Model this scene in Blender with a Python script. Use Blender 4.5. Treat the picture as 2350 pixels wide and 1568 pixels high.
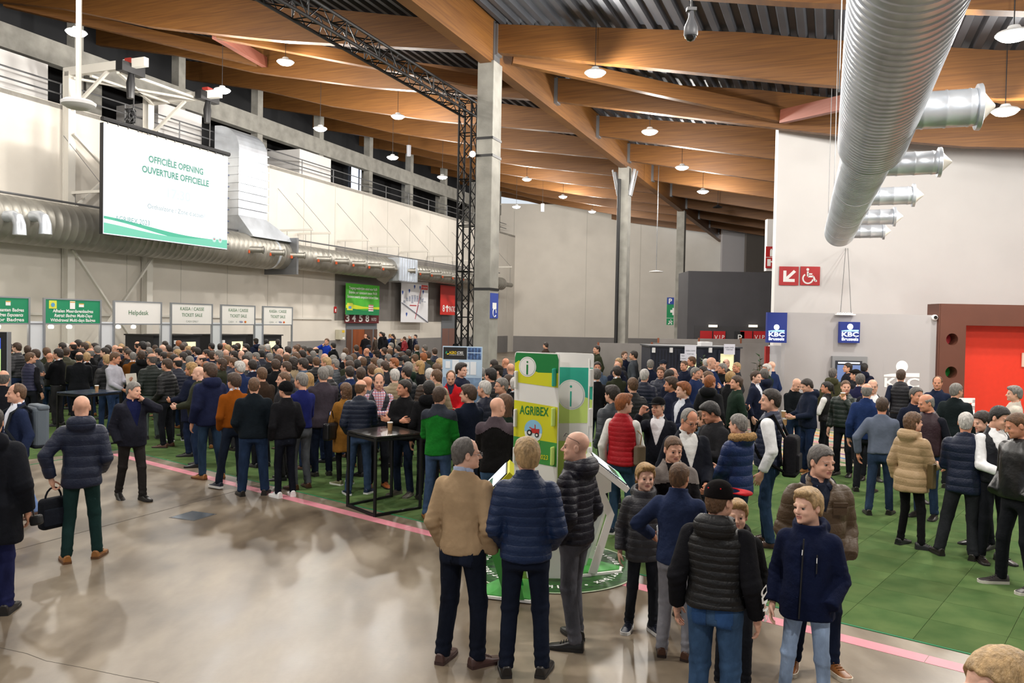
import bpy, bmesh, math, random
import numpy as np
from mathutils import Vector, Matrix

for o in list(bpy.data.objects):
    bpy.data.objects.remove(o)
scene = bpy.context.scene
C = scene.collection
R_ = math.radians

# ------------------------------------------------------------------ camera
F_PX, CAM_H = 1850.0, 2.65
PITCH, ROLL = math.atan(46 / 1850), 0.0185
_F = Vector((0, math.cos(PITCH), -math.sin(PITCH)))
_r0, _u0 = Vector((1, 0, 0)), Vector((0, math.sin(PITCH), math.cos(PITCH)))
_R = _r0 * math.cos(ROLL) + _u0 * math.sin(ROLL)
_U = -_r0 * math.sin(ROLL) + _u0 * math.cos(ROLL)
CAM = Vector((0, 0, CAM_H))
cam_data = bpy.data.cameras.new('camera')
cam = bpy.data.objects.new('camera', cam_data)
C.objects.link(cam)
cam_data.sensor_width = 36.0
cam_data.lens = F_PX / 2350 * 36.0
cam_data.clip_end = 400
M4 = Matrix.Identity(4)
for i in range(3):
    M4[i][0], M4[i][1], M4[i][2], M4[i][3] = _R[i], _U[i], -_F[i], CAM[i]
cam.matrix_world = M4
scene.camera = cam

# ------------------------------------------------------------------ light and exposure
world = bpy.data.worlds.new('world'); scene.world = world
world.use_nodes = True
bg = world.node_tree.nodes['Background']
bg.inputs['Color'].default_value = (0.86, 0.93, 1.0, 1)     # even overcast sky, admitted by leaving the unseen rear of the hall open
bg.inputs["Strength"].default_value = 0.75
scene.view_settings.view_transform = 'Standard'
scene.view_settings.look = 'None'
scene.view_settings.gamma = 1.0
scene.view_settings.use_curve_mapping = False
scene.view_settings.exposure = 0.22
LAMP_W = 780.0          # watts of each pendant high-bay lamp

# ------------------------------------------------------------------ pixel -> place
def ray(x, y):
    return (_F * F_PX + _R * (x - 1175) - _U * (y - 784)).normalized()
def at_z(x, y, z=0.0):
    d = ray(x, y); s = (z - CAM_H) / d.z
    return CAM + d * s
def at_y(x, y, Y):
    d = ray(x, y); return CAM + d * (Y / d.y)
def on_plane(x, y, p, nrm):
    d = ray(x, y); p = Vector(p); nrm = Vector(nrm)
    return CAM + d * ((p - CAM).dot(nrm) / d.dot(nrm))

# ------------------------------------------------------------------ materials
def lin(c):
    if isinstance(c, str):
        c = c.lstrip('#'); c = [int(c[i:i + 2], 16) / 255 for i in (0, 2, 4)]
    return tuple((v / 12.92 if v <= .04045 else ((v + .055) / 1.055) ** 2.4) for v in c) + (1,)
_mats = {}
def nd(nt, t, **k):
    n = nt.nodes.new(t)
    for a, b in k.items(): setattr(n, a, b)
    return n
def mat(name, col, rough=.6, metal=0.0, var=0.0, scale=8.0, bump=0.0, bscale=None, emit=None, estr=0.0,
        stretch=None, wave=None, coat=0.0, alpha=None, trans=0.0, spec=None, col2=None, obj_rand=0.0):
    """procedural principled material: noise colour variation, noise bump, optional quilt wave bump"""
    key = (name, str(col), rough, metal, var, bump, str(emit), wave)
    if key in _mats: return _mats[key]
    m = bpy.data.materials.new(name); m.use_nodes = True
    nt = m.node_tree; b = nt.nodes['Principled BSDF']
    c = lin(col)
    b.inputs['Base Color'].default_value = c
    b.inputs['Roughness'].default_value = rough
    b.inputs['Metallic'].default_value = metal
    if coat: b.inputs['Coat Weight'].default_value = coat
    if spec is not None: b.inputs['Specular IOR Level'].default_value = spec
    if trans: b.inputs['Transmission Weight'].default_value = trans
    if emit:
        b.inputs['Emission Color'].default_value = lin(emit); b.inputs['Emission Strength'].default_value = estr
    if var or bump or wave or obj_rand:
        tc = nd(nt, 'ShaderNodeTexCoord'); src = tc.outputs['Object']
        if stretch:
            mp = nd(nt, 'ShaderNodeMapping'); mp.inputs['Scale'].default_value = stretch
            nt.links.new(src, mp.inputs['Vector']); src = mp.outputs['Vector']
        nz = nd(nt, 'ShaderNodeTexNoise'); nz.inputs['Scale'].default_value = scale; nz.inputs['Detail'].default_value = 4
        nt.links.new(src, nz.inputs['Vector'])
        if var:
            mx = nd(nt, 'ShaderNodeMix', data_type='RGBA')
            d = lin(col2) if col2 else tuple(max(0, v * (1 - var)) for v in c[:3]) + (1,)
            e = c if col2 else tuple(min(1, v * (1 + var)) for v in c[:3]) + (1,)
            mx.inputs['A'].default_value = d; mx.inputs['B'].default_value = e
            rp = nd(nt, 'ShaderNodeMapRange'); rp.inputs['From Min'].default_value = .32; rp.inputs['From Max'].default_value = .68
            nt.links.new(nz.outputs['Fac'], rp.inputs['Value'])
            nt.links.new(rp.outputs['Result'], mx.inputs['Factor']); out = mx.outputs['Result']
            nt.links.new(out, b.inputs['Base Color'])
        if obj_rand:
            oi = nd(nt, 'ShaderNodeObjectInfo'); hs = nd(nt, 'ShaderNodeHueSaturation')
            mr = nd(nt, 'ShaderNodeMapRange'); mr.inputs['To Min'].default_value = 1 - obj_rand; mr.inputs['To Max'].default_value = 1 + obj_rand
            nt.links.new(oi.outputs['Random'], mr.inputs['Value']); nt.links.new(mr.outputs['Result'], hs.inputs['Value'])
            if var: nt.links.new(out, hs.inputs['Color'])
            else: hs.inputs['Color'].default_value = c
            nt.links.new(hs.outputs['Color'], b.inputs['Base Color'])
        hgt = None
        if bump:
            n2 = nd(nt, 'ShaderNodeTexNoise'); n2.inputs['Scale'].default_value = bscale or scale * 3; n2.inputs['Detail'].default_value = 3
            nt.links.new(src, n2.inputs['Vector']); hgt = n2.outputs['Fac']
            bp = nd(nt, 'ShaderNodeBump'); bp.inputs['Strength'].default_value = bump; bp.inputs['Distance'].default_value = .02
            nt.links.new(hgt, bp.inputs['Height']); nt.links.new(bp.outputs['Normal'], b.inputs['Normal'])
        if wave:
            wv = nd(nt, 'ShaderNodeTexWave', bands_direction='Z', wave_profile='SIN'); wv.inputs['Scale'].default_value = wave
            wv.inputs['Distortion'].default_value = .6; wv.inputs['Detail Scale'].default_value = 2
            nt.links.new(tc.outputs['Object'], wv.inputs['Vector'])
            b2 = nd(nt, 'ShaderNodeBump'); b2.inputs['Strength'].default_value = .55; b2.inputs['Distance'].default_value = .03
            nt.links.new(wv.outputs['Fac'], b2.inputs['Height'])
            if bump: nt.links.new(bp.outputs['Normal'], b2.inputs['Normal'])
            nt.links.new(b2.outputs['Normal'], b.inputs['Normal'])
    _mats[key] = m
    return m

# ------------------------------------------------------------------ mesh building
class MB:
    """collects shapes; build() links them as ONE mesh object"""
    def __init__(s): s.v, s.f, s.mi = [], [], []
    def add(s, vs, fs, mi=0):
        b = len(s.v); s.v += [tuple(v) for v in vs]; s.f += [tuple(i + b for i in f) for f in fs]; s.mi += [mi] * len(fs); return s
    def quad(s, a, b, c, d, mi=0): return s.add([a, b, c, d], [(0, 1, 2, 3)], mi)
    def obox(s, c, ex, ey, ez, mi=0):
        c, ex, ey, ez = Vector(c), Vector(ex), Vector(ey), Vector(ez)
        if ex.cross(ey).dot(ez) < 0: ex = -ex
        vs = [c + ex * i + ey * j + ez * k for k in (-.5, .5) for j in (-.5, .5) for i in (-.5, .5)]
        return s.add(vs, [(0, 2, 3, 1), (4, 5, 7, 6), (0, 1, 5, 4), (2, 6, 7, 3), (0, 4, 6, 2), (1, 3, 7, 5)], mi)
    def box(s, x0, x1, y0, y1, z0, z1, mi=0):
        return s.obox(((x0 + x1) / 2, (y0 + y1) / 2, (z0 + z1) / 2), (x1 - x0, 0, 0), (0, y1 - y0, 0), (0, 0, z1 - z0), mi)
    def bar(s, a, b, w, h=None, mi=0, up=(0, 0, 1)):
        a, b = Vector(a), Vector(b); d = b - a; h = h or w
        u = Vector(up)
        if abs(d.normalized().dot(u)) > .98: u = Vector((1, 0, 0))
        x = d.cross(u).normalized(); y = x.cross(d).normalized()
        return s.obox((a + b) / 2, x * w, y * h, d, mi)
    def tube(s, pts, r, n=10, mi=0, cap=True):
        pts = [Vector(p) for p in pts]; rs = r if isinstance(r, (list, tuple)) else [r] * len(pts)
        d0 = (pts[1] - pts[0]).normalized(); u = Vector((0, 0, 1)) if abs(d0.z) < .9 else Vector((1, 0, 0))
        x = d0.cross(u).normalized(); vs = []; fs = []
        for i, p in enumerate(pts):
            d = ((pts[min(i + 1, len(pts) - 1)] - pts[max(i - 1, 0)])).normalized()
            x = (x - d * x.dot(d)).normalized(); y = d.cross(x)
            for k in range(n):
                t = 2 * math.pi * k / n; vs.append(p + (x * math.cos(t) + y * math.sin(t)) * rs[i])
        for i in range(len(pts) - 1):
            for k in range(n):
                k2 = (k + 1) % n; fs.append((i * n + k, i * n + k2, (i + 1) * n + k2, (i + 1) * n + k))
        if cap:
            fs.append(tuple(range(n))[::-1]); fs.append(tuple((len(pts) - 1) * n + k for k in range(n)))
        return s.add(vs, fs, mi)
    def lathe(s, prof, o=(0, 0, 0), n=24, mi=0, axis=None):
        o = Vector(o); vs = []; fs = []
        for r, z in prof:
            for k in range(n):
                t = 2 * math.pi * k / n; vs.append((r * math.cos(t), r * math.sin(t), z))
        for i in range(len(prof) - 1):
            for k in range(n):
                k2 = (k + 1) % n; fs.append((i * n + k, i * n + k2, (i + 1) * n + k2, (i + 1) * n + k))
        if prof[0][0] > 1e-6 and prof[0] == prof[-1]: pass
        else: fs.append(tuple(range(n))[::-1]); fs.append(tuple((len(prof) - 1) * n + k for k in range(n)))
        q = Vector((0, 0, 1)).rotation_difference(Vector(axis)) if axis is not None else None
        vs = [(q @ Vector(v) if q else Vector(v)) + o for v in vs]
        return s.add(vs, fs, mi)
    def prism(s, poly, e1, e2, o, th, mi=0):
        """2D polygon (e1,e2 axes at origin o) extruded by vector th; front cap lies at o"""
        o, e1, e2, th = Vector(o), Vector(e1), Vector(e2), Vector(th); n = len(poly)
        vs = [o + e1 * a + e2 * b for a, b in poly]; vs += [v + th for v in vs]
        area = sum(poly[i][0] * poly[(i + 1) % n][1] - poly[(i + 1) % n][0] * poly[i][1] for i in range(n))
        flip = (area > 0) == (e1.cross(e2).dot(th) > 0)
        f = [tuple(range(n)), tuple(range(n, 2 * n))[::-1]] + [(i, i + n, (i + 1) % n + n, (i + 1) % n) for i in range(n)]
        if flip: f = [q[::-1] for q in f]
        return s.add(vs, f, mi)
    def build(s, name, mats, parent=None, smooth=False, loc=None):
        me = bpy.data.meshes.new(name); me.from_pydata(s.v, [], s.f); me.update()
        mats = mats if isinstance(mats, (list, tuple)) else [mats]
        for m in mats: me.materials.append(m)
        if len(mats) > 1: me.polygons.foreach_set('material_index', s.mi)
        if smooth: me.polygons.foreach_set('use_smooth', [True] * len(me.polygons)); me.set_sharp_from_angle(angle=.62)
        o = bpy.data.objects.new(name, me); C.objects.link(o)
        if loc is not None: o.location = loc
        if parent is not None:
            o.parent = parent
            if loc is None: o.matrix_parent_inverse = parent.matrix_basis.inverted()
        return o
def tag(o, label=None, cat=None, group=None, kind=None):
    if label: o['label'] = label
    if cat: o['category'] = cat
    if group: o['group'] = group
    if kind: o['kind'] = kind
    return o
def thing(name, loc, label, cat, group=None, rz=0.0):
    o = bpy.data.objects.new(name, None); C.objects.link(o); o.location = loc; o.rotation_euler = (0, 0, rz)
    o.empty_display_size = .2
    return tag(o, label, cat, group)
def struct(o): o['kind'] = 'structure'; return o
def bevel(o, w, seg=2):
    m = o.modifiers.new('bevel', 'BEVEL'); m.width = w; m.segments = seg; m.limit_method = 'ANGLE'; return o
def text_mesh(name, s, o, e1, e2, h, m, parent=None, width=None, align='CENTER', bold=0.0, lift=.003, shear=0.0):
    """flat lettering: o = anchor on the baseline, e1 reading direction, e2 up; h = capital height in metres"""
    cu = bpy.data.curves.new(name, 'FONT'); cu.body = s; cu.align_x = align; cu.resolution_u = 3; cu.offset = bold; cu.shear = shear
    cu.size = 1.0; cu.space_line = 1.0
    t = bpy.data.objects.new(name, cu); C.objects.link(t)
    bpy.context.view_layer.update()
    me = bpy.data.meshes.new_from_object(t.evaluated_get(bpy.context.evaluated_depsgraph_get()))
    bpy.data.objects.remove(t); bpy.data.curves.remove(cu)
    e1, e2, o = Vector(e1).normalized(), Vector(e2).normalized(), Vector(o)
    nrm = e1.cross(e2)
    co = np.zeros(len(me.vertices) * 3); me.vertices.foreach_get('co', co); co = co.reshape(-1, 3)
    k = h / .70
    w0 = (co[:, 0].max() - co[:, 0].min()) if len(co) else 1
    kx = k if width is None else width / w0
    out = np.array(o)[None] + co[:, :1] * kx * np.array(e1) + co[:, 1:2] * k * np.array(e2) + lift * np.array(nrm)
    me.vertices.foreach_set('co', out.ravel()); me.update(); me.name = name
    me.materials.clear(); me.materials.append(m)
    ob = bpy.data.objects.new(name, me); C.objects.link(ob)
    if parent is not None:
        ob.parent = parent; ob.matrix_parent_inverse = parent.matrix_basis.inverted()
    return ob
# ------------------------------------------------------------------ the hall (t across, u along the hall, z up)
EX = Vector((.3696, .9292, 0)); NX = Vector((.9292, -.3696, 0)); UP = Vector((0, 0, 1)); O0 = Vector((-.77, 23.24, 0))
def B(t, u, z=0.0): return O0 + NX * t + EX * u + UP * z
def tu(p): d = Vector(p) - O0; return d.dot(NX), d.dot(EX)
def on_t(x, y, t): return on_plane(x, y, B(t, 0), NX)
def lerp_tab(tab, x):
    xs = [a for a, _ in tab]
    return float(np.interp(x, xs, [b for _, b in tab]))
ROOF = [(-28, 15.6), (-22.4, 14.76), (-16.8, 13.64), (-12.6, 12.49), (-7.3, 11.43), (0, 10.31), (8.7, 8.6), (12.6, 7.94), (19.6, 7.34), (33, 6.9)]
DEEP = [(-28, .84), (-16.8, .98), (-8.4, 1.19), (0, .78), (7, 1.12), (14, 1.05), (33, .84)]
def zr(t): return lerp_tab(ROOF, t)
def zd(t): return zr(t) + lerp_tab(DEEP, t)

M_wall = mat('wall_paint_cream', '#d3cdc3', .75, var=.04, scale=.7, bump=.03, bscale=40)
M_wall2 = mat('wall_paint_white', '#dddbd9', .8, var=.03, scale=.6, bump=.03, bscale=40)
M_grey = mat('wall_paint_grey', '#7f7c7a', .8, var=.05, scale=1)
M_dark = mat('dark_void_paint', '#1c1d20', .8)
M_dgrey = mat('anthracite_panel', '#424145', .7, var=.05, scale=2)
M_conc = mat('cast_concrete', '#8e8c85', .85, var=.18, scale=2.2, bump=.12, bscale=22)
M_wood = mat('glulam_timber', '#7a5021', .55, var=.22, scale=3.0, bump=.05, stretch=(.25, .25, 9), col2='#623c17')
M_wood_pinklit = mat('glulam_timber_pinklit', '#9a5a48', .55, var=.18, scale=3.0, bump=.05, stretch=(.25, .25, 9), col2='#8f4f3c')  # same timber, with the pinkish light on some braces painted into its colour
M_deck = mat('galvanised_roof_sheet', '#4c4f55', .5, .45, var=.15, scale=.8)
M_galv = mat('galvanised_duct_steel', '#ced4dc', .3, .55, var=.12, scale=1.6)
M_galv2 = mat('dusty_galvanised_steel', '#928f87', .45, .6, var=.15, scale=1.4)
M_steelw = mat('white_painted_steel', '#d3cfc6', .5)
M_steelg = mat('grey_steel', '#77787a', .45, .6)
M_black = mat('black_painted_steel', '#141416', .45, .3)
M_blackp = mat('black_plastic', '#151517', .5)
M_alu = mat('aluminium_profile', '#a9adb3', .38, .8)
M_whitep = mat('white_panel', '#e9e9ea', .5)
M_lampon = mat('lamp_glow', '#ffffff', .5, emit='#fff6e6', estr=38)
M_bulb = mat('spot_glow', '#ffffff', .5, emit='#fff6e6', estr=14)
def white_text(): return mat('white_print', '#f4f4f2', .6)

# floor -------------------------------------------------------------
def floor_mat():
    m = bpy.data.materials.new('polished_concrete_floor'); m.use_nodes = True; nt = m.node_tree; b = nt.nodes['Principled BSDF']
    tc = nd(nt, 'ShaderNodeTexCoord'); L = nt.links.new
    def noise(s, d=5, dist=0.0, stretch=None):
        n = nd(nt, 'ShaderNodeTexNoise'); n.inputs['Scale'].default_value = s; n.inputs['Detail'].default_value = d; n.inputs['Distortion'].default_value = dist
        if stretch:
            mp = nd(nt, 'ShaderNodeMapping'); mp.inputs['Scale'].default_value = stretch; mp.inputs['Rotation'].default_value = (0, 0, .68)
            L(tc.outputs['Object'], mp.inputs['Vector']); L(mp.outputs['Vector'], n.inputs['Vector'])
        else: L(tc.outputs['Object'], n.inputs['Vector'])
        return n
    n1, n2, n3 = noise(.45, 8, 0), noise(2.4, 9, 0, (1, .4, 1)), noise(24, 3)
    r = nd(nt, 'ShaderNodeValToRGB'); e = r.color_ramp.elements
    e[0].position, e[0].color = .36, lin('#53483c'); e[1].position, e[1].color = .64, lin('#988b79')
    x = e.new(.5); x.color = lin('#786b5a')
    mx = nd(nt, 'ShaderNodeMix', data_type='FLOAT'); mx.inputs['Factor'].default_value = .5
    L(n1.outputs['Fac'], mx.inputs['A']); L(n2.outputs['Fac'], mx.inputs['B']); L(mx.outputs['Result'], r.inputs['Fac'])
    L(r.outputs['Color'], b.inputs['Base Color'])
    mr = nd(nt, 'ShaderNodeMapRange'); mr.inputs['From Min'].default_value = .3; mr.inputs['From Max'].default_value = .7
    mr.inputs['To Min'].default_value = .30; mr.inputs['To Max'].default_value = .40
    L(n2.outputs['Fac'], mr.inputs['Value']); L(mr.outputs['Result'], b.inputs['Roughness'])
    bp = nd(nt, 'ShaderNodeBump'); bp.inputs['Strength'].default_value = .05; bp.inputs['Distance'].default_value = .01
    L(n3.outputs['Fac'], bp.inputs['Height']); L(bp.outputs['Normal'], b.inputs['Normal'])
    b.inputs['Specular IOR Level'].default_value = .6
    return m
fl = struct(MB().box(-45, 55, -16, 90, -.2, 0).build('floor', floor_mat()))
m_joint = mat('joint_sealant', '#4a433c', .8)
def strip(name, pts, w, h, m, parent):
    mb = MB()
    for a, b2 in zip(pts[:-1], pts[1:]):
        a, b2 = Vector(a), Vector(b2); d = (b2 - a); s = Vector((-d.y, d.x, 0)).normalized() * w
        mb.obox((a + b2) / 2 + Vector((0, 0, h / 2)), d, s, (0, 0, h))
    return mb.build(name, m, parent)
strip('floor_joint', [at_z(-300, 1352), at_z(0, 1272), at_z(430, 1157), at_z(540, 1128), at_z(620, 1105)], .014, .0015, m_joint, fl)
crack = [at_z(x, y) for x, y in ((0, 1487), (60, 1500), (105, 1517), (190, 1533), (285, 1553), (360, 1566), (420, 1590))]
strip('floor_crack', crack, .005, .001, m_joint, fl)
# galvanised floor hatch
hq = [at_z(*q) for q in ((410, 1186), (440, 1178), (475, 1182), (447, 1192))]
hc = sum((Vector(q) for q in hq), Vector()) / 4
ht = thing('floor_hatch', hc, 'square metal hatch plate set flush in the concrete floor', 'floor hatch')
MB().obox(hc + UP * .001, EX * .42, NX * .42, UP * .003).build('frame', mat('hatch_frame', '#5b5a58', .5, .5), ht)
MB().obox(hc + UP * .003, EX * .38, NX * .38, UP * .003).build('plate', mat('hatch_plate', '#9fa6ad', .22, .8), ht)

# pink floor stripe
PD = Vector((11.17, -9.05, 0)).normalized(); PN = Vector((-PD.y, PD.x, 0))       # PN points towards the carpet
P0 = Vector((-7.5, 15.22, 0))
m_pink = mat('pink_floor_tape', '#d98a97', .45, var=.08, scale=3)
ps = MB()
for i in range(9):
    a = P0 + PD * (i * 2.0); ps.obox(a + PD * .997 + UP * .001, PD * 1.994, PN * .17, UP * .002)
pk = ps.build('floor_stripe', m_pink); tag(pk, 'long pink tape stripe on the concrete along the green carpet', 'floor stripe')

# carpet tiles: parts of the green carpet
KC = Vector((-7.62, 15.78, 0)); TS = .62
m_carp = mat('green_carpet_tile', '#586c40', .95, var=.25, scale=2.2, bump=.25, bscale=260, obj_rand=.15, spec=.1, col2='#3f5a31')
m_trimc = mat('carpet_edge_green', '#1d7a4a', .7)
carpet = MB().obox(KC + PD * 8.5 + PN * (-.012) + UP * .003, PD * 17, PN * .024, UP * .006).build('floor_carpet', m_trimc); struct(carpet)
MB().obox(KC - EX * 4.0 + UP * .003, EX * 8.0, NX * .024, UP * .006).build('edge_strip', m_trimc, carpet)
tile = MB(); a = TS / 2 - .0008
tile.add([(-a, -a, 0), (a, -a, 0), (a, a, 0), (-a, a, 0), (-a + .0015, -a + .0015, .007), (a - .0015, -a + .0015, .007), (a - .0015, a - .0015, .007), (-a + .0015, a - .0015, .007)],
         [(4, 5, 6, 7), (0, 1, 5, 4), (1, 2, 6, 5), (2, 3, 7, 6), (3, 0, 4, 7)])
tmesh = tile.build('carpet_tile', m_carp); tme = tmesh.data; bpy.data.objects.remove(tmesh)
spots = []
LN = Vector((EX.y, -EX.x, 0))                   # right of the left edge
for i in range(-24, 30):
    for j in range(0, 40):
        c = KC + PD * ((i + .5) * TS) + PN * ((j + .5) * TS)
        if i < 0 and (c - KC).dot(NX) > -TS * .55 and (c - KC).dot(EX) < 0: continue
        t, u = tu(c)
        if t < -16 or u > 8 or c.x > 12 or (c.x > 4.2 and c.y > 16.2): continue
        spots.append((c.length, c))
# tiles left of the corner that lie nearer the camera than the extended edge line
for i in range(-16, 0):
    for j in range(-12, 0):
        c = KC + PD * ((i + .5) * TS) + PN * ((j + .5) * TS)
        if (c - KC).dot(NX) < -TS * .55 and tu(c)[0] > -16: spots.append((c.length, c))
spots.sort(key=lambda s: s[0])
rz = math.atan2(PD.y, PD.x)
vis = [s for s in spots if s[1].y > 1.5 and abs(s[1].x) < s[1].y * .68 + .6]
hid = [s for s in spots if not (s[1].y > 1.5 and abs(s[1].x) < s[1].y * .68 + .6)]
for k, (d, c) in enumerate(vis[:300]):
    o = bpy.data.objects.new('carpet_tile', tme); C.objects.link(o); o.location = c; o.rotation_euler = (0, 0, rz + (math.pi / 2) * (k % 2)); o.parent = carpet
rest = MB(); cr, sr = math.cos(rz), math.sin(rz)
for d, c in vis[300:] + hid:
    vs = [(c.x + v.co.x * cr - v.co.y * sr, c.y + v.co.x * sr + v.co.y * cr, v.co.z) for v in tme.vertices]
    rest.add(vs, [tuple(p.vertices) for p in tme.polygons])
rs = rest.build('carpet_tile', mat('green_carpet_tile_far', '#4f6539', .95, var=.2, scale=1.3, bump=.2, bscale=200, spec=.1), carpet); rs['kind'] = 'stuff'

# rainbow striped carpet by the bank counter: each stripe a strip
rb = MB().box(3.4, 16, 15.32, 20.9, 0, .010).build('floor_striped_rug', mat('rug_beige', '#b9aa94', .9, var=.1)); struct(rb)
cols = ['#c9543a', '#e3b23c', '#4f8f4a', '#3f78b5', '#7a4a8f', '#c9b79c', '#d77f9a', '#4aa3a8']
for k in range(26):
    x0 = 3.6 + k * .45
    MB().obox((x0 + .9, 18.1, .011), (.09, .02, 0), (-2.4, 5.2, 0), (0, 0, .004)).build('rug_stripe', mat('rug_stripe_' + str(k % 8), cols[k % 8], .9), rb)

# left wall -----------------------------------------------------------
TW = -16.87; ZW = 10.21
wl = MB().obox(B(TW - .15, 3, ZW / 2), NX * .3, EX * 84, UP * ZW).build('wall_left', M_wall); struct(wl)
m_seam = mat('panel_seam', '#b7b3aa', .8)
for k in range(-6, 16):
    MB().obox(B(TW + .004, k * 2.87, 6.3), NX * .01, EX * .025, UP * 7.6).build('panel_seam', m_seam, wl)
MB().obox(B(TW + .03, -11, 2.61), NX * .08, EX * 56, UP * .1).build('ledge', M_steelw, wl)
# painted fields above the far doors, wainscot
uA, uB = tu(on_t(768, 690, TW))[1], tu(on_t(1062, 690, TW))[1]
zt = on_t(905, 640, TW).z; zb = on_t(905, 737, TW).z
MB().obox(B(TW + .01, (uA + uB) / 2, (zt + 1.4 + zb) / 2), NX * .02, EX * (uB - uA), UP * (zt + 1.4 - zb)).build('grey_field', mat('wall_grey_field', '#77736f', .8, var=.05, scale=1), wl)
u0w = tu(on_t(660, 787, TW))[1]
MB().obox(B(TW + .012, (u0w + 43.4) / 2, .7), NX * .024, EX * (43.4 - u0w), UP * 1.4).build('wainscot', M_grey, wl)
# end wall and its grey base
A1, A2 = B(TW, 44.8), Vector((18.9, 70.7, 0))
A1 = A1 - (A2 - A1).normalized() * 9.0
dE = (A2 - A1); nE = Vector((dE.y, -dE.x, 0)).normalized()
we = MB().obox((A1 + A2) / 2 - nE * .15 + UP * 6.5, dE, nE * .3, UP * 13).build('wall_end', M_wall); struct(we)
MB().obox((A1 + A2) / 2 + nE * .02 + UP * .69, dE, nE * .04, UP * 1.38).build('wainscot', M_grey, we)
for f in (.12, .32, .55, .72):
    MB().obox(A1 + dE * f + nE * .004 + UP * 6.9, dE.normalized() * .04, nE * .012, UP * 11).build('panel_seam', m_seam, we)

# gallery above the left wall
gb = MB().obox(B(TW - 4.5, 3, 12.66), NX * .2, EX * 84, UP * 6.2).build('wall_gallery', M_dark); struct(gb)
gf = MB().obox(B(TW - 2.25, 3, ZW - .1), NX * 4.5, EX * 84, UP * .16).build('floor_gallery', M_conc); struct(gf)
ge = MB().obox(B(TW - 1.4, 3, 12.41), NX * .42, EX * 84, UP * .87).build('trim_1', M_conc); struct(ge); ge['label'] = 'concrete edge beam above the gallery'
for k in range(-4, 9):
    c = MB().obox(B(TW - 1.47, k * 5.32 + 1.7, 12.2), NX * .42, EX * .4, UP * 4.2).build('gallery_post', M_conc, ge)
    c = MB().obox(B(TW - 2.8, k * 5.32 + 3.6, 11.8), NX * .28, EX * .77, UP * 3.2).build('gallery_pier', M_conc, ge)
def gal_box(px0, px1, name='gallery_cabinet'):
    a, b = tu(on_t(px0, 330, TW - .84))[1], tu(on_t(px1, 330, TW - .84))[1]
    MB().obox(B(TW - 2.1, (a + b) / 2, ZW + .77), NX * 2.4, EX * (b - a), UP * 1.6).build(name, M_wall2, gf)
gal_box(-80, 112); gal_box(365, 465); gal_box(690, 762)
pw = on_t(830, 408, TW - 4.1)
wn = MB().obox(B(TW - 4.36, tu(pw)[1], pw.z), NX * .04, EX * 2.1, UP * 1.8).build('window_1', mat('daylight_glass', '#dfe8f5', .2, emit='#dbe8ff', estr=2.2)); struct(wn)
for s in (-1.05, 0, 1.05): MB().obox(B(TW - 4.32, tu(pw)[1] + s, pw.z), NX * .06, EX * .11, UP * 1.8).build('window_frame', M_dgrey, wn)
rl = thing('gallery_railing', B(TW - .1, 2, ZW), 'grey tubular steel railing along the gallery above the white wall', 'railing')
for z in (.4, .78): MB().tube([B(TW - .14, -28, ZW + z), B(TW - .14, 43, ZW + z)], .03, 6).build('rail', M_steelg, rl)
for k in range(-10, 15): MB().tube([B(TW - .14, k * 2.87, ZW - .02), B(TW - .14, k * 2.87, ZW + .79)], .028, 6).build('post', M_steelg, rl)

# roof ---------------------------------------------------------------
UR = [k * 5.32 for k in range(-8, 10)]
bh = .28
def rafter(u):
    mb = MB(); ts = np.linspace(-24, 31, 40)
    vs = []
    for t in ts:
        for du in (-bh / 2, bh / 2):
            vs += [B(t, u + du, zr(t)), B(t, u + du, zd(t))]
    fs = []
    for i in range(len(ts) - 1):
        a, b = i * 4, i * 4 + 4
        fs += [(a, a + 1, b + 1, b), (a + 2, b + 2, b + 3, a + 3), (a, b, b + 2, a + 2), (a + 1, a + 3, b + 3, b + 1)]
    fs += [(0, 2, 3, 1), (len(vs) - 4, len(vs) - 3, len(vs) - 1, len(vs) - 2)]
    return mb.add(vs, fs)
ce = None
for i, u in enumerate(UR):
    m = M_wood
    o = rafter(u).build('roof_beam', m); struct(o)
# steel shoes where the rafters hang on the girder
for i in range(len(UR) - 1):
    mb = MB(); u0, u1 = UR[i], UR[i + 1]; vs = []; fs = []; pit = .42
    n = int(55 / pit)
    for k in range(n):
        t = -24 + k * pit
        for dt, dz in ((0, 0), (.154, 0), (.21, .126), (.364, .126)):
            z = zd(t + dt) + dz; vs += [B(t + dt, u0, z), B(t + dt, u1, z)]
    for k in range(len(vs) // 2 - 1):
        fs.append((2 * k, 2 * k + 1, 2 * k + 3, 2 * k + 2))
    o = mb.add(vs, fs).build('ceiling' if ce is None else 'roof_sheet', M_deck, ce)
    if ce is None: ce = struct(o)
gd = MB().obox(B(0, 8, 10.64), NX * .34, EX * 90, UP * 1.4).build('roof_beam', M_wood); struct(gd); gd['label'] = 'main timber girder carried by the concrete columns'
for u in UR:
    if u > -17:
        for s in (-1, 1): MB().obox(B(s * .22, u, zr(s * .22) + .36), NX * .14, EX * .36, UP * .87).build('beam_shoe', M_steelg, gd)
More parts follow.
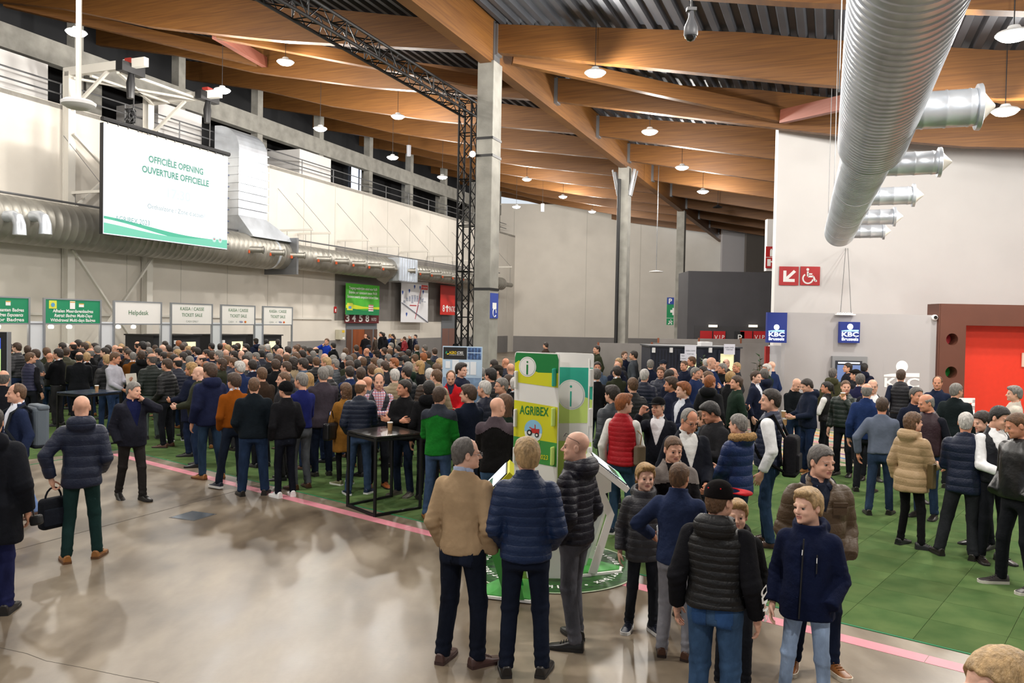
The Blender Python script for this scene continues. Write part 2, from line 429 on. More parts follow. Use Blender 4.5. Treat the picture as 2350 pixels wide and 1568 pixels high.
# slender diagonal braces in the bay behind the first columns
def brace(p, q, h, w, m=M_wood):
    o = MB().bar(p, q, w, h).build('roof_brace', m); struct(o)
brace(B(.5, .5, zr(.4) + .07), B(7.6, 5.0, zr(7.6) + .35), .42, .22)
brace(B(7.7, 4.9, zr(7.7) + .3), B(11.5, .3, zr(11.5) + .42), .40, .22, M_wood_pinklit)
brace(B(-.42, .42, zr(-.42) + .14), B(-2.45, 5.04, zr(-2.5) + .42), .40, .22, M_wood_pinklit)
brace(B(-2.5, 5.04, zr(-2.5) + .4), B(-10.1, .28, zr(-10.1) + .14), .40, .22)
brace(B(-10.2, .28, zr(-10.2) + .14), B(-12, 5.04, zr(-12) + .42), .40, .22, M_wood_pinklit)
brace(B(-12.2, 4.9, zr(-12.2) + .4), B(-20.3, .28, zr(-20.3) + .14), .42, .22)
brace(B(11.6, .28, zr(11.6) + .42), B(17.5, 4.9, zr(17.5) + .42), .40, .22)

# columns ----------------------------------------------------------------
def column(name, u, wu=.62, wt=.50, top=10.0):
    o = MB().obox(B(0, u, top / 2), NX * wt, EX * wu, UP * top).build(name, M_conc); bevel(o, .015); struct(o); return o
c1 = column('column_1', 0); c2 = column('column_2', 16.1); c3 = column('column_3', 31.4)
c1.data.materials[0] = M_conc
MB().obox(B(0, 0, 10.5), NX * .42, EX * .42, UP * 1.26).build('column_head', M_steelg, c1)
for s in (-1, 1):
    for q in (-1, 1):
        MB().bar(B(s * .28, 16.1 + q * .21, 8.67), B(s * .53, 16.1 + q * .28, 9.86), .17, .07).build('column_bracket', M_steelg, c2)
pipe = MB().tube([B(-.16, 15.68, 0), B(-.16, 15.68, 9.4)], .085, 10).build('drain_pipe', M_blackp, c2)
for z in (3.56, 7.34, 7.83):
    MB().obox(B(0, 0, z), NX * .53, EX * .65, UP * .07).build('strap', M_blackp, c1)
sg = on_t(1134, 702, .262)
MB().obox(sg, NX * .02, EX * .56, UP * .72).build('info_plate', mat('blue_plate', '#3a4fa8', .5), c1)
MB().obox(sg + NX * .012, NX * .004, EX * .28, UP * .17).build('camera_icon', white_text(), c1)
MB().tube([sg + NX * .014 + EX * (.12 * math.cos(a)) + UP * (-.2 + .12 * math.sin(a)) for a in np.linspace(0, 5.6, 14)], .016, 5).build('camera_icon', white_text(), c1)

# right-hand white wall, its return and the things behind it ------------------------
YW = 26.2
xl = at_y(1779, 600, YW).x
wr = MB().box(xl, 44, YW, YW + .3, 0, 9.6).build('wall_right', M_wall2); struct(wr)
fb = at_y(1760, 560, 34.2)
MB().box(fb.x, fb.x + 3.2, 34.2, 34.5, at_y(1769, 622, 34.2).z, at_y(1769, 503, 34.2).z).build('wall_block', M_wall2, wr)
# far grey faces
g1, g2 = at_y(1653, 600, 64), at_y(1707, 600, 64)
MB().box(g1.x, g2.x, 63.5, 64, 0, 13).build('wall_pier', mat('lilac_grey', '#a5a3a6', .8), we)
MB().box(g2.x - .4, g2.x + 10, 62, 62.5, 0, 13).build('wall_dark_face', mat('dark_face', '#57524e', .8), we)
p0 = at_y(1580, 622, 34); p1 = at_y(1777, 622, 34)
pt = MB().box(p0.x, p1.x + 2.5, 34, 36, 0, p0.z).build('wall_portal', M_dgrey); struct(pt)
MB().box(p0.x + .3, p1.x + 2, 33.95, 34, 0, 2.62).build('door_recess', mat('portal_doors', '#3a3a3d', .6), pt)
for k, (px, label) in enumerate(((1637, 'V.I.P'), (1729, 'V.I.P'))):
    q = at_y(px, 772, 33.9)
    MB().box(q.x - .55, q.x - .06, 33.88, 33.94, q.z - .3, q.z + .22).build('door_sign', mat('sign_red', '#b5161c', .5), pt)
    MB().box(q.x + .0, q.x + .5, 33.88, 33.94, q.z - .3, q.z + .22).build('door_sign', mat('sign_red', '#b5161c', .5), pt)
    text_mesh('door_sign_text', label, (q.x + .25, 33.87, q.z - .12), (1, 0, 0), (0, 0, 1), .18, white_text(), pt, width=.42)
    MB().box(q.x + .9, q.x + 1.3, 33.88, 33.94, q.z - .3, q.z + .22).build('door_sign', mat('sign_black', '#26262a', .5), pt)
    text_mesh('door_sign_text', 'P', (q.x + 1.1, 33.87, q.z - .18), (1, 0, 0), (0, 0, 1), .28, white_text(), pt)
    MB().box(q.x - .2, q.x + .15, 33.85, 33.95, q.z + .38, q.z + .48).build('door_lamp', mat('door_lamp_glow', '#e8e4d8', .5, emit='#fff2d8', estr=.8), pt)

# bank block -----------------------------------------------------------------
YK = 21.0
k0, k1 = at_y(1803, 740, YK), at_y(2152, 740, YK); zk = at_y(1900, 719, YK).z
kb = MB().box(k0.x, k1.x + .12, YK, YK + .3, 0, zk).build('wall_bank', mat('bank_grey', '#a9a6a7', .7, var=.03, scale=1)); struct(kb)
MB().box(at_y(1766, 800, YK + .8).x, k0.x + .6, YK + .8, YK + .9, .9, at_y(1780, 793, YK + .8).z).build('wall_bank_wing', M_whitep, kb)
MB().box(at_y(1757, 800, YK + .8).x, at_y(1766, 800, YK + .8).x, YK + .78, YK + .9, 0, at_y(1760, 795, YK + .8).z).build('wall_bank_post', mat('dark_red_post', '#a3201c', .5), kb)
# brown frame with the red wall
YR = 20.9
b0 = at_y(2157, 760, YR); zR = at_y(2157, 697, YR).z; r0 = at_y(2217, 760, YR); zr0 = at_y(2217, 747, YR).z
M_brown = mat('brown_panel', '#5d3527', .6, var=.05, scale=2)
M_red = mat('red_wall', '#d8331a', .55, var=.03)
bf = MB()
def ring(cx, cz, r, n=24): return [(cx + r * math.cos(2 * math.pi * k / n), cz + r * math.sin(2 * math.pi * k / n)) for k in range(n)]
holes = [at_y(2185, 779, YR), at_y(2183, 855, YR)]; hr = .155
# pillar face with two round openings: strips around each hole
def face_with_hole(mb, x0, x1, z0, z1, cx, cz, r, y0, y1):
    n = 24; outer = []
    for k in range(n):
        a = 2 * math.pi * k / n; c, s = math.cos(a), math.sin(a)
        sc = min(((x1 - cx) / c if c > 1e-6 else (x0 - cx) / c if c < -1e-6 else 1e9), ((z1 - cz) / s if s > 1e-6 else (z0 - cz) / s if s < -1e-6 else 1e9))
        outer.append((cx + c * sc, cz + s * sc))
    corners = {}
    for k in range(n):
        k2 = (k + 1) % n
        a0, a1 = (cx + r * math.cos(2 * math.pi * k / n), cz + r * math.sin(2 * math.pi * k / n)), (cx + r * math.cos(2 * math.pi * k2 / n), cz + r * math.sin(2 * math.pi * k2 / n))
        o0, o1 = outer[k], outer[k2]
        pl = [a0, o0]
        if abs(o0[0] - o1[0]) > 1e-6 and abs(o0[1] - o1[1]) > 1e-6:
            pl.append((o0[0] if o0[0] in (x0, x1) or abs(o0[0] - x0) < 1e-6 or abs(o0[0] - x1) < 1e-6 else o1[0],
                       o0[1] if abs(o0[1] - z0) < 1e-6 or abs(o0[1] - z1) < 1e-6 else o1[1]))
        pl += [o1, a1]
        mb.add([(p[0], y0, p[1]) for p in pl], [tuple(range(len(pl)))])
        mb.add([(a0[0], y0, a0[1]), (a1[0], y0, a1[1]), (a1[0], y1, a1[1]), (a0[0], y1, a0[1])], [(0, 1, 2, 3)])
zm = (holes[0].z + holes[1].z) / 2
face_with_hole(bf, b0.x, r0.x, zm, zr0, holes[0].x, holes[0].z, hr, YR, YR + .35)
face_with_hole(bf, b0.x, r0.x, .55, zm, holes[1].x, holes[1].z, hr, YR, YR + .35)
bf.box(b0.x, r0.x, YR, YR + .5, 0, .55); bf.box(b0.x, 22, YR, YR + .5, zr0, zR)
bf.box(b0.x - .034, b0.x - .004, YR + .004, YR + .6, 0, zR - .004); bf.box(r0.x - .03, r0.x, YR + .001, YR + .5, .55, zr0)
wb = bf.build('wall_stand_frame', M_brown); struct(wb)
MB().box(r0.x - .04, 22, YR + .5, YR + .55, 0, zr0 + .1).build('red_back_wall', M_red, wb)
MB().box(holes[0].x - .2, holes[0].x + .2, YR + .36, YR + .38, holes[0].z - .25, holes[0].z + .25).build('hole_backing', mat('hole_red', '#c8323c', .5), wb)
MB().box(holes[1].x - .2, holes[1].x + .2, YR + .36, YR + .38, holes[1].z - .25, holes[1].z + .25).build('hole_backing', mat('hole_green', '#1d9a3a', .5), wb)
# grey side partition beyond the camera on the right and the hall's right boundary
wq = MB().obox(B(27, 3, 4), NX * .3, EX * 84, UP * 8).build('wall_far_right', M_wall2); struct(wq)

# partition panels ------------------------------------------------------------
M_part = mat('felt_partition', '#8b8683', .9, var=.05, scale=3)
M_pedge = mat('brown_edge', '#8a4a2c', .6)
def partition(px0, px1, py, Y, label):
    a, b = at_y(px0, py, Y), at_y(px1, py, Y)
    t = thing('partition_panel', ((a.x + b.x) / 2, Y, 0), label, 'partition', 'grey partition panels behind the ticket kiosk')
    MB().box(a.x + .06, b.x, Y - .03, Y + .03, .05, a.z).build('panel', M_part, t)
    MB().box(a.x, a.x + .06, Y - .035, Y + .035, 0, a.z + .02).build('edge_post', M_pedge, t)
PL = 'tall grey partition panel with a brown edge post behind the ticket kiosk'
for a, b in ((1371, 1494), (1494, 1620), (1620, 1760)): partition(a, b, 787, 27.0, PL)
for a, b in ((1509, 1602), (1602, 1698), (1698, 1765)): partition(a, b, 777, 30.5, 'grey partition panel in the rear row before the dark portal')
# ------------------------------------------------------------------ pendant lamps
LAMPS = [(655, 143), (510, 208), (735, 296), (913, 268), (175, 75), (901, 362), (1015, 407), (1209, 412), (1292, 452), (1185, 475),
         (1359, 486), (1366, 168), (1491, 303), (1565, 385), (1613, 440), (2307, 256)]
def lamp_spot(x, y, drop=.42):
    d = ray(x, y); s = 4.0
    while s < 100:
        p = CAM + d * s; t, u = tu(p)
        if p.z > zr(t) - drop or t < TW + 6.2 or u > 41: return p
        s += .05
    return p
def pendant(p, label, lit=True, group='pendant hall lamps', w=None):
    t, u = tu(p); o = thing('pendant_lamp', p, label, 'lamp', group)
    MB().lathe([(.04, .16), (.09, .155), (.12, .10), (.26, .05), (.285, .015), (.28, .008), (.2, .04), (.1, .08), (.03, .09)], p, 20).build('lamp_shade', mat('lamp_housing', '#d5d6d6', .5) if lit else M_blackp, o, True)
    MB().tube([p + UP * .14, Vector((p.x, p.y, zd(t) + .02))], .010, 5).build('cord', M_blackp, o)
    if lit:
        MB().lathe([(.0, -.10), (.10, -.092), (.19, -.065), (.25, -.02), (.262, .012), (.0, .03)], p, 20).build('diffuser', M_lampon, o, True)
        ld = bpy.data.lights.new('lamp_light', 'POINT'); ld.energy = w or LAMP_W; ld.shadow_soft_size = .2
        ld.color = (1.0, .955, .89)
        lo = bpy.data.objects.new('lamp_light', ld); C.objects.link(lo); lo.location = p - UP * .26; lo.parent = o; lo.matrix_parent_inverse = o.matrix_basis.inverted()
    return o
for x, y in LAMPS:
    pendant(lamp_spot(x, y), 'round glowing pendant lamp hanging from the timber beams')
pendant(lamp_spot(1647, 477), 'unlit black pendant lamp shade hanging past the rear column', lit=False, group=None)
# the same rows of lamps go on over the front of the hall
for t, u in ((-11, -8), (-11, -17), (-3.5, -12), (4.5, -8), (4.5, -15), (12, -5.5), (12, -13), (18, -9), (18, 1), (-3.5, -20), (11, -21), (3, -25)):
    pendant(B(t, u, zr(t) - .42), 'round glowing pendant lamp hanging from the timber beams')

# ------------------------------------------------------------------ left duct along the wall
TD = TW + 1.26; ZD = 5.66
def u_at(px, py=583, t=TD): return tu(on_t(px, py, t))[1]
def ridged(mb, a, b, r, pitch, lip=.007, n=28):
    a, b = Vector(a), Vector(b); L = (b - a).length; d = (b - a) / L; pts, rs = [], []
    k = 0.0
    while k < L - .02:
        for off, rr in ((0, r), (pitch * .84, r), (pitch * .88, r + lip), (pitch * .96, r + lip)):
            if k + off < L: pts.append(a + d * (k + off)); rs.append(rr)
        k += pitch
    pts.append(b); rs.append(r)
    return mb.tube(pts, rs, n)
ua, ub, uc, ud = u_at(644), u_at(893), u_at(912), u_at(1150, 648)
du = thing('wall_duct', B(TD, 0, ZD - .75), 'long dusty ventilation duct hung along the white left wall', 'duct')
ridged(MB(), B(TD, -22, ZD), B(TD, u_at(612), ZD), .76, .3).build('duct_pipe', M_galv2, du, True)
MB().tube([B(TD, u_at(612), ZD), B(TD, u_at(618), ZD)], [.77, .74], 28).build('coupling', M_galv, du, True)
ridged(MB(), B(TD, u_at(618), ZD), B(TD, ua, ZD), .70, .42).build('duct_pipe', M_galv2, du, True)
MB().obox(B(TD, ua + .06, ZD - .07), NX * 1.9, EX * .14, UP * 1.75).build('flange_plate', M_steelg, du)
ridged(MB(), B(TD, ua + .12, ZD), B(TD, ub, ZD), .62, .42).build('duct_pipe', M_galv2, du, True)
MB().obox(B(TD + .03, (ub + uc) / 2 + .55, ZD), NX * 1.47, EX * 2.24, UP * 1.4).build('damper_box', M_galv, du)
for k in range(8): MB().obox(B(TD + .79, ub - .14 + k * .31, ZD), NX * .07, EX * .13, UP * 1.34).build('damper_rib', M_galv, du)
MB().tube([B(TD, ub - 1.4, ZD - .07), B(TD, ub - .4, ZD - .07)], [.6, .87], 4).build('damper_cone', M_galv2, du)
ridged(MB(), B(TD, uc + 1.5, ZD), B(TD, ud, ZD), .50, .42).build('duct_pipe', M_galv2, du, True)
MB().tube([B(TD, ud, ZD), B(TD, ud + .14, ZD), B(TD, ud + 2.2, ZD)], [.28, .18, .18], 16).build('end_pipe', M_galv2, du, True)
m_hole = mat('nozzle_dark', '#101012', .8)
for i, px in enumerate((540, 590, 640, 705, 747, 787, 824, 857, 910, 946, 973, 998, 1022, 1046)):
    u = u_at(px); r = .7 if u < ua else .62 if u < ub else .52
    c = B(TD + r * .75, u, ZD - .02); tip = c + NX * .69 + EX * .45
    pn = MB().tube([c, tip - (tip - c).normalized() * .07, tip - (tip - c).normalized() * .06, tip], [.14, .14, .175, .175], 14).build('nozzle', M_galv2, du, True)
    MB().tube([tip - (tip - c) * .02, tip + (tip - c) * .012], .12, 12).build('nozzle_mouth', m_hole, du)
    MB().obox(c + NX * .22 - UP * .1, NX * .08, EX * .08, UP * .14).build('nozzle_tag', mat('orange_tag', '#c3532b', .5), du)
for px in (5, 65):
    c = on_t(px + 8, 497, TD + .7)
    pts = [c, c + NX * .35, c + NX * .53 - UP * .07, c + NX * .62 - UP * .28, c + NX * .62 - UP * .59]
    MB().tube(pts, [.18, .18, .18, .18, .2], 14).build('elbow_pipe', M_galv, du, True)
MB().tube([B(TD - .14, -22, ZD + .87), B(TD - .14, ud, ZD + .87)], .042, 6).build('conduit', M_steelg, du)
# brackets that carry the duct
for px, py in ((150, 443), (640, 531), (683, 541), (775, 553), (850, 570), (920, 581), (980, 592), (1037, 601), (1120, 615)):
    u = u_at(px, py, TW); z = ZD + 1.37
    br = thing('duct_bracket', B(TW, u, z), 'thin steel wall bracket with a tie rod above the long wall duct', 'bracket', 'duct brackets along the left wall')
    MB().obox(B(TW + 1.05, u, z), NX * 2.1, EX * .08, UP * .1).build('arm', M_steelw, br)
    MB().tube([B(TW + 2.03, u, z), B(TW + .02, u - .14, z + 2.1)], .011, 4).build('tie_rod', M_steelg, br)
    for t in (.5, 1.95): MB().tube([B(TW + t, u, z), B(TW + t, u, ZD + .1)], .011, 4).build('hanger', M_steelg, br)
# vertical rectangular riser
ur0, ur1 = tu(on_t(548, 420, TW + 1.4))[1], tu(on_t(613, 420, TW + 1.4))[1]
zt0, zb0 = on_t(580, 300, TW + 1.4).z, on_t(580, 500, TW + 1.4).z
rs_ = thing('duct_riser', B(TW + .84, (ur0 + ur1) / 2, zb0), 'tall rectangular galvanised duct riser beside the lit screen', 'duct')
n = 8
for k in range(n):
    z0, z1 = zb0 + (zt0 - 1 - zb0) * k / n, zb0 + (zt0 - 1 - zb0) * (k + 1) / n
    MB().obox(B(TW + .77, (ur0 + ur1) / 2, (z0 + z1) / 2), NX * 1.26, EX * (ur1 - ur0), UP * (z1 - z0 - .012)).build('duct_section', M_galv, rs_)
    MB().obox(B(TW + .77, (ur0 + ur1) / 2, z1), NX * 1.37, EX * (ur1 - ur0 + .11), UP * .05).build('flange', M_galv, rs_)
el = MB(); prof = []
for a in np.linspace(0, math.pi / 2, 9): prof.append((1.0 - (1 - math.cos(a)) * 1.0, .9 * math.sin(a)))
poly = [(.14, 0)] + [(1.4 - 1.25 * (1 - math.cos(a)), 1.12 * math.sin(a)) for a in np.linspace(0, math.pi / 2, 9)] + [(.02, 1.12), (.02, 0)]
el.prism(poly, NX, UP, B(TW, ur0, zt0 - 1), EX * (ur1 - ur0)).build('elbow', M_galv, rs_)
hp = MB(); um = (ur0 + ur1) / 2
v = [B(TW + .14, ur0, zb0), B(TW + 1.4, ur0, zb0), B(TW + 1.4, ur1, zb0), B(TW + .14, ur1, zb0),
     B(TW + .63, ur0 + .42, ZD + .6), B(TW + 1.89, ur0 + .42, ZD + .6), B(TW + 1.89, ur1 + 1.7, ZD + .6), B(TW + .63, ur1 + 1.7, ZD + .6)]
hp.add(v, [(0, 3, 2, 1), (4, 5, 6, 7), (0, 1, 5, 4), (1, 2, 6, 5), (2, 3, 7, 6), (3, 0, 4, 7)]).build('hopper', M_galv, rs_)

# steel wind posts with cross bracing on the left wall
for px, lab in ((157, 'white steel wall post beside the cross bracing, carrying the nearer crane arm'), (338, 'white steel wall post carrying the crane arm by the duct riser')):
    u = tu(on_t(px, 620, TW + .2))[1]
    o = thing('wall_post', B(TW + .2, u, 0), lab, 'post')
    zt1 = on_t(px, 165, TW + .2).z if px < 200 else on_t(px, 232, TW + .2).z
    MB().obox(B(TW + .2, u, zt1 / 2), NX * .26, EX * .2, UP * zt1).build('shaft', M_steelw, o)
    for s in (-1, 1): MB().obox(B(TW + .2 + s * .14, u, zt1 / 2), NX * .02, EX * .3, UP * zt1).build('flange', M_steelw, o)
    # crane arm
    tA = -13.4
    MB().obox(B((TW + tA) / 2 + .2, u, zt1), NX * (tA - TW + .4), EX * .2, UP * .3).build('crane_arm', M_steelw, o)
    MB().bar(B(TW + .28, u, zt1 - 1.4), B(TW + 2.1, u, zt1 - .14), .1, .1).build('knee_brace', M_steelw, o)
u1, u2 = tu(on_t(157, 620, TW + .2))[1], tu(on_t(338, 620, TW + .2))[1]
z1 = on_t(157, 165, TW + .2).z
xb = thing('cross_brace', B(TW + .2, (u1 + u2) / 2, 2.5), 'crossed grey steel braces between the white wall posts', 'brace')
MB().bar(B(TW + .42, u1, 4.96), B(TW + .42, u2, .48), .12, .07).build('diagonal', M_steelw, xb)
MB().bar(B(TW + .5, u1, .48), B(TW + .5, u2, 4.96), .12, .07).build('diagonal', M_steelw, xb)
MB().bar(B(TW + .42, u1, 9.16), B(TW + .42, u2, 6.5), .12, .07).build('diagonal', M_steelw, xb)
MB().bar(B(TW + .5, u1, 6.5), B(TW + .5, u2, 10.0), .12, .07).build('diagonal', M_steelw, xb)
hb = thing('crane_bracing', B(TW + 1.2, (u1 + u2) / 2, z1 - .1), 'flat lattice of white steel bars between the two crane arms', 'brace')
for a, b in (((TW + .42, u1), (-14.3, u2)), ((-14.3, u1), (TW + .42, u2)), ((-14.1, u1), (-14.1, u2)), ((TW + 1.26, u1), (TW + 1.26, u2))):
    MB().bar(B(*a, z1 - .24), B(*b, z1 - .24), .11, .08).build('bar', M_steelw, hb)

# ------------------------------------------------------------------ LED screen
TL = -13.65; uL0, uL1, zL0, zL1 = -1.1, 4.9, 5.35, 9.09
sc_ = thing('led_screen', B(TL, (uL0 + uL1) / 2, zL0), 'large lit white event screen hanging below the crane arms', 'screen')
W_, H_ = uL1 - uL0, zL1 - zL0
MB().obox(B(TL - .09, (uL0 + uL1) / 2, (zL0 + zL1) / 2), NX * .16, EX * W_, UP * H_).build('cabinet', M_blackp, sc_)
def emi(n, c, s): return mat(n, '#0b0b0c', .6, emit=c, estr=s)
ES = .85
MB().obox(B(TL - .005, (uL0 + uL1) / 2, (zL0 + zL1) / 2), NX * .012, EX * (W_ - .02), UP * (H_ - .02)).build('display', emi('led_white', '#f4f8ff', 1.35), sc_)
def SL(a, b, lift=.006): return B(TL + lift, uL0 + a * W_, zL0 + b * H_)
def wavepoly(name, top, bot, m, lift):
    xs = np.linspace(.003, .997, 40); mb = MB()
    vs = [SL(x, bot(x), lift) for x in xs] + [SL(x, top(x), lift) for x in xs]
    mb.add(vs, [(i, i + 1, 41 + i, 40 + i) for i in range(39)]).build(name, m, sc_)
w1 = lambda x: .13 + .035 * math.cos(x * 4.2) + .01
w2 = lambda x: .085 + .04 * math.cos(x * 4.6 + .25)
w3 = lambda x: .07 + .025 * math.cos(x * 3.6 + .8)
w4 = lambda x: .01
wavepoly('display_wave', lambda x: .145 + .02 * math.cos(x * 5) - .055 * x, lambda x: .10 + .03 * math.cos(x * 5) - .06 * x + .01, emi('led_green', '#4cc7a0', ES), .006)
wavepoly('display_wave', lambda x: .085 + .025 * math.sin(x * 5 + 2.2), w4, emi('led_mint', '#79dcbb', ES), .007)
m_lt, m_lf, m_lg = emi('led_text_green', '#138a70', 1.0), emi('led_text_faint', '#d5e2e2', 1.0), emi('led_text_grey', '#7d9a9c', 1.0)
text_mesh('display_text', 'OFFICIËLE OPENING', SL(.545, .745), EX, UP, .23, m_lt, sc_, width=W_ * .45, lift=.004, bold=.036)
text_mesh('display_text', 'OUVERTURE OFFICIELLE', SL(.545, .635), EX, UP, .23, m_lt, sc_, width=W_ * .55, lift=.004, bold=.036)
text_mesh('display_text', '17:30', SL(.555, .44), EX, UP, .34, m_lf, sc_, width=W_ * .19, lift=.004, bold=.02)
text_mesh('display_text', 'Onthaalzone / Zone d\'accueil', SL(.55, .30), EX, UP, .17, m_lg, sc_, width=W_ * .47, lift=.004)
text_mesh('display_text', 'AGRIBEX 2023', SL(.08, .135), EX, UP, .18, emi('led_text_teal', '#56a9a0', .8), sc_, width=W_ * .25, align='LEFT', lift=.008)
for x in (.875, .93):
    MB().lathe([(.0, 0), (.105, 0), (.105, .003), (0, .003)], SL(x, .09, .008), 20, axis=NX).build('display_logo', emi('led_logo', '#cfeee6', ES), sc_)
    MB().obox(SL(x, .095, .013), NX * .002, EX * .084, UP * .042).build('display_logo', emi('led_logo_red', '#d8606a', .8), sc_)
MB().tube([B(TL - .07, uL0, zL1 + .14), B(TL - .07, uL1 + .14, zL1 + .14)], .084, 8).build('hanging_bar', M_blackp, sc_)
for k in range(14): MB().obox(SL((k + .5) / 14, 1.015, -.05), NX * .03, EX * .03, UP * .17).build('hanger_clip', M_blackp, sc_)
for k in range(8): MB().obox(SL(1.01, (k + .5) / 8, -.06), NX * .07, EX * .13, UP * .056).build('corner_lock', mat('blue_lock', '#2b3550', .5), sc_)
for px, pt_, pb, lab in ((300, 150, 282, 'black chain hoist under the crane arm with a bunch of chain above the lit screen'), (476, 215, 330, 'black chain hoist under the crane arm near the duct riser')):
    p = on_t(px, pt_, TL - .07); q = on_t(px, pb, TL - .07)
    o = thing('chain_hoist', q, lab, 'hoist')
    top = p.z + .25
    MB().obox((p.x, p.y, p.z + .12), NX * .28, EX * .28, UP * .2).build('trolley', mat('hoist_red', '#8f2a22', .5), o)
    MB().obox((p.x, p.y, p.z - .14), NX * .3, EX * 1.0, UP * .34).build('motor_body', M_blackp, o)
    MB().tube([(p.x, p.y, p.z - .28), (p.x, p.y, p.z - .63), (p.x, p.y, p.z - 1.15)], [.07, .15, .12], 10).build('chain_bag', M_blackp, o, True)
    MB().tube([(p.x + .1, p.y + .05, p.z - .2), (p.x + .08, p.y + .05, zL1 + .22)], .025, 6).build('chain', M_blackp, o)
    if px == 300:
        for k in range(5):
            a = k * 1.3
            MB().tube([(p.x + .2 * math.cos(a + t) * math.sin(t * 3 + k), p.y + .1 * math.sin(a + t), zL1 + .5 + .25 * math.sin(t * 2 + k)) for t in np.linspace(0, 5, 14)], .025, 5).build('cable_coil', M_blackp, o)

# ------------------------------------------------------------------ black box truss along the hall and down the first column
tr = thing('lighting_truss', B(-.77, -.28, 0), 'black box truss running overhead and down beside the first concrete column', 'truss')
c0 = on_t(1075, 250, -.87); t0, u0 = tu(c0); zT = c0.z
HB = .2
def truss(a, b, x, y, name):
    a, b = Vector(a), Vector(b); L = (b - a).length; d = (b - a) / L
    cs = [x * sx * HB + y * sy * HB for sx, sy in ((-1, -1), (1, -1), (1, 1), (-1, 1))]
    for c in cs: MB().tube([a + c, b + c], .036, 6).build('chord', M_black, tr)
    n = max(2, int(L / .45)); mb = MB()
    for s in range(4):
        p, q = cs[s], cs[(s + 1) % 4]
        for k in range(n):
            f0, f1 = L * k / n, L * (k + 1) / n
            aa, bb = (p, q) if k % 2 == 0 else (q, p)
            mb.tube([a + d * f0 + aa, a + d * f1 + bb], .016, 4, cap=False)
            if k % 3 == 0: mb.tube([a + d * f0 + p, a + d * f0 + q], .016, 4, cap=False)
    o = mb.build('lacing', M_black, tr); o['kind'] = 'stuff'
truss(B(t0, u0, .05), B(t0, u0, zT + .15), NX, EX, 'upright')
truss(B(t0, u0 + .1, zT), B(t0, u0 - 19, zT), NX, UP, 'beam')
MB().obox(B(t0, u0, .02), NX * .8, EX * .8, UP * .03).build('base_plate', M_black, tr)
ldp = on_plane(1086, 354, B(0, -.52), EX)
sl = thing('truss_spotlight', ldp, 'small round white spotlight clamped beside the black truss', 'lamp')
MB().lathe([(.0, -.04), (.07, -.03), (.08, .05), (.05, .12), (0, .13)], ldp, 14, axis=(.2, .9, .1)).build('housing', M_blackp, sl, True)
MB().lathe([(0, 0), (.085, 0), (.085, .02), (0, .02)], ldp - Vector((.02, .07, .01)), 14, axis=(.2, .9, .1)).build('lens', M_bulb, sl)
MB().bar(ldp + Vector((0, 0, .05)), Vector(B(t0, u0, ldp.z + .12)), .03).build('clamp', M_blackp, sl)

# ------------------------------------------------------------------ big silver duct on the right
DP = [(2095, 0, 7.0), (1985, 332, 12.0), (1918, 533, 22.0)]
S0, S1, S2 = Vector((3.34, 7.0, 5.5)), Vector((5.28, 12.0, 5.4)), Vector((8.86, 22.0, 5.24))
dd = (S2 - S1).normalized(); dd0 = (S1 - S0).normalized()
sd = thing('supply_duct', S1, 'huge shiny spiral duct slung under the roof with short round branch pipes', 'duct')
ridged(MB(), S0 - dd0 * 5.5, S1, .475, .16, .011, 48).build('duct_pipe', M_galv, sd, True)
MB().tube([S1, S1 + dd * .25], [.475, .385], 40).build('reducer', M_galv, sd, True)
ridged(MB(), S1 + dd * .25, S2, .385, .14, .009, 40).build('duct_pipe', M_galv, sd, True)
for f in (.33, .62, .85): MB().tube([S1.lerp(S2, f) - dd * .03, S1.lerp(S2, f) + dd * .03], .398, 40).build('coupling', M_galv, sd, True)
MB().tube([S2, S2 + dd * .05, S2 + dd * .1], [.385, .385, .34], 40).build('end_cap', M_galv, sd, True)
side = Vector((dd.y, -dd.x, 0)).normalized()
def branch(px, py, pxe, pye, r):
    # start on the duct axis seen at the branch's root, run sideways
    best = None
    for k in range(-30, 100):
        p = S1 + (S2 - S1) * (k / 100) if k >= 0 else S0 + (S1 - S0) * (1 + k / 30)
        # project
        q = p - CAM; x = 1175 + F_PX * q.dot(_R) / q.dot(_F); y = 784 - F_PX * q.dot(_U) / q.dot(_F)
        e = abs(y - py)
        if best is None or e < best[0]: best = (e, p)
    p = best[1]; Lb = 0.3
    for k in range(1, 60):
        q = p + side * (k * .05) - CAM; x = 1175 + F_PX * q.dot(_R) / q.dot(_F)
        if x > pxe: Lb = k * .05; break
    q = p + side * Lb
    ridged(MB(), p, q - side * .06, r, .26, .006, 24).build('branch_pipe', M_galv, sd, True)
    MB().tube([q - side * .06, q - side * .05, q, q + side * .005], [r, r + .05, r + .055, r + .045], 24).build('branch_collar', M_galv, sd, True)
    MB().tube([q, q + side * .06, q + side * .16], [r * .98, r * .6, r * .08], 20).build('diffuser_cone', M_steelw, sd, True)
branch(2060, 262, 2250, 250, .23); branch(2010, 380, 2155, 370, .19); branch(1985, 452, 2095, 448, .18); branch(1965, 500, 2055, 495, .18); branch(1950, 533, 2027, 530, .18)
p = S0 + dd0 * 3.2
MB().tube([p, p + UP * .45 + side * .15, p + UP * .75 + side * .55], [.2, .2, .2], 18).build('branch_elbow', M_galv, sd, True)
ridged(MB(), S0 - dd0 * .6 + UP * .1, S0 - dd0 * .6 + side * 2.6 + UP * .35, .27, .3, .006, 24).build('branch_pipe', M_galv, sd, True)
for f in (.05, .45, .8):
    q = S1.lerp(S2, f); MB().tube([q - side * .36, q - side * .36 + UP * (zr(tu(q)[0]) - q.z + .5)], .008, 5).build('hanger_wire', M_steelg, sd)
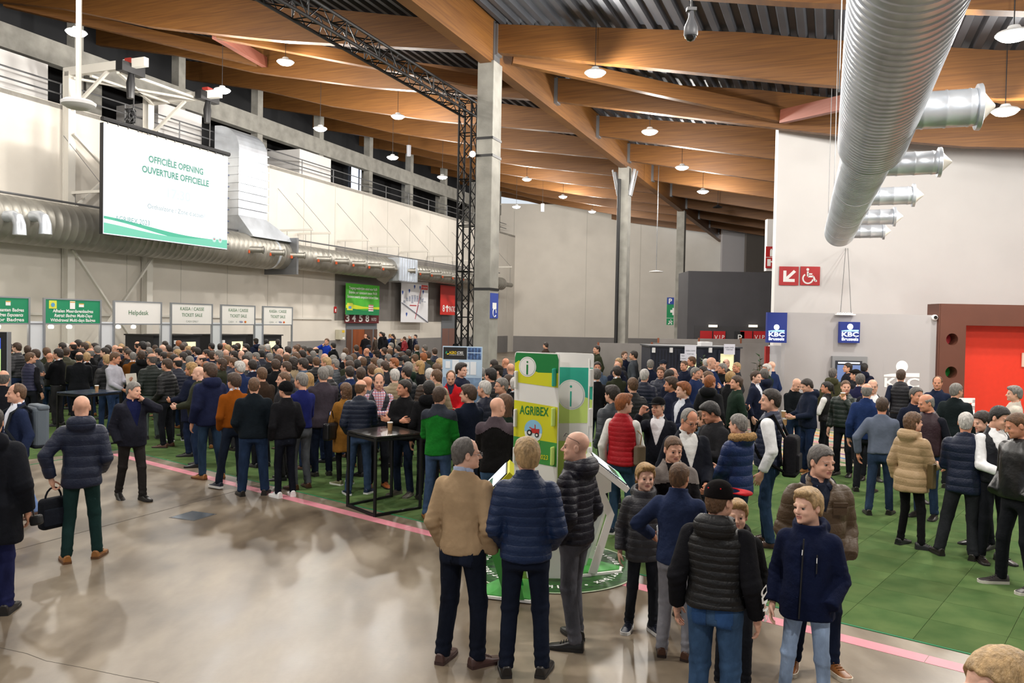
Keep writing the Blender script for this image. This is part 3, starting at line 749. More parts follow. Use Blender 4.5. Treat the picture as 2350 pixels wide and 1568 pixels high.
for f in (-.2, .5):
    q = S0 + (S1 - S0) * f; MB().tube([q - side * .5, q - side * .5 + UP * (zr(tu(q)[0]) - q.z + .5)], .008, 5).build('hanger_wire', M_steelg, sd)

# ------------------------------------------------------------------ small ceiling fixtures
def drop_rod(name, px, py_top, py_bot, depth, label, cat):
    a = at_y(px, py_bot, depth); t, u = tu(a); return thing(name, a, label, cat), a, zd(t)
o, a, zt_ = drop_rod('dome_camera', 1585, 0, 92, 10.2, 'grey dome security camera hanging on a rod under the roof sheet', 'camera')
MB().tube([a + UP * .16, Vector((a.x, a.y, zt_))], .014, 6).build('rod', M_blackp, o)
MB().lathe([(.02, .4), (.03, .38), (.035, .28), (.085, .16), (.09, .07), (.08, .05)], a, 20).build('housing', mat('camera_grey', '#55565a', .45), o, True)
MB().lathe([(.0, -.02), (.045, -.005), (.07, .03), (.075, .06)], a, 20).build('dome', mat('dome_glass', '#0b0b0d', .08, coat=1), o, True)
MB().obox(a + UP * .38, (.12, 0, 0), (0, .08, 0), (0, 0, .04)).build('bracket', M_steelg, o)
o, a, zt_ = drop_rod('hanging_speaker', 180, 0, 238, 15.0, 'white round ceiling fitting hung on a white pole before the left wall', 'speaker')
MB().tube([a + UP * .08, Vector((a.x, a.y, zt_))], .05, 10).build('pole', M_steelw, o)
MB().lathe([(.0, -.1), (.12, -.1), (.2, -.085), (.29, -.03), (.3, .02), (.24, .06), (.06, .08), (.05, .1)], a, 32).build('disc', M_whitep, o, True)
for px, py, dep in ((938, 346, 43.0), (1245, 477, 56.0)):
    o, a, zt_ = drop_rod('cylinder_speaker', px, py, py, dep, 'small grey cylinder speaker hanging below a timber beam', 'speaker')
    o['group'] = 'cylinder speakers under the beams'
    MB().lathe([(.0, -.28), (.11, -.28), (.12, .28), (.0, .28)], a, 14).build('body', mat('speaker_grey', '#8f9096', .5), o, True)
    MB().tube([a + UP * .2, Vector((a.x, a.y, zt_))], .008, 5).build('cord', M_blackp, o)
o, a, zt_ = drop_rod('antenna_disc', 1506, 420, 623, 41.0, 'small white disc on a long thin rod between two columns', 'antenna')
MB().tube([a, Vector((a.x, a.y, zt_))], .02, 6).build('rod', M_steelg, o)
MB().lathe([(0, -.04), (.35, -.04), (.36, 0), (.14, .04), (0, .04)], a, 20).build('disc', M_whitep, o, True)
# projector bar over the bank wall
pA = at_y(1943, 570, YW - .03)
zb_ = at_y(1940, 722, YK - .08)
o = thing('cable_hanger', zb_, 'pair of thin rods carrying a small bar over the square bank sign', 'hanger')
for s in (-.13, .15): MB().tube([zb_ + Vector((s, 0, 0)), Vector((pA.x + s * .25, pA.y, pA.z))], .009, 5).build('rod', M_steelg, o)
MB().obox(zb_, (.5, 0, 0), (0, .1, 0), (0, 0, .03)).build('bar', M_whitep, o)
MB().tube([zb_ + Vector((x * .01, .03, .03 + .02 * math.sin(x))) for x in range(-20, 21, 2)], .012, 5).build('cable', M_whitep, o)
cz = at_y(2148, 729, YK - .1)
o = thing('wall_camera', cz, 'small white dome camera at the top corner of the grey bank wall', 'camera')
MB().lathe([(.075, 0), (.075, .06), (.06, .08), (0, .09)], cz + Vector((0, .1, 0)), 16, axis=(0, -1, 0)).build('base', M_whitep, o, True)
MB().lathe([(.05, 0), (.04, .03), (0, .045)], cz + Vector((0, .02, 0)), 16, axis=(0, -1, -.2)).build('lens', mat('dome_glass', '#0b0b0d', .08, coat=1), o, True)
# ------------------------------------------------------------------ ticket and badge booths on the left
TB = -12.18
M_green = mat('booth_green', '#0d8a5e', .55); M_signw = mat('booth_sign_white', '#e8e6e3', .55); M_dkgreen = mat('print_green', '#2d6b3f', .6)
def pt_(px, py, t=TB): return on_t(px, py, t)
ZT, ZB = 3.07, 2.33
booths = [(-60, 66, 'g', ['voor Exposanten Badges', 'Retrait Badges Exposants', 'Exhibitor Badges'], 'green badge booth sign with three white lines, cut off beside the neighbouring green booth'),
          (101, 230, 'g', ['Afhalen Meerdagenbadges', 'Retrait Badges Multi-Days', 'Withdrawal Multi-days Badges'], 'green booth fascia reading Withdrawal Multi-days Badges over an aluminium frame'),
          (261, 369, 'h', ['Helpdesk'], 'white Helpdesk booth fascia over an aluminium frame'),
          (392, 486, 'k', ['KASSA / CAISSE', 'TICKET SALE', 'CASH ONLY'], 'white ticket sale booth fascia marked cash only'),
          (507, 584, 'k', ['KASSA / CAISSE', 'TICKET SALE', 'CASH'], 'white ticket sale booth fascia with card logos next to the cash only booth'),
          (603, 670, 'k', ['KASSA / CAISSE', 'TICKET SALE', 'CASH'], 'white ticket sale booth fascia with card logos, last of the booth row')]
prev = None
for a, b, kind, lines, lab in booths:
    u0, u1 = tu(pt_(a, 715))[1], tu(pt_(b, 715))[1]; uc_ = (u0 + u1) / 2; w = u1 - u0
    o = thing('booth_sign', B(TB, uc_, 0), lab, 'booth', 'badge and ticket booths along the left wall')
    for u in (u0, u1): MB().obox(B(TB, u, ZT / 2 + .01), NX * .06, EX * .06, UP * (ZT + .02)).build('post', M_alu, o)
    for z in (ZT, ZB): MB().obox(B(TB, uc_, z), NX * .05, EX * (w - .06), UP * .04).build('rail', M_alu, o)
    MB().obox(B(TB, uc_, (ZT + ZB) / 2), NX * .03, EX * (w - .06), UP * (ZT - ZB - .04)).build('fascia', M_green if kind == 'g' else M_signw, o)
    def T(s, fz, h, m, fw, sh=0.0, fx=0.0, al='CENTER', bold=0.0): text_mesh('lettering', s, B(TB + .016, uc_ + fx * w, ZB + fz * (ZT - ZB)), EX, UP, h, m, o, width=fw * w, shear=sh, align=al, bold=bold)
    if kind == 'g':
        for k, s in enumerate(lines): T(s, .46 - .185 * k, .095, white_text(), (.72, .68, .80)[k] if a > 0 else (.8, .76, .8)[k], .25 if k == 1 else 0, bold=.02)
        for fx, hh, ww in ((-.36, .17, .13),) if a > 0 else (): MB().obox(B(TB + .018, uc_ + fx * w, ZB + .77 * .74), NX * .006, EX * w * ww, UP * hh * 1.4).build('badge_print', mat('badge_yellow', '#d9dc4a', .6), o); MB().lathe([(0, 0), (.063, 0), (.063, .004), (0, .004)], B(TB + .022, uc_ + fx * w, ZB + .76 * .74), 14, axis=NX).build('badge_print', mat('badge_blue', '#5b9fd0', .6), o)
        for fx, hh, ww in ((-.02, .17, .09), (.14, .08, .09)) if a > 0 else ((.1, .09, .09),):
            MB().obox(B(TB + .018, uc_ + fx * w, ZB + .77 * .74), NX * .006, EX * w * ww, UP * hh * 1.4).build('badge_print', white_text(), o)
            MB().obox(B(TB + .02, uc_ + fx * w, ZB + .77 * .74 + hh * .53), NX * .006, EX * w * ww, UP * .028).build('badge_print', mat('badge_orange', '#d9a43a', .6), o)
    elif kind == 'h':
        T('Helpdesk', .42, .154, M_dkgreen, .42)
    else:
        T(lines[0], .68, .12, M_dkgreen, .58); T(lines[1], .38, .12, M_dkgreen, .5)
        T(lines[2], .1, .07, mat('print_grey', '#8b9690', .6), .3 if 'ONLY' in lines[2] else .14, fx=0 if 'ONLY' in lines[2] else -.22)
        if 'ONLY' not in lines[2]:
            T('VISA', .1, .07, mat('print_visa', '#27408f', .6), .11, fx=.08, bold=.02)
            for q, cc in ((.2, '#d0402e'), (.22, '#e79a2e')): MB().lathe([(0, 0), (.042, 0), (.042, .003), (0, .003)], B(TB + .018, uc_ + q * w, ZB + .145 * .74), 12, axis=NX).build('card_logo', mat('card' + cc, cc, .6), o)
            T('<', .1, .07, M_dkgreen, .03, fx=-.06)
    if kind in 'gh':
        for f in (.3, .62):
            q = B(TB - .45, u0 + f * w, ZB - .08)
            MB().lathe([(0, -.07), (.07, -.063), (.077, 0), (.042, .042), (0, .042)], q, 12).build('spotlight', M_bulb, o, True)
            MB().bar(q + UP * .03, B(TB - .02, u0 + f * w, ZB), .012).build('spotlight_arm', M_alu, o)
    MB().obox(B(TB - 1.4, uc_, .52), NX * .5, EX * (w - .1), UP * 1.04).build('counter', M_whitep, o)
    if prev is not None:
        v = thing('booth_wall', B(TB - .03, (prev + u0) / 2, 0), 'white infill panel in an aluminium frame between two booths', 'panel', 'white infill panels between the booths')
        MB().obox(B(TB - .03, (prev + u0) / 2, 1.2), NX * .03, EX * (u0 - prev - .06), UP * 2.4).build('panel', mat('infill', '#d9dde2', .5), v)
        MB().obox(B(TB - .03, (prev + u0) / 2, ZB), NX * .05, EX * (u0 - prev - .06), UP * .04).build('rail', M_alu, v)
    prev = u1
for px in (548, 662):      # slanted acrylic divider screens
    u = tu(pt_(px, 780))[1]
# ticket cabins behind the fascias
M_cab = mat('cabin_dark', '#17181d', .5); M_litw = mat('lit_window', '#e7e3b5', .5, emit='#efe9b4', estr=.55)
for k, (a, b, w0, w1, lab) in enumerate(((352, 366, None, None, 'narrow dark ticket cabin end beside the Helpdesk booth'), (396, 459, 422, 448, 'dark ticket cabin with a lit yellow window under the cash only sign'),
                                    (507, 564, 532, 556, 'dark ticket cabin with a lit window under the middle ticket sale sign'), (604, 646, 618, 632, 'dark ticket cabin with a lit window under the last ticket sale sign'))):
    tC = TB - 2.2
    p, q = on_t(a, 771, tC), on_t(b, 771, tC); u0, u1 = tu(p)[1], tu(q)[1]; z = p.z
    o = thing('ticket_cabin', B(tC, (u0 + u1) / 2, 0), lab, 'kiosk', 'ticket cabins behind the booth fascias')
    MB().obox(B(tC - .7, (u0 + u1) / 2, z / 2), NX * 1.4, EX * (u1 - u0), UP * z).build('cabin_body', M_cab, o)
    MB().obox(B(tC - .68, (u0 + u1) / 2, z + .02), NX * 1.5, EX * (u1 - u0 + .1), UP * .05).build('roof', M_blackp, o)
    if w0:
        g, h = tu(on_t(w0, 790, tC))[1], tu(on_t(w1, 790, tC))[1]
        MB().obox(B(tC + .01, (g + h) / 2, z - .75), NX * .03, EX * (h - g), UP * 1.0).build('window', M_litw, o)
        MB().obox(B(tC + .015, u0 + .12, z - .25), NX * .1, EX * .1, UP * .14).build('lamp', M_whitep, o)

# ------------------------------------------------------------------ doors and signs on the far part of the left wall
M_doorw = mat('door_wood', '#8a4418', .45, var=.15, scale=3, stretch=(1, 1, .2)); M_doorb = mat('door_brown', '#5a4034', .5)
ud0, ud1 = tu(on_t(793, 760, TW))[1], tu(on_t(863, 760, TW))[1]
zdo = on_t(830, 741, TW).z
d1 = MB().obox(B(TW + .03, (ud0 + ud1) / 2, zdo / 2), NX * .06, EX * (ud1 - ud0), UP * zdo).build('door_1', mat('door_frame_grey', '#6d7176', .5)); struct(d1)
zdt = on_t(830, 756, TW).z
for f0, f1, m in ((0, .15, M_doorb), (.2, .56, M_doorw), (.57, .84, M_doorb), (.9, 1.0, M_doorb)):
    MB().obox(B(TW + .07, ud0 + (ud1 - ud0) * (f0 + f1) / 2, zdt / 2), NX * .04, EX * (ud1 - ud0) * (f1 - f0), UP * zdt).build('door_leaf', m, d1)
ue0, ue1 = tu(on_t(1012, 760, TW))[1], tu(on_t(1046, 760, TW))[1]
d2 = MB().obox(B(TW + .03, (ue0 + ue1) / 2, on_t(1030, 725, TW).z / 2), NX * .06, EX * (ue1 - ue0), UP * on_t(1030, 725, TW).z).build('door_2', mat('door_frame_grey', '#6d7176', .5)); struct(d2)
for f0, f1 in ((.03, .42), (.47, .9)):
    MB().obox(B(TW + .07, ue0 + (ue1 - ue0) * (f0 + f1) / 2, on_t(1030, 754, TW).z / 2), NX * .04, EX * (ue1 - ue0) * (f1 - f0), UP * on_t(1030, 754, TW).z).build('door_leaf', mat('door_pinkbrown', '#7d5a50', .5), d2)
def board(name, x0, x1, y0, y1, t, label, cat, m, th=.03):
    """board on the plane t whose corners are seen at the given pixels"""
    a, b = on_t(x0, (y0 + y1) / 2, t), on_t(x1, (y0 + y1) / 2, t); xm = (x0 + x1) / 2
    z1, z0 = on_t(xm, y0, t).z, on_t(xm, y1, t).z; ua_, ub_ = tu(a)[1], tu(b)[1]
    o = thing(name, B(t, (ua_ + ub_) / 2, z0), label, cat)
    MB().obox(B(t, (ua_ + ub_) / 2, (z0 + z1) / 2), NX * th, EX * (ub_ - ua_), UP * (z1 - z0)).build('board', m, o)
    P = lambda fx, fz, lift=.0: B(t + th / 2 + lift, ua_ + fx * (ub_ - ua_), z0 + fz * (z1 - z0))
    return o, P, ub_ - ua_, z1 - z0
def rect(o, P, w, h, x0, x1, z0, z1, m, name='print', lift=.004):
    MB().obox(P((x0 + x1) / 2, (z0 + z1) / 2, lift), NX * .003, EX * w * (x1 - x0), UP * h * (z1 - z0)).build(name, m, o)
def fpoly(o, P, pts, m, name='print', lift=.004):
    MB().add([P(a, b, lift) for a, b in pts], [tuple(range(len(pts)))]).build(name, m, o)
TS_ = TW + .5
o, P, w, h = board('hanging_banner', 793.5, 870, 653, 723, TS_, 'green hanging banner with white lines and a yellow wave above the numbered door', 'banner', mat('banner_green', '#4db034', .7, var=.1, scale=2))
fpoly(o, P, [(0, .2), (.2, .17), (.5, .2), (.75, .22), (1, .19), (1, .28), (.75, .26), (.5, .27), (.2, .33), (0, .31)], mat('banner_yellow', '#c8d72a', .7))
fpoly(o, P, [(0, 0), (1, 0), (1, .2), (.75, .17), (.5, .15), (.25, .19), (0, .21)], mat('banner_dkgreen', '#0b7a45', .7), lift=.006)
for k, (s, fw) in enumerate((('Toegang wedstrijden enkel voor 9u30', .84), ('Entrée par concours avant 9h30', .84), ('Entrance towards competition before 9:30am', .92))):
    text_mesh('lettering', s, P(.5, .82 - .14 * k, .006), EX, UP, .154, white_text(), o, width=w * fw, bold=.01)
rect(o, P, w, h, .03, .19, .14, .37, mat('badge_yellow', '#d9dc4a', .6), lift=.009); rect(o, P, w, h, .07, .15, .19, .27, mat('badge_blue', '#5b9fd0', .6), lift=.012)
for k in range(6): rect(o, P, w, h, .66, .81, .13 + .037 * k, .16 + .037 * k, [white_text(), mat('logo_pink', '#d56a7c', .6)][k % 2], lift=.009)
o, P, w, h = board('door_number_sign', 791, 869, 723, 742, TW + .2, 'dark red sign with white numbers 3 4 5 8 above the wooden door', 'sign', mat('sign_maroon', '#5b1418', .5))
for s, fx in (('3', .07), ('4', .25), ('5', .45), ('8', .64)): text_mesh('lettering', s, P(fx, .2, .004), EX, UP, h * .8, white_text(), o, width=w * .11, bold=.03)
text_mesh('lettering', 'PATIO', P(.84, .28, .004), EX, UP, h * .4, white_text(), o, width=w * .15)
o, P, w, h = board('site_map_board', 920.5, 982, 645, 740, TS_, 'white site map board with grey halls and a red route between two doors', 'map board', mat('map_white', '#e6e6ea', .6))
m_hall = mat('map_hall_grey', '#a7abb8', .7)
for k in range(9):
    x = .07 + k * .095; zt2 = .66 - .0022 * (k - 4) ** 2 * 4
    rect(o, P, w, h, x, x + .075, .5 if k % 3 else .46, zt2, m_hall, 'map_hall')
for k in range(8): text_mesh('map_number', str(k + 1), P(.1 + k * .1, .56, .008), EX, UP, .126, mat('map_blue', '#2b4fa0', .6), o)
MB().bar(P(.0, .46, .006), P(1.0, .0, .006), .02, .126, up=NX).build('map_road', mat('map_road', '#9097ad', .7), o)
MB().bar(P(.5, .08, .008), P(.72, .84, .008), .02, .056, up=NX).build('map_route', mat('map_routered', '#b8575a', .7), o)
MB().bar(P(.5, .08, .009), P(.62, .42, .009), .02, .07, up=NX).build('map_route', mat('map_routegrey', '#81879c', .7), o)
rect(o, P, w, h, .3, .55, .39, .42, mat('map_routered', '#b8575a', .7), 'map_route', .006)
rect(o, P, w, h, .73, .98, .81, .92, mat('map_red', '#cc2f2a', .6), 'map_flag', .007)
text_mesh('map_flag_text', 'YOU ARE HERE', P(.855, .84, .012), EX, UP, .126, white_text(), o, width=w * .2)
for x, z in ((.04, .68), (.28, .73), (.47, .84), (.68, .83), (.8, .73), (.19, .17)):
    fpoly(o, P, [(x, z - .04), (x + .03, z + .03), (x + .02, z + .06), (x - .02, z + .06), (x - .03, z + .03)], mat('map_blue', '#2b4fa0', .6), 'map_pin', .008)
o, P, w, h = board('patio_sign', 1010.5, 1048, 656, 723, TS_, 'red hanging sign with a white 8, an up arrow and PATIO', 'sign', mat('sign_red2', '#c9281f', .55))
text_mesh('lettering', '8', P(.19, .11, .004), EX, UP, h * .22, white_text(), o, width=w * .13, bold=.012)
text_mesh('lettering', 'PATIO', P(.72, .11, .004), EX, UP, h * .19, white_text(), o, width=w * .4, bold=.012)
fpoly(o, P, [(.37, .1), (.43, .1), (.43, .25), (.5, .22), (.5, .26), (.40, .34), (.30, .26), (.30, .22), (.37, .25)], white_text())
o, P, w, h = board('hanging_ledge', 905, 1062, 638, 641, TW + .3, 'thin white strip light along the wall above the map', 'strip', M_steelw)
o, P, w, h = board('switch_cabinet', 774, 787, 757, 779, TW + .15, 'beige electrical cabinet with a yellow warning sticker beside the numbered door', 'cabinet', mat('cabinet_beige', '#b9b49f', .5), .25)
rect(o, P, w, h, .5, .95, .7, .95, mat('warn_yellow', '#d8b52a', .6)); rect(o, P, w, h, .6, .95, .05, .22, white_text())
o, P, w, h = board('fire_hose_sign', 767, 772, 704, 718, TW + .05, 'tiny red and white fire extinguisher sign on the wall by the grey field', 'sign', mat('sign_red', '#b5161c', .5))
rect(o, P, w, h, .3, .7, .15, .65, white_text())
o, P, w, h = board('small_wall_sign', 1049, 1055, 716, 726, TW + .05, 'tiny white sign beside the red patio sign', 'sign', white_text())

# ------------------------------------------------------------------ pictogram signs facing the camera
def fboard(name, x0, x1, y0, y1, Y, label, cat, m, th=.03, group=None):
    a, b = at_y(x0, (y0 + y1) / 2, Y), at_y(x1, (y0 + y1) / 2, Y); xm = (x0 + x1) / 2
    z1, z0 = at_y(xm, y0, Y).z, at_y(xm, y1, Y).z
    o = thing(name, ((a.x + b.x) / 2, Y, z0), label, cat, group)
    MB().box(a.x, b.x, Y - th, Y, z0, z1).build('board', m, o)
    P = lambda fx, fz, lift=0.0: Vector((a.x + fx * (b.x - a.x), Y - th - lift, z0 + fz * (z1 - z0)))
    return o, P, b.x - a.x, z1 - z0
def fp(o, P, pts, m, name='pictogram', lift=.004): MB().add([P(a, b, lift) for a, b in pts], [tuple(range(len(pts)))]).build(name, m, o)
def fdisc(o, P, x, z, r, m, name='pictogram', lift=.004, sy=1.0): fp(o, P, [(x + r * math.cos(2 * math.pi * k / 24), z + r * sy * math.sin(2 * math.pi * k / 24)) for k in range(24)], m, name, lift)
def fline(o, P, pts, wd, m, name='pictogram', lift=.005):
    mb = MB()
    for p, q in zip(pts[:-1], pts[1:]): mb.bar(P(*p, lift), P(*q, lift), .002, wd, up=(0, 0, 1))
    q = [P(*p, lift) for p in pts]; mb = MB()
    for a, b in zip(q[:-1], q[1:]):
        d = (b - a).normalized(); s = Vector((-d.z, 0, d.x)) * wd / 2; mb.quad(a - s, b - s, b + s, a + s)
    mb.build(name, m, o)
M_sred = mat('sign_red', '#b5161c', .5); WT = white_text()
o, P, w, h = fboard('arrow_sign', 1788, 1832, 612, 655, YW - .02, 'red square sign with a white down-left arrow on the white wall', 'sign', M_sred)
fp(o, P, [(.2, .18), (.8, .18), (.8, .34), (.47, .34), (.86, .72), (.74, .82), (.36, .45), (.36, .78), (.2, .78)], WT)
o, P, w, h = fboard('wheelchair_sign', 1836.5, 1881, 612, 655, YW - .02, 'red square sign with a white wheelchair symbol on the white wall', 'sign', M_sred)
fdisc(o, P, .36, .84, .075, WT)
fline(o, P, [(.36, .74), (.38, .47), (.66, .47), (.76, .22), (.84, .26)], .06, WT); fline(o, P, [(.38, .6), (.6, .6)], .045, WT)
fline(o, P, [(.38 + .26 * math.cos(a), .36 + .26 * math.sin(a)) for a in np.linspace(2.2, 6.1, 18)], .05, WT)
o, P, w, h = fboard('fire_extinguisher_sign', 1757, 1780, 566, 616, 34.15, 'red fire extinguisher and hose sign on the wall edge beside the dark portal', 'sign', M_sred)
fp(o, P, [(.4, .55), (.65, .55), (.65, .82), (.55, .9), (.5, .9), (.4, .82)], WT); fp(o, P, [(.15, .1), (.5, .1), (.5, .42), (.15, .42)], WT); fdisc(o, P, .85, .3, .1, WT, sy=.5); fline(o, P, [(.5, .3), (.8, .3)], .06, WT); fline(o, P, [(0, .5), (1, .5)], .02, WT)
o, P, w, h = fboard('fire_hose_sign', 1570, 1581, 673, 697, 67.0, 'red fire hose sign between the rear column and the dark portal', 'sign', M_sred)
fp(o, P, [(.35, .55), (.65, .55), (.65, .85), (.35, .85)], WT); fp(o, P, [(.1, .1), (.6, .1), (.6, .42), (.1, .42)], WT)
o, P, w, h = fboard('exit_sign', 1530, 1546, 683, 746, 51.8, 'stacked blue parking sign and green first aid and exit signs hung by the rear column', 'sign', mat('sign_green', '#0e8a55', .5))
fp(o, P, [(0, .75), (1, .75), (1, 1), (0, 1)], mat('sign_blue', '#23409b', .5), lift=.003)
text_mesh('lettering', 'P', P(.45, .79, .006), (1, 0, 0), (0, 0, 1), h * .17, WT, o, bold=.03)
fp(o, P, [(.5, .45), (.8, .45), (.8, .36), (1, .36), (1, .62), (.8, .62), (.8, .55), (.5, .55)], WT, lift=.006)
fline(o, P, [(0, .25), (1, .25)], .02, WT); fdisc(o, P, .6, .19, .06, WT, sy=.25)
fline(o, P, [(.55, .16), (.5, .09), (.25, .03)], .07, WT); fline(o, P, [(.5, .1), (.75, .06), (.7, .02)], .063, WT); fline(o, P, [(.3, .13), (.55, .15), (.85, .12)], .05, WT)

# bank signs -----------------------------------------------------------------
M_bank = mat('bank_blue', '#14235f', .4, emit='#16318f', estr=.35)
M_lit = mat('bank_lit_white', '#f2f6ff', .5, emit='#e7f0ff', estr=1.6); M_litb = mat('bank_lit_blue', '#7db2ee', .5, emit='#8fc0f5', estr=1.1)
def bank_logo(o, P, x0, x1, z0, z1, m1, m2, lower=True):
    X = lambda f: x0 + f * (x1 - x0); Z = lambda f: z0 + f * (z1 - z0)
    w = (P(1, 0) - P(0, 0)).length; h = (P(0, 1) - P(0, 0)).length
    r = .17 * (x1 - x0)
    fp(o, P, [(X(.5) + r * math.cos(2 * math.pi * k / 24), Z(.84) + r * w / h * math.sin(2 * math.pi * k / 24)) for k in range(24)], m1, 'logo_disc', .005)
    fp(o, P, [(X(0), Z(.56)), (X(1), Z(.56)), (X(1), Z(.67)), (X(.6), Z(.665)), (X(.2), Z(.64)), (X(0), Z(.61))], m2, 'logo_wave', .005)
    text_mesh('lettering', 'KBC', P(X(.5), Z(.28), .006), (1, 0, 0), (0, 0, 1), h * (z1 - z0) * .25, m1, o, width=w * (x1 - x0) * .98, bold=.022)
    if lower: text_mesh('lettering', 'Brussels', P(X(.5), Z(.04), .006), (1, 0, 0), (0, 0, 1), h * (z1 - z0) * .18, m1, o, width=w * (x1 - x0) * .96, bold=.012)
o, P, w, h = fboard('bank_sign', 1923.5, 1969, 739, 787, YK - .02, 'glowing blue square bank sign above the cash machine on the grey wall', 'sign', M_bank, .12)
bank_logo(o, P, .07, .93, .08, .9, M_lit, M_litb)
o, P, w, h = fboard('bank_sign', 1757, 1802.5, 717.5, 786.5, YK - .0, 'tall glowing blue bank sign at the outer corner of the grey bank block', 'sign', M_bank, .12)
bank_logo(o, P, .07, .88, .06, .6, M_lit, M_litb)
o, P, w, h = fboard('wall_logo', 2025, 2110, 828, 898, YK + .035, 'large white bank logo painted low on the grey bank wall', 'logo', mat('bank_grey', '#a9a6a7', .7, var=.03, scale=1), .036)
bank_logo(o, P, .02, .98, -.2, 1.0, WT, WT, False)
# cash machine
o, P, w, h = fboard('cash_machine', 1906, 1986, 818, 900, YK - .01, 'grey wall cash machine with a dark lit screen under the square bank sign', 'cash machine', mat('atm_frame', '#8e9093', .45, .3), .1)
fp(o, P, [(.08, .35), (.85, .35), (.85, .88), (.08, .88)], mat('atm_dark', '#2c2f38', .4), 'recess', .004)
fp(o, P, [(.14, .3), (.8, .3), (.8, .76), (.14, .76)], mat('atm_screen', '#56658a', .3, emit='#6f86b8', estr=.5), 'screen', .008)
fp(o, P, [(.16, .8), (.78, .8), (.78, .84), (.16, .84)], mat('atm_slot', '#d8dce6', .3, emit='#dfe6f2', estr=.8), 'light_strip', .008)
MB().obox(P(.47, .12, .1), (w * .8, 0, 0), (0, .2, 0), (0, 0, .06)).build('keypad_shelf', mat('atm_frame2', '#6c6e72', .4, .4), o)

# ------------------------------------------------------------------ blue ticket kiosk at the right rear
Yk = 23.2
a, b = at_y(1493, 800, Yk), at_y(1699, 800, Yk); zk_ = at_y(1600, 795, Yk).z
o = thing('ticket_kiosk', ((a.x + b.x) / 2, Yk, 0), 'dark blue ticket kiosk with two lit windows before the grey partitions', 'kiosk')
m_kb = mat('kiosk_blue', '#1b2133', .5, var=.1, scale=30)
MB().box(a.x, b.x, Yk, Yk + 1.6, .0, zk_ - .04).build('body', m_kb, o)
MB().box(a.x - .05, b.x + .05, Yk - .06, Yk + 1.65, zk_ - .04, zk_).build('roof', mat('kiosk_roof', '#3a3d44', .5), o)
for px0, px1 in ((1568, 1600), (1650, 1686)):
    p, q = at_y(px0, 830, Yk - .02), at_y(px1, 830, Yk - .02)
    MB().box(p.x, q.x, Yk - .03, Yk, .95, at_y(px0, 812, Yk).z).build('window', M_litw, o)
    for x in (p.x, q.x): MB().box(x - .03, x + .03, Yk - .05, Yk, .9, zk_ - .1).build('window_frame', m_kb, o)
for px in (1500, 1540, 1630):
    q = at_y(px, 803, Yk - .06); MB().box(q.x - .04, q.x + .04, Yk - .12, Yk, q.z - .08, q.z + .06).build('lamp', M_whitep, o)
for k in range(11): MB().box(a.x + .05 + k * .09, a.x + .06 + k * .09, Yk - .012, Yk, .9, zk_ - .12).build('grille_bar', M_blackp, o)
for px0, px1, py0, py1, lab, l3 in ((1571, 1597.5, 792, 830, 'white ticket sale notice on the kiosk marked cash only', 'CASH'), (1661, 1686.5, 790, 814, 'white ticket sale notice over the kiosk window near the plant', 'CASH')):
    o2, P, w, h = fboard('paper_notice', px0, px1, py0, py1, Yk - .1, lab, 'notice', mat('paper', '#e6e7f2', .7), .01)
    text_mesh('lettering', 'KASSA / CAISSE', P(.5, .62, .002), (1, 0, 0), (0, 0, 1), .035, mat('print_dark', '#4b5560', .7), o2, width=w * .8)
    text_mesh('lettering', 'TICKET SALE', P(.5, .42, .002), (1, 0, 0), (0, 0, 1), .035, mat('print_dark', '#4b5560', .7), o2, width=w * .6)
o2, P, w, h = fboard('paper_notice', 1561, 1573.5, 812, 828, Yk - .13, 'small white NO CASH notice taped beside the kiosk window', 'notice', mat('paper', '#e6e7f2', .7), .01)
text_mesh('lettering', 'NO', P(.5, .6, .002), (1, 0, 0), (0, 0, 1), .04, mat('print_dark', '#4b5560', .7), o2); text_mesh('lettering', 'CASH', P(.5, .2, .002), (1, 0, 0), (0, 0, 1), .04, mat('print_dark', '#4b5560', .7), o2)
MB().box(at_y(1615, 787, Yk).x, at_y(1641, 787, Yk).x, Yk + .3, Yk + .8, zk_, zk_ + .12).build('roof_box', M_whitep, o)

# potted plants by the kiosk
def plant(px, py, Y, hgt, label, seed):
    rnd = random.Random(seed); top = at_y(px, py, Y); base = Vector((top.x, Y, 0))
    o = thing('potted_plant', base, label, 'plant')
    MB().lathe([(.0, 0), (.16, 0), (.2, .38), (.17, .38), (.16, .34), (0, .34)], base, 20).build('pot', M_blackp, o, True)
    st = MB(); lf = []
    for k in range(7):
        a = rnd.uniform(0, 6.28); L = hgt * rnd.uniform(.7, 1.0)
        pts = [base + UP * .34 + Vector((math.cos(a) * .28 * f ** 1.6 * (L / 1.2), math.sin(a) * .28 * f ** 1.6 * (L / 1.2), (top.z - .34) * f * L / hgt)) for f in np.linspace(0, 1, 6)]
        st.tube(pts, [.012] * 5 + [.004], 5)
        for j in range(16):
            f = rnd.uniform(.35, 1.0); i = min(4, int(f * 5)); p = pts[i].lerp(pts[i + 1], f * 5 - i); lf.append((p, rnd.uniform(0, 6.28), rnd.uniform(-.2, .9)))
    st.build('stem', mat('plant_stem', '#4b3d22', .8), o)
    leaf = MB().add([(0, 0, 0), (.03, .05, .01), (0, .13, -.01), (-.03, .05, .01)], [(0, 1, 2), (0, 2, 3)]).build('leaf', mat('plant_leaf', '#23401c', .5, var=.3), None); me = leaf.data; bpy.data.objects.remove(leaf)
    for p, a, e in lf:
        l = bpy.data.objects.new('leaf', me); C.objects.link(l); l.parent = o; l.location = p - base; l.rotation_euler = (e, 0, a); s = rnd.uniform(.8, 1.5); l.scale = (s, s, s)
plant(1748, 815, 20.6, 1.5, 'leafy green potted plant at the end of the ticket kiosk', 3)
plant(1628, 812, 22.55, 1.5, 'small leafy plant standing between the two kiosk windows', 5)

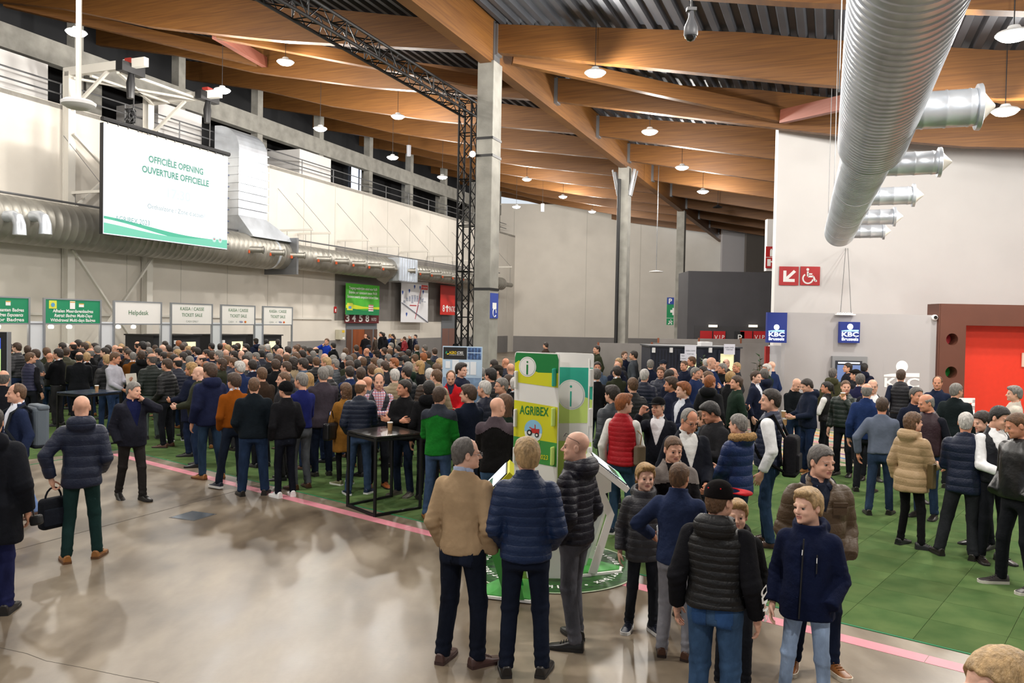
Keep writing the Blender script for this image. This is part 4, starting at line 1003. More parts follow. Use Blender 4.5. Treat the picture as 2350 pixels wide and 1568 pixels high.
# ------------------------------------------------------------------ recruitment board before the first column
Yb = 16.1
a, b = at_y(1016, 800, Yb), at_y(1107, 800, Yb); zb_t = at_y(1060, 795, Yb).z; ah = Vector((b.x - a.x, -.14, 0)); aN = Vector((-.14, -(b.x - a.x), 0)).normalized()
o = thing('display_board', ((a.x + b.x) / 2, Yb, 0), 'upright recruitment board with a black AGROJOBS header before the first column', 'display board')
def AB(fx, z, lift=0): return Vector((a.x, Yb, 0)) + ah * fx + UP * z + aN * lift
def aquad(x0, x1, z0, z1, m, name, lift=.004): MB().add([AB(x0, z0, lift), AB(x1, z0, lift), AB(x1, z1, lift), AB(x0, z1, lift)], [(0, 1, 2, 3)]).build(name, m, o)
MB().obox(AB(.5, zb_t / 2, -.02), ah, aN * .04, UP * zb_t).build('board', mat('board_paleblue', '#b4cbe0', .6), o)
H0 = zb_t - .26
aquad(.02, .62, H0, zb_t - .02, mat('board_black', '#141312', .5), 'header'); aquad(.64, .98, H0 + .005, zb_t - .02, mat('photo_blue', '#5c80b4', .6, var=.5, scale=14, col2='#16264a'), 'photo')
for k in range(4): aquad(.68 + .08 * k, .70 + .08 * k, H0 + .01, zb_t - .03, mat('photo_dark', '#1a2c52', .6), 'photo_detail', .006)
aquad(.64, .98, H0 + .13, H0 + .145, mat('photo_pale', '#b9cfe6', .6), 'photo_detail', .007)
text_mesh('lettering', 'AGRO', AB(.17, H0 + .105, .006), ah, UP, .055, mat('agro_yellow', '#e8c51e', .6), o, width=.15, align='LEFT', bold=.02)
text_mesh('lettering', 'JOBS', AB(.37, H0 + .105, .006), ah, UP, .055, WT, o, width=.13, align='LEFT')
text_mesh('lettering', 'POWERED BY FEDAGRIM BE', AB(.17, H0 + .08, .006), ah, UP, .014, WT, o, width=.3, align='LEFT')
MB().add([AB(.07, H0 + .12, .006), AB(.1, H0 + .1, .006), AB(.12, H0 + .13, .006), AB(.1, H0 + .17, .006)], [(0, 1, 2, 3)]).build('logo', mat('agro_green', '#2a8c66', .6), o)
MB().add([AB(.11, H0 + .09, .006), AB(.15, H0 + .09, .006), AB(.16, H0 + .12, .006), AB(.12, H0 + .11, .006)], [(0, 1, 2, 3)]).build('logo', mat('agro_yellow', '#e8c51e', .6), o)
for x0, x1, z0, z1 in ((.08, .2, .34, .28), (.55, .69, .46, .29), (.71, .86, .46, .28), (.25, .42, .42, .25)):
    aquad(x0, x1, zb_t - z0 - .1, zb_t - z1 - .02, mat('photo_white', '#e2e6ea', .6), 'photo_detail', .006)
aquad(.02, .98, .4, zb_t - .62, mat('photo_bluegrey', '#7b95b4', .6, var=.3, scale=8), 'photo', .005)
MB().obox(AB(.5, .02, -.02), ah * 1.05, aN * .45, UP * .03).build('foot', M_steelg, o)

# left edge touch kiosk
Yq = 13.2
a, b = at_y(-62, 830, Yq), at_y(15.5, 830, Yq); zq = at_y(0, 762, Yq).z
o = thing('digital_totem', ((a.x + b.x) / 2, Yq, 0), 'black upright digital totem with a bright green display', 'display')
bevel(MB().box(a.x, b.x, Yq, Yq + .12, .04, zq).build('housing', M_blackp, o), .01)
MB().box(a.x + .06, b.x - .1, Yq - .004, Yq, .7, zq - .28).build('screen', mat('totem_screen', '#a9e08a', .3, emit='#b6f090', estr=.9), o)
MB().box(a.x + .06, b.x - .1, Yq - .006, Yq - .003, zq - .28, zq - .1).build('screen_header', mat('totem_blue', '#3555c8', .3, emit='#5577ff', estr=.6), o)
MB().box(a.x - .08, b.x + .08, Yq - .2, Yq + .3, 0, .04).build('base', M_blackp, o)
MB().box(b.x, b.x + .012, Yq, Yq + .1, .04, zq).build('side_trim', M_alu, o)

# ------------------------------------------------------------------ bar tables and cups
def bar_table(c4, ztop, top_m, label):
    """c4: floor corners front, left, back, right"""
    c = sum((Vector(p) for p in c4), Vector()) / 4; o = thing('bar_table', c, label, 'table')
    q = [Vector(p) for p in c4]; s = .034
    for p in q: MB().obox((p.x, p.y, ztop / 2), EX * s, NX * s, UP * ztop).build('leg', M_black, o)
    for i in range(4):
        a, b = q[i], q[(i + 1) % 4]
        if i != 2: MB().bar(a + UP * .02, b + UP * .02, s, s).build('floor_rail', M_black, o)
        MB().bar(a + UP * (ztop - .03), b + UP * (ztop - .03), s, s).build('top_rail', M_black, o)
    mb = MB(); v = [p + UP * ztop for p in q] + [p + UP * (ztop + .022) for p in q]
    k = [(c + (p - c) * 1.03) for p in q]; v = [p + UP * ztop for p in k] + [p + UP * (ztop + .022) for p in k]
    f = [(0, 1, 2, 3), (7, 6, 5, 4), (0, 4, 5, 1), (1, 5, 6, 2), (2, 6, 7, 3), (3, 7, 4, 0)]
    mb.add(v, f).build('table_top', top_m, o); return o
TBL = [at_z(860, 1187), at_z(798, 1163), at_z(898, 1142), at_z(964, 1169)]
M_tt = mat('table_black_laminate', '#2a2826', .25, coat=.3)
bar_table(TBL, 1.055, M_tt, 'tall black wire-frame bar table on the green carpet near the pink stripe')
zq_ = 1.055
TB2 = [at_z(206, 906.5, zq_), at_z(138, 902, zq_), at_z(206, 896.5, zq_), at_z(270, 898.5, zq_)]
TB2 = [Vector((p.x, p.y, 0)) for p in TB2]
m2 = sum(TB2, Vector()) / 4
e1_ = (TB2[3] - TB2[1]); hw = .40
TB2 = [m2 + (EX * sx + NX * sy) * hw for sx, sy in ((-1, 1), (-1, -1), (1, -1), (1, 1))]
bar_table(TB2, zq_, mat('table_blue_sheen', '#3c485c', .2, coat=.5), 'tall bar table among the waiting crowd carrying one paper cup')
def paper_cup(p, label, lean=0.0):
    o = thing('paper_cup', p, label, 'cup')
    MB().lathe([(.0, 0), (.028, 0), (.029, .005), (.038, .108), (.040, .112), (.037, .112), (.034, .1), (0, .02)], p, 18).build('cup', mat('kraft_cup', '#b98f63', .7), o, True)
    MB().lathe([(.036, .105), (.041, .108), (.041, .118), (.034, .122), (.033, .116), (.036, .105)], p, 18).build('rim', WT, o, True)
    return o
paper_cup(at_z(895, 988, 1.0775), 'brown paper cup standing on the bar table by the pink stripe')
paper_cup(Vector((m2.x + .12, m2.y + .05, 1.0775)), 'brown paper cup standing on the bar table among the crowd')

# ------------------------------------------------------------------ info stand with its round floor graphic
IC = Vector((.47, 8.72, 0))
m_grass = mat('floor_photo_grass', '#2f6a28', .35, var=.6, scale=9, col2='#0e2a12', stretch=(1, 3, 1))
o = thing('floor_graphic', IC, 'round glossy floor sticker printed with grass under the info stand', 'floor sticker')
MB().lathe([(0, .008), (.9, .008), (.92, .0085), (.92, .0095), (0, .0105)], IC, 64).build('disc', m_grass, o)
MB().lathe([(.915, .0085), (.935, .0085), (.935, .0115), (.915, .0115), (.915, .0085)], IC, 64).build('rim', mat('sticker_rim', '#b7c4a8', .5), o)
s_ = 'Bienvenue à Agribex • Welkom op Agribex • '
for k, ch in enumerate(s_ * 2):
    if ch == ' ' or k >= 62: continue
    a = R_(52) - k * (2 * math.pi / 62)
    if math.sin(a) > .75: continue
    d = Vector((math.cos(a), math.sin(a), 0)); text_mesh('lettering', ch, IC + d * .70 + UP * .011, Vector((math.sin(a), -math.cos(a), 0)), d, .085, WT, o, lift=.002, bold=.02)
it = thing('info_stand', IC, 'tall green and yellow information stand with an i symbol, tractor print and slanted side screens', 'info stand')
YL, GR, DG, TL_, LG, WB = [mat('stand_' + n, c, .45) for n, c in (('yellow', '#d7d41c'), ('green', '#3f9440'), ('darkgreen', '#0b7a35'), ('teal', '#22a88f'), ('lime', '#cfe87a'), ('white', '#eceae6'))]
def panel(pa, pb, za, zb, name, th=.022):
    pa, pb = Vector(pa), Vector(pb); e = pb - pa; L = e.length; e = e / L; nrm = e.cross(UP)
    mb = MB(); r = .03
    poly = [(0, za), (L, za)] + [(L - r + r * math.cos(q), zb - r + r * math.sin(q)) for q in np.linspace(0, math.pi / 2, 5)] + [(r + r * math.cos(q), zb - r + r * math.sin(q)) for q in np.linspace(math.pi / 2, math.pi, 5)]
    mb.prism(poly, e, UP, pa - nrm * th, nrm * th).build(name, WB, it)
    def Q(x, z, lift=.002): return pa + e * (x * L) + UP * (za + z * (zb - za)) + nrm * lift
    return Q, L, e
PA, PB = at_y(1182, 807, 9.05), at_y(1283, 812, 8.75)
PC, PD2 = at_y(1272, 804, 9.02), at_y(1362, 813, 8.80)
zt_1 = PA.z; f2 = lambda p: Vector((p.x, p.y, 0))
Q1, L1, e1 = panel(f2(PA), f2(PB), .1, zt_1, 'left_board')
Q2, L2, e2 = panel(f2(PC), f2(PD2), .1, zt_1, 'right_board')
PE = Vector(((PA.x + PD2.x) / 2, 9.4, 0))
panel(f2(PD2) + Vector((-.02, .02, 0)), PE, .1, zt_1 - .05, 'rear_board'); panel(PE, f2(PA) + Vector((.03, .03, 0)), .1, zt_1 - .05, 'rear_board')
# the layout below is measured on the photo: fraction of board height from the top y=807..~1330
def zf(py, d): return max(0, min(1, (at_y(1230, py, d).z - .1) / (zt_1 - .1)))
def band(Q, pts, m, name='print', lift=.003): MB().add([Q(x, z, lift) for x, z in pts], [tuple(range(len(pts)))]).build(name, m, it)
d1_ = 8.9
g = lambda py: zf(py, d1_)
band(Q1, [(.005, g(836)), (.1, g(829)), (.3, g(846)), (.55, g(855)), (.995, g(854)), (.995, .97), (.96, .995), (.03, .995), (.005, .97)], DG)
band(Q1, [(.005, g(880)), (.995, g(887)), (.995, g(854)), (.55, g(855)), (.3, g(846)), (.1, g(829)), (.005, g(836))], YL)
band(Q1, [(.005, g(1006)), (.995, g(1012)), (.995, g(931)), (.005, g(922))], YL)
band(Q1, [(.005, g(1060)), (.995, g(1066)), (.995, g(1012)), (.005, g(1006))], GR)
band(Q1, [(.005, g(1290)), (.995, g(1290)), (.995, g(1120)), (.005, g(1110))], YL)
def disc(Q, L, x, z, r, m, lift=.005, name='print', ra=0, rb=6.2832):
    zz = zt_1 - .1; band(Q, [(x + r / L * math.cos(t), z + r / zz * math.sin(t)) for t in np.linspace(ra, rb, 36)][:-1 if rb > 6 else None], m, name, lift)
disc(Q1, L1, .30, g(843), .112, WB); disc(Q1, L1, .30, g(843), .10, DG, .006); disc(Q1, L1, .30, g(843), .097, WB, .007)
disc(Q1, L1, .30, g(832), .011, DG, .009); band(Q1, [(.28, g(861)), (.32, g(861)), (.32, g(838)), (.28, g(838))], DG, lift=.009)
text_mesh('lettering', 'AGRIBEX', Q1(.47, g(953)), e1, UP, .095, DG, it, width=L1 * .66, lift=.004, bold=.015)
disc(Q1, L1, .46, g(988), .115, mat('print_sky', '#8fc6e6', .5)); disc(Q1, L1, .46, g(992), .112, mat('print_skywhite', '#e6ecea', .5), .006, ra=math.pi * 1.0, rb=math.pi * 2)
disc(Q1, L1, .46, g(1010), .09, mat('print_lime', '#86b92e', .5), .007, ra=math.pi, rb=math.pi * 2)
TR = mat('tractor_red', '#c92a22', .5); TK = mat('tractor_black', '#1a1a1a', .6)
def tp(x, z): return (.46 + x / L1, g(990) + z / (zt_1 - .1))
band(Q1, [tp(*q) for q in ((-.05, -.015), (.075, -.03), (.08, .03), (.03, .025), (.02, .03), (-.01, .03), (-.045, .045), (-.05, .035), (-.02, .02))], TR, 'tractor_print', .009)
band(Q1, [tp(*q) for q in ((.02, .02), (.03, .02), (.028, .075), (.018, .075))], TR, 'tractor_print', .009)
for x, z, r in ((-.045, -.02, .034), (.05, -.04, .026)):
    disc(Q1, L1, *tp(x, z), r, TK, .011, 'tractor_print'); disc(Q1, L1, *tp(x, z), r * .5, WB, .013, 'tractor_print')
text_mesh('lettering', '2023', Q1(.70, g(1052)), e1, UP, .05, YL, it, width=L1 * .22, lift=.005, bold=.015)
band(Q2, [(.01, g(883)), (.995, g(914)), (.995, g(841)), (.01, g(843))], TL_)
band(Q2, [(.01, g(974)), (.995, g(966)), (.995, g(914)), (.01, g(883))], LG)
band(Q2, [(.01, g(1290)), (.995, g(1290)), (.995, g(1010)), (.01, g(1014))], LG)
disc(Q2, L2, .46, g(905), .168, WB, .005); disc(Q2, L2, .46, g(905), .155, TL_, .007); disc(Q2, L2, .46, g(905), .153, WB, .009)
disc(Q2, L2, .46, g(886), .014, TL_, .011); band(Q2, [(.44, g(932)), (.48, g(932)), (.48, g(897)), (.44, g(897))], TL_, lift=.011)
for py0, py1, m in ((843, 884, TL_), (932, 974, LG), (1020, 1062, LG)):
    p = Q1(.9, 0, 0); za, zb_ = g(py1) * (zt_1 - .1) + .1, g(py0) * (zt_1 - .1) + .1
    bevel(MB().obox((p.x, p.y - .03, (za + zb_) / 2), e2 * .03, e2.cross(UP) * .08, UP * (zb_ - za)).build('slot_tab', m, it), .012)
    p = Q2(.95, 0, 0); bevel(MB().obox((p.x, p.y - .02, (za + zb_) / 2), e1 * .03, e1.cross(UP) * .06, UP * (zb_ - za)).build('slot_tab', WB, it), .012)
    p = Q1(.04, 0, 0); bevel(MB().obox((p.x, p.y - .02, (za + zb_) / 2 - .05), e1 * .03, e1.cross(UP) * .06, UP * (zb_ - za)).build('slot_tab', WB, it), .012)
# slanted screens left and right on angular legs
def lectern(sx, x_lo, x_hi, y0, y1, zlo, zhi, face_m):
    lo0, lo1, hi0, hi1 = Vector((x_lo, y0, zlo)), Vector((x_lo, y1, zlo)), Vector((x_hi, y0, zhi)), Vector((x_hi, y1, zhi))
    nrm = (hi0 - lo0).cross(lo1 - lo0).normalized()
    if nrm.z < 0: nrm = -nrm
    c = (lo0 + lo1 + hi0 + hi1) / 4; up = hi0 - lo0; ac = lo1 - lo0
    MB().obox(c - nrm * .03, up, ac, nrm * .06).build('screen_housing', face_m, it)
    MB().obox(c + nrm * .004, up * .86, ac * .9, nrm * .012).build('screen_bezel', M_blackp, it)
    dm = mat('stand_screen', '#dfe7f0', .25, emit='#dfe9f5', estr=.7)
    MB().obox(c + nrm * .012, up * .80, ac * .86, nrm * .004).build('screen', dm, it)
    MB().obox(c + nrm * .016 - up * .32, up * .14, ac * .86, nrm * .002).build('screen_print', mat('scr_green', '#7fc592', .3, emit='#7fc592', estr=.5), it)
    for k in range(5):
        MB().lathe([(0, 0), (.06, 0), (.06, .002), (0, .002)], c + nrm * .016 - up * .12 + ac * (-.3 + .12 * k), 10, axis=nrm).build('screen_print', mat('scr_tree', '#3c6a52', .3), it)
    return c, nrm
lectern(-1, -.30, .0, 7.35, 8.02, .95, 1.27, YL)
lectern(1, 1.24, .86, 8.25, 8.95, .955, 1.24, WB)
text_mesh('lettering', 'TRECO', Vector((1.05, 8.24, 1.09)), (.8, 0, -.6), (.6, 0, .8), .03, mat('print_dark', '#4b5560', .7), it, width=.14, lift=.004)
def legboard(poly, y, m, th=.024): MB().prism(poly, Vector((1, 0, 0)), UP, Vector((0, y, 0)), Vector((0, th, 0))).build('leg_board', m, it)
legboard([(-.26, .93), (-.05, 1.15), (.06, 1.0), (.02, .62), (.16, .04), (-.02, .04), (-.2, .6)], 7.5, GR)
legboard([(-.262, .93), (-.05, 1.15), (.06, 1.0), (.03, .72), (-.21, .66)], 7.494, YL, .005)
legboard([(-.26, .93), (-.05, 1.15), (.06, 1.0), (.02, .62), (.16, .04), (-.02, .04), (-.2, .6)], 7.9, DG)
for y in (8.34, 8.86):
    legboard([(.84, 1.18), (1.06, 1.0), (1.06, .9), (1.0, .88), (1.1, .66), (.93, .04), (.84, .04), (1.02, .64), (.92, .86), (.80, .9)], y, WB)
    legboard([(.80, .9), (.92, .86), (1.02, .64), (.84, .04), (.74, .04), (.86, .6)], y + .26, mat('leg_grey', '#bcc0c2', .5))
legboard([(.3, .55), (.8, .6), (.78, .04), (.3, .04)], 8.3, WB)
MB().prism([(-.28, -.18), (.16, -.3), (.24, -.22), (.2, .26), (-.08, .36), (-.26, .1)], Vector((1, 0, 0)), Vector((0, 1, 0)), Vector((.05, 7.82, .045)), Vector((0, 0, -.03))).build('foot_plate', GR, it)
MB().prism([(-.3, -.2), (.17, -.33), (.26, -.24), (.22, .28), (-.08, .38), (-.28, .1)], Vector((1, 0, 0)), Vector((0, 1, 0)), Vector((.05, 7.82, .035)), Vector((0, 0, -.024))).build('foot_edge', WB, it)
MB().prism([(-.2, -.25), (.28, -.05), (.3, .05), (-.1, .4), (-.25, .3)], Vector((1, 0, 0)), Vector((0, 1, 0)), Vector((.9, 8.55, .045)), Vector((0, 0, -.03))).build('foot_plate', GR, it)
MB().prism([(-.22, -.28), (.3, -.08), (.33, .06), (-.1, .43), (-.27, .32)], Vector((1, 0, 0)), Vector((0, 1, 0)), Vector((.9, 8.55, .035)), Vector((0, 0, -.024))).build('foot_edge', WB, it)
for y, sgn in ((7.7, -1), (8.6, 1)):
    legboard([(.1, .5), (.8, .5), (.75, .04), (.2, .04)], 8.15, WB) if sgn < 0 else None

# white chairs by the red wall
def white_chair(p, rz, label):
    o = thing('white_chair', p, label, 'chair', 'white chairs before the red wall', rz); m = mat('chair_white', '#ecebea', .4)
    def part(mb, nm): 
        ob = mb.build(nm, m); ob.parent = o; return bevel(ob, .01)
    part(MB().box(-.22, .22, -.22, .22, .43, .46), 'seat')
    b_ = MB(); 
    b_.box(-.22, .22, .2, .225, .62, .74); b_.box(-.22, .22, .2, .225, .80, .93); b_.box(-.22, -.13, .2, .225, .46, .9); b_.box(.13, .22, .2, .225, .46, .9)
    part(b_, 'backrest')
    for sx in (-1, 1):
        for sy in (-1, 1): part(MB().box(sx * .2 - .015, sx * .2 + .015, sy * .2 - .015, sy * .2 + .015, 0, .44), 'leg')
p = at_y(2232, 906, YR - .8)
white_chair((p.x, YR - .8, 0), 0.1, 'white chair with a slotted backrest standing before the red wall')
p = at_y(2355, 806, YR)
o, P, w, h = fboard('wall_frame', 2344, 2356, 810, 842, YR + .49, 'small pale picture frame hung on the red wall', 'frame', mat('frame_pale', '#d8b9a8', .6), .03)
# ------------------------------------------------------------------ people: signed-distance bodies meshed with surface nets
f32 = np.float32
def snet(F, o, h):
    """surface nets: returns vertices (n,3), quads (m,4)"""
    nx, ny, nz = F.shape; ins = F < 0
    sl = [slice(0, -1), slice(1, None)]
    cnt = np.zeros((nx - 1, ny - 1, nz - 1), np.int8)
    for a in (0, 1):
        for b in (0, 1):
            for c in (0, 1): cnt += ins[sl[a], sl[b], sl[c]]
    act = (cnt > 0) & (cnt < 8)
    ids = np.argwhere(act); n = len(ids)
    if n == 0: return np.zeros((0, 3)), np.zeros((0, 4), int)
    idx = -np.ones(act.shape, np.int64); idx[act] = np.arange(n)
    pos = np.zeros((n, 3)); num = np.zeros(n); I, J, K = ids.T
    cor = [(a, b, c) for a in (0, 1) for b in (0, 1) for c in (0, 1)]
    vals = {q: F[I + q[0], J + q[1], K + q[2]] for q in cor}
    for q in cor:
        for ax in range(3):
            if q[ax] == 0:
                r = list(q); r[ax] = 1; r = tuple(r); f0, f1 = vals[q], vals[r]
                m = (f0 < 0) != (f1 < 0)
                t = np.where(m, f0 / np.where(m, f0 - f1, 1), 0)
                for k in range(3): pos[:, k] += np.where(m, q[k] + (t if k == ax else 0), 0)
                num += m
    V = (ids + pos / num[:, None]) * h + np.array(o)
    Q = []
    for ax in range(3):
        s0 = [slice(1, -1)] * 3; s1 = [slice(1, -1)] * 3; s0[ax] = slice(0, -1); s1[ax] = slice(1, None)
        A, Bq = ins[tuple(s0)], ins[tuple(s1)]
        e = np.argwhere(A != Bq)
        if not len(e): continue
        flip = A[tuple(e.T)]
        g = e.copy()
        for k in range(3):
            if k != ax: g[:, k] += 1
        u, v = (ax + 1) % 3, (ax + 2) % 3
        def cell(du, dv):
            c = g.copy(); c[:, u] -= du; c[:, v] -= dv; return idx[c[:, 0], c[:, 1], c[:, 2]]
        q = np.stack([cell(1, 1), cell(0, 1), cell(0, 0), cell(1, 0)], 1)
        q[~flip] = q[~flip][:, ::-1]
        Q.append(q)
    return V, np.concatenate(Q)
def smin(a, b, k):
    h = np.clip(.5 + .5 * (b - a) / k, 0, 1); return b * (1 - h) + a * h - k * h * (1 - h)
def smax(a, b, k): return -smin(-a, -b, k)
def ell(P, c, r):
    q = (P - np.array(c, f32)) / np.array(r, f32); l = np.sqrt((q * q).sum(-1)); return (l - 1) * min(r)
def ell2(P, c, r):       # better distance for flat ellipsoids
    q = (P - np.array(c, f32)); k0 = np.sqrt(((q / np.array(r, f32)) ** 2).sum(-1)); k1 = np.sqrt(((q / np.array(r, f32) ** 2) ** 2).sum(-1)) + 1e-9
    return k0 * (k0 - 1) / k1
def cone(P, a, b, ra, rb, want_s=False):
    a = np.array(a, f32); ba = np.array(b, f32) - a; t = np.clip(((P - a) @ ba) / (ba @ ba), 0, 1)
    q = P - a - t[..., None] * ba; d = np.sqrt((q * q).sum(-1)) - (ra + (rb - ra) * t)
    return (d, t) if want_s else d
def grid(lo, hi, h):
    ax = [np.arange(lo[k] - h, hi[k] + 2 * h, h, dtype=f32) for k in range(3)]
    G = np.stack(np.meshgrid(*ax, indexing='ij'), -1); return G, (ax[0][0], ax[1][0], ax[2][0])
def wob(P, f, seed=0.0):
    x, y, z = P[..., 0] * f, P[..., 1] * f, P[..., 2] * f
    return (np.sin(x + 1.7 * y + seed) * np.sin(1.3 * z - .6 * x + 2 * seed) + np.sin(1.9 * y - z + seed * 3) * np.sin(1.1 * x + .8 * z + seed)) * .5

# ---------------------------------------------------------------- heads
def head_sdf(P, fat=0.0, kid=False, fem=False):
    X = P.copy(); X[..., 0] = np.abs(X[..., 0])
    d = ell2(P, (0, .015, .035), (.077, .098, .086))
    d = smin(d, ell2(P, (0, -.022, -.03), (.062 + fat * .5, .070, .083)), .03)
    jw = .044 if not (kid or fem) else .036
    d = smin(d, ell2(P, (0, -.048, -.088), (jw + fat, .040, .030)), .03)
    d = smin(d, ell2(X, (.042, -.012, -.06), (.022 + fat, .04, .035)), .03)          # jaw corner
    d = smin(d, cone(P, (0, .03, -.05), (0, .045, -.21), .052 + fat, .060 + fat), .035)
    d = smin(d, ell2(X, (.026, -.083, .014), (.026, .011, .009)), .014)             # brow
    d = smax(d, -ell2(X, (.031, -.104, -.008), (.019, .020, .013)), .014)            # eye socket
    d = smin(d, ell2(X, (.036, -.066, -.038), (.021, .018, .016)), .02)              # cheek
    d = smin(d, ell2(X, (.031, -.0855, .003), (.017, .007, .0042)), .006)               # upper lid
    nl = .8 if kid else 1.0
    d = smin(d, cone(P, (0, -.088, .004), (0, -.088 - .027 * nl, -.034), .0075, .0115), .012)
    d = smin(d, ell2(X, (.010, -.100, -.039), (.0085, .011, .0075)), .008)
    d = smin(d, ell2(P, (0, -.089, -.063), (.024, .010, .006)), .008)                # lips
    d = smin(d, ell2(P, (0, -.087, -.075), (.020, .010, .007)), .008)
    d = smax(d, -ell2(P, (0, -.102, -.0685), (.025, .012, .0022)), .004)
    d = smin(d, ell2(P, (0, -.083, -.104), (.017, .014, .012)), .015)                # chin
    d = smin(d, ell2(X, (.0795, .014, -.012), (.011, .020, .033)), .007)             # ear
    d = smax(d, -ell2(X, (.091, .010, -.008), (.008, .010, .017)), .006)
    return d
_headc = {}
def head_mesh(h, fat=0.0, kid=False, fem=False):
    k = (h, fat, kid, fem)
    if k not in _headc:
        G, o = grid((-.1, -.135, -.2), (.1, .125, .13), h)
        V, Q = snet(head_sdf(G, fat, kid, fem), o, h)
        c = V[Q].mean(1); mi = np.zeros(len(Q), int)
        ax = np.abs(c[:, 0])
        brow = (ax > .011) & (ax < .052) & (np.abs(c[:, 2] - (.0185 - .18 * np.maximum(0, ax - .036))) < .0045) & (c[:, 1] < -.05)
        lips = (ax < .024) & (c[:, 1] < -.085) & (np.abs(c[:, 2] + .069) < .011)
        mi[brow] = 3; mi[lips] = 4
        # eyeballs
        vs, qs, ms = [V], [Q], [mi]; base = len(V)
        for s in (-1, 1):
            n1, n2 = 10, 8; vv = []
            for i in range(n2 + 1):
                th = math.pi * i / n2
                for j in range(n1):
                    ph = 2 * math.pi * j / n1
                    vv.append((s * .031 + .0128 * math.sin(th) * math.cos(ph), -.0758 - .0128 * math.cos(th), -.006 + .0128 * math.sin(th) * math.sin(ph)))
            qq = []; mm = []
            for i in range(n2):
                for j in range(n1):
                    qq.append((base + i * n1 + j, base + (i + 1) * n1 + j, base + (i + 1) * n1 + (j + 1) % n1, base + i * n1 + (j + 1) % n1)); mm.append(2 if i < 2 else 1)
            vs.append(np.array(vv)); qs.append(np.array(qq)); ms.append(np.array(mm)); base += len(vv)
        _headc[k] = (np.concatenate(vs), np.concatenate(qs), np.concatenate(ms))
    return _headc[k]
HL = ([-.14, -.10, -.075, -.05, -.035, -.02, .0, .02, .035, .05, .09, .14], [.078, .072, .066, .048, .02, -.02, .012, .016, -.03, -.06, -.082, -.082])
def hair_sdf(P, st):
    x, y, z = P[..., 0], P[..., 1], P[..., 2]; ax = np.abs(x)
    th = dict(crop=.006, short=.012, full=.022, recede=.010, ring=.008, quiff=.016, long=.020, curly=.022, pony=.012, side=.018, bob=.024)[st]
    d = ell2(P, (0, .015, .035), (.077, .098, .086)); d = smin(d, ell2(P, (0, .045, -.035), (.060, .058, .075)), .04)
    amp = .005 if st in ('curly', 'bob') else .0025
    d = d - th + amp * wob(P, 95 if st in ('curly',) else 60, 1.0) + .002 * wob(P, 150, 2.0)
    line = np.interp(y, HL[0], HL[1]).astype(f32)
    if st in ('quiff', 'side'): d = smin(d, ell2(P, (.012 if st == 'side' else 0, -.055, .100), (.066, .052, .030)) + .003 * wob(P, 80, .4), .02)
    if st == 'full': d = smin(d, ell2(P, (0, -.03, .095), (.074, .07, .035)) + .004 * wob(P, 70, .4), .02)
    d = smax(d, line - z - .004 * np.sin(x * 160), .008)
    if st == 'recede':
        d = smax(d, np.where(z > .045, (-.028 - y) + .35 * (.05 - ax), -1.0).astype(f32), .006)
    if st == 'ring':
        d = smax(d, z - (.052 + .12 * y), .008); d = smax(d, -.055 - y, .006)
    if st in ('long', 'bob', 'curly'):
        L = dict(long=-.27, bob=-.12, curly=-.20)[st]; zc = (L + .05) / 2; rz_ = (.05 - L) / 2 + .03
        c = ell2(P, (0, .048, zc), (.098, .066, rz_)); k = .010 if st == 'curly' else .005
        c = c + k * wob(P * np.array((1, 1, .45 if st == 'long' else 1), f32), 75, .7)
        c = smax(c, -(y + .030 - .02 * (z < -.1)), .012)
        d = smin(d, c, .02)
    if st == 'pony':
        d = smin(d, cone(P, (0, .115, .045), (0, .155, -.13), .030, .018) + .004 * wob(P, 90, .3), .015)
        d = smin(d, ell2(P, (0, .115, .045), (.03, .03, .03)), .01)
    return d
_hairc = {}
def hair_mesh(st, h):
    if (st, h) not in _hairc:
        lo = (-.12, -.13, -.33 if st in ('long', 'curly') else -.2 if st in ('bob', 'pony') else -.13)
        G, o = grid(lo, (.12, .2 if st == 'pony' else .15, .16), h)
        V, Q = snet(hair_sdf(G, st), o, h); _hairc[(st, h)] = raw_mesh('hair', V, Q)
    return _hairc[(st, h)]
def hat_sdf(P, st):
    d = ell2(P, (0, .015, .035), (.077, .098, .086)); y, z = P[..., 1], P[..., 2]
    if st == 'beanie':
        d = d - .022 - .002 * np.sin(P[..., 0] * 300); return smax(d, (.012 - .25 * y * 0 - .35 * (y + .0) * .6) * 1.0 - z - .02, .01)
    if st == 'cap':
        d = smin(d - .016, ell2(P, (0, .01, .075), (.078, .095, .06)), .02); d = smax(d, .035 - .18 * y * 0 - z, .008)
        br = ell2(P, (0, -.105, .046), (.078, .085, .011)); br = smax(br, y + .055, .005); return np.minimum(d, br)
    if st == 'capback':      # worn back to front: the peak points to the rear right
        d = smin(d - .016, ell2(P, (0, .02, .078), (.080, .098, .062)), .02); d = smax(d, .015 + .12 * y - z, .008); return d
    if st == 'flat':
        d = smin(d - .014, ell2(P, (0, -.02, .075), (.095, .12, .038)), .02); return smax(d, .045 - z, .01)
_hatc = {}
def hat_mesh(st, h):
    if (st, h) not in _hatc:
        G, o = grid((-.12, -.21, -.06), (.12, .16, .17), h); V, Q = snet(hat_sdf(G, st), o, h); _hatc[(st, h)] = raw_mesh('hat', V, Q)
    return _hatc[(st, h)]
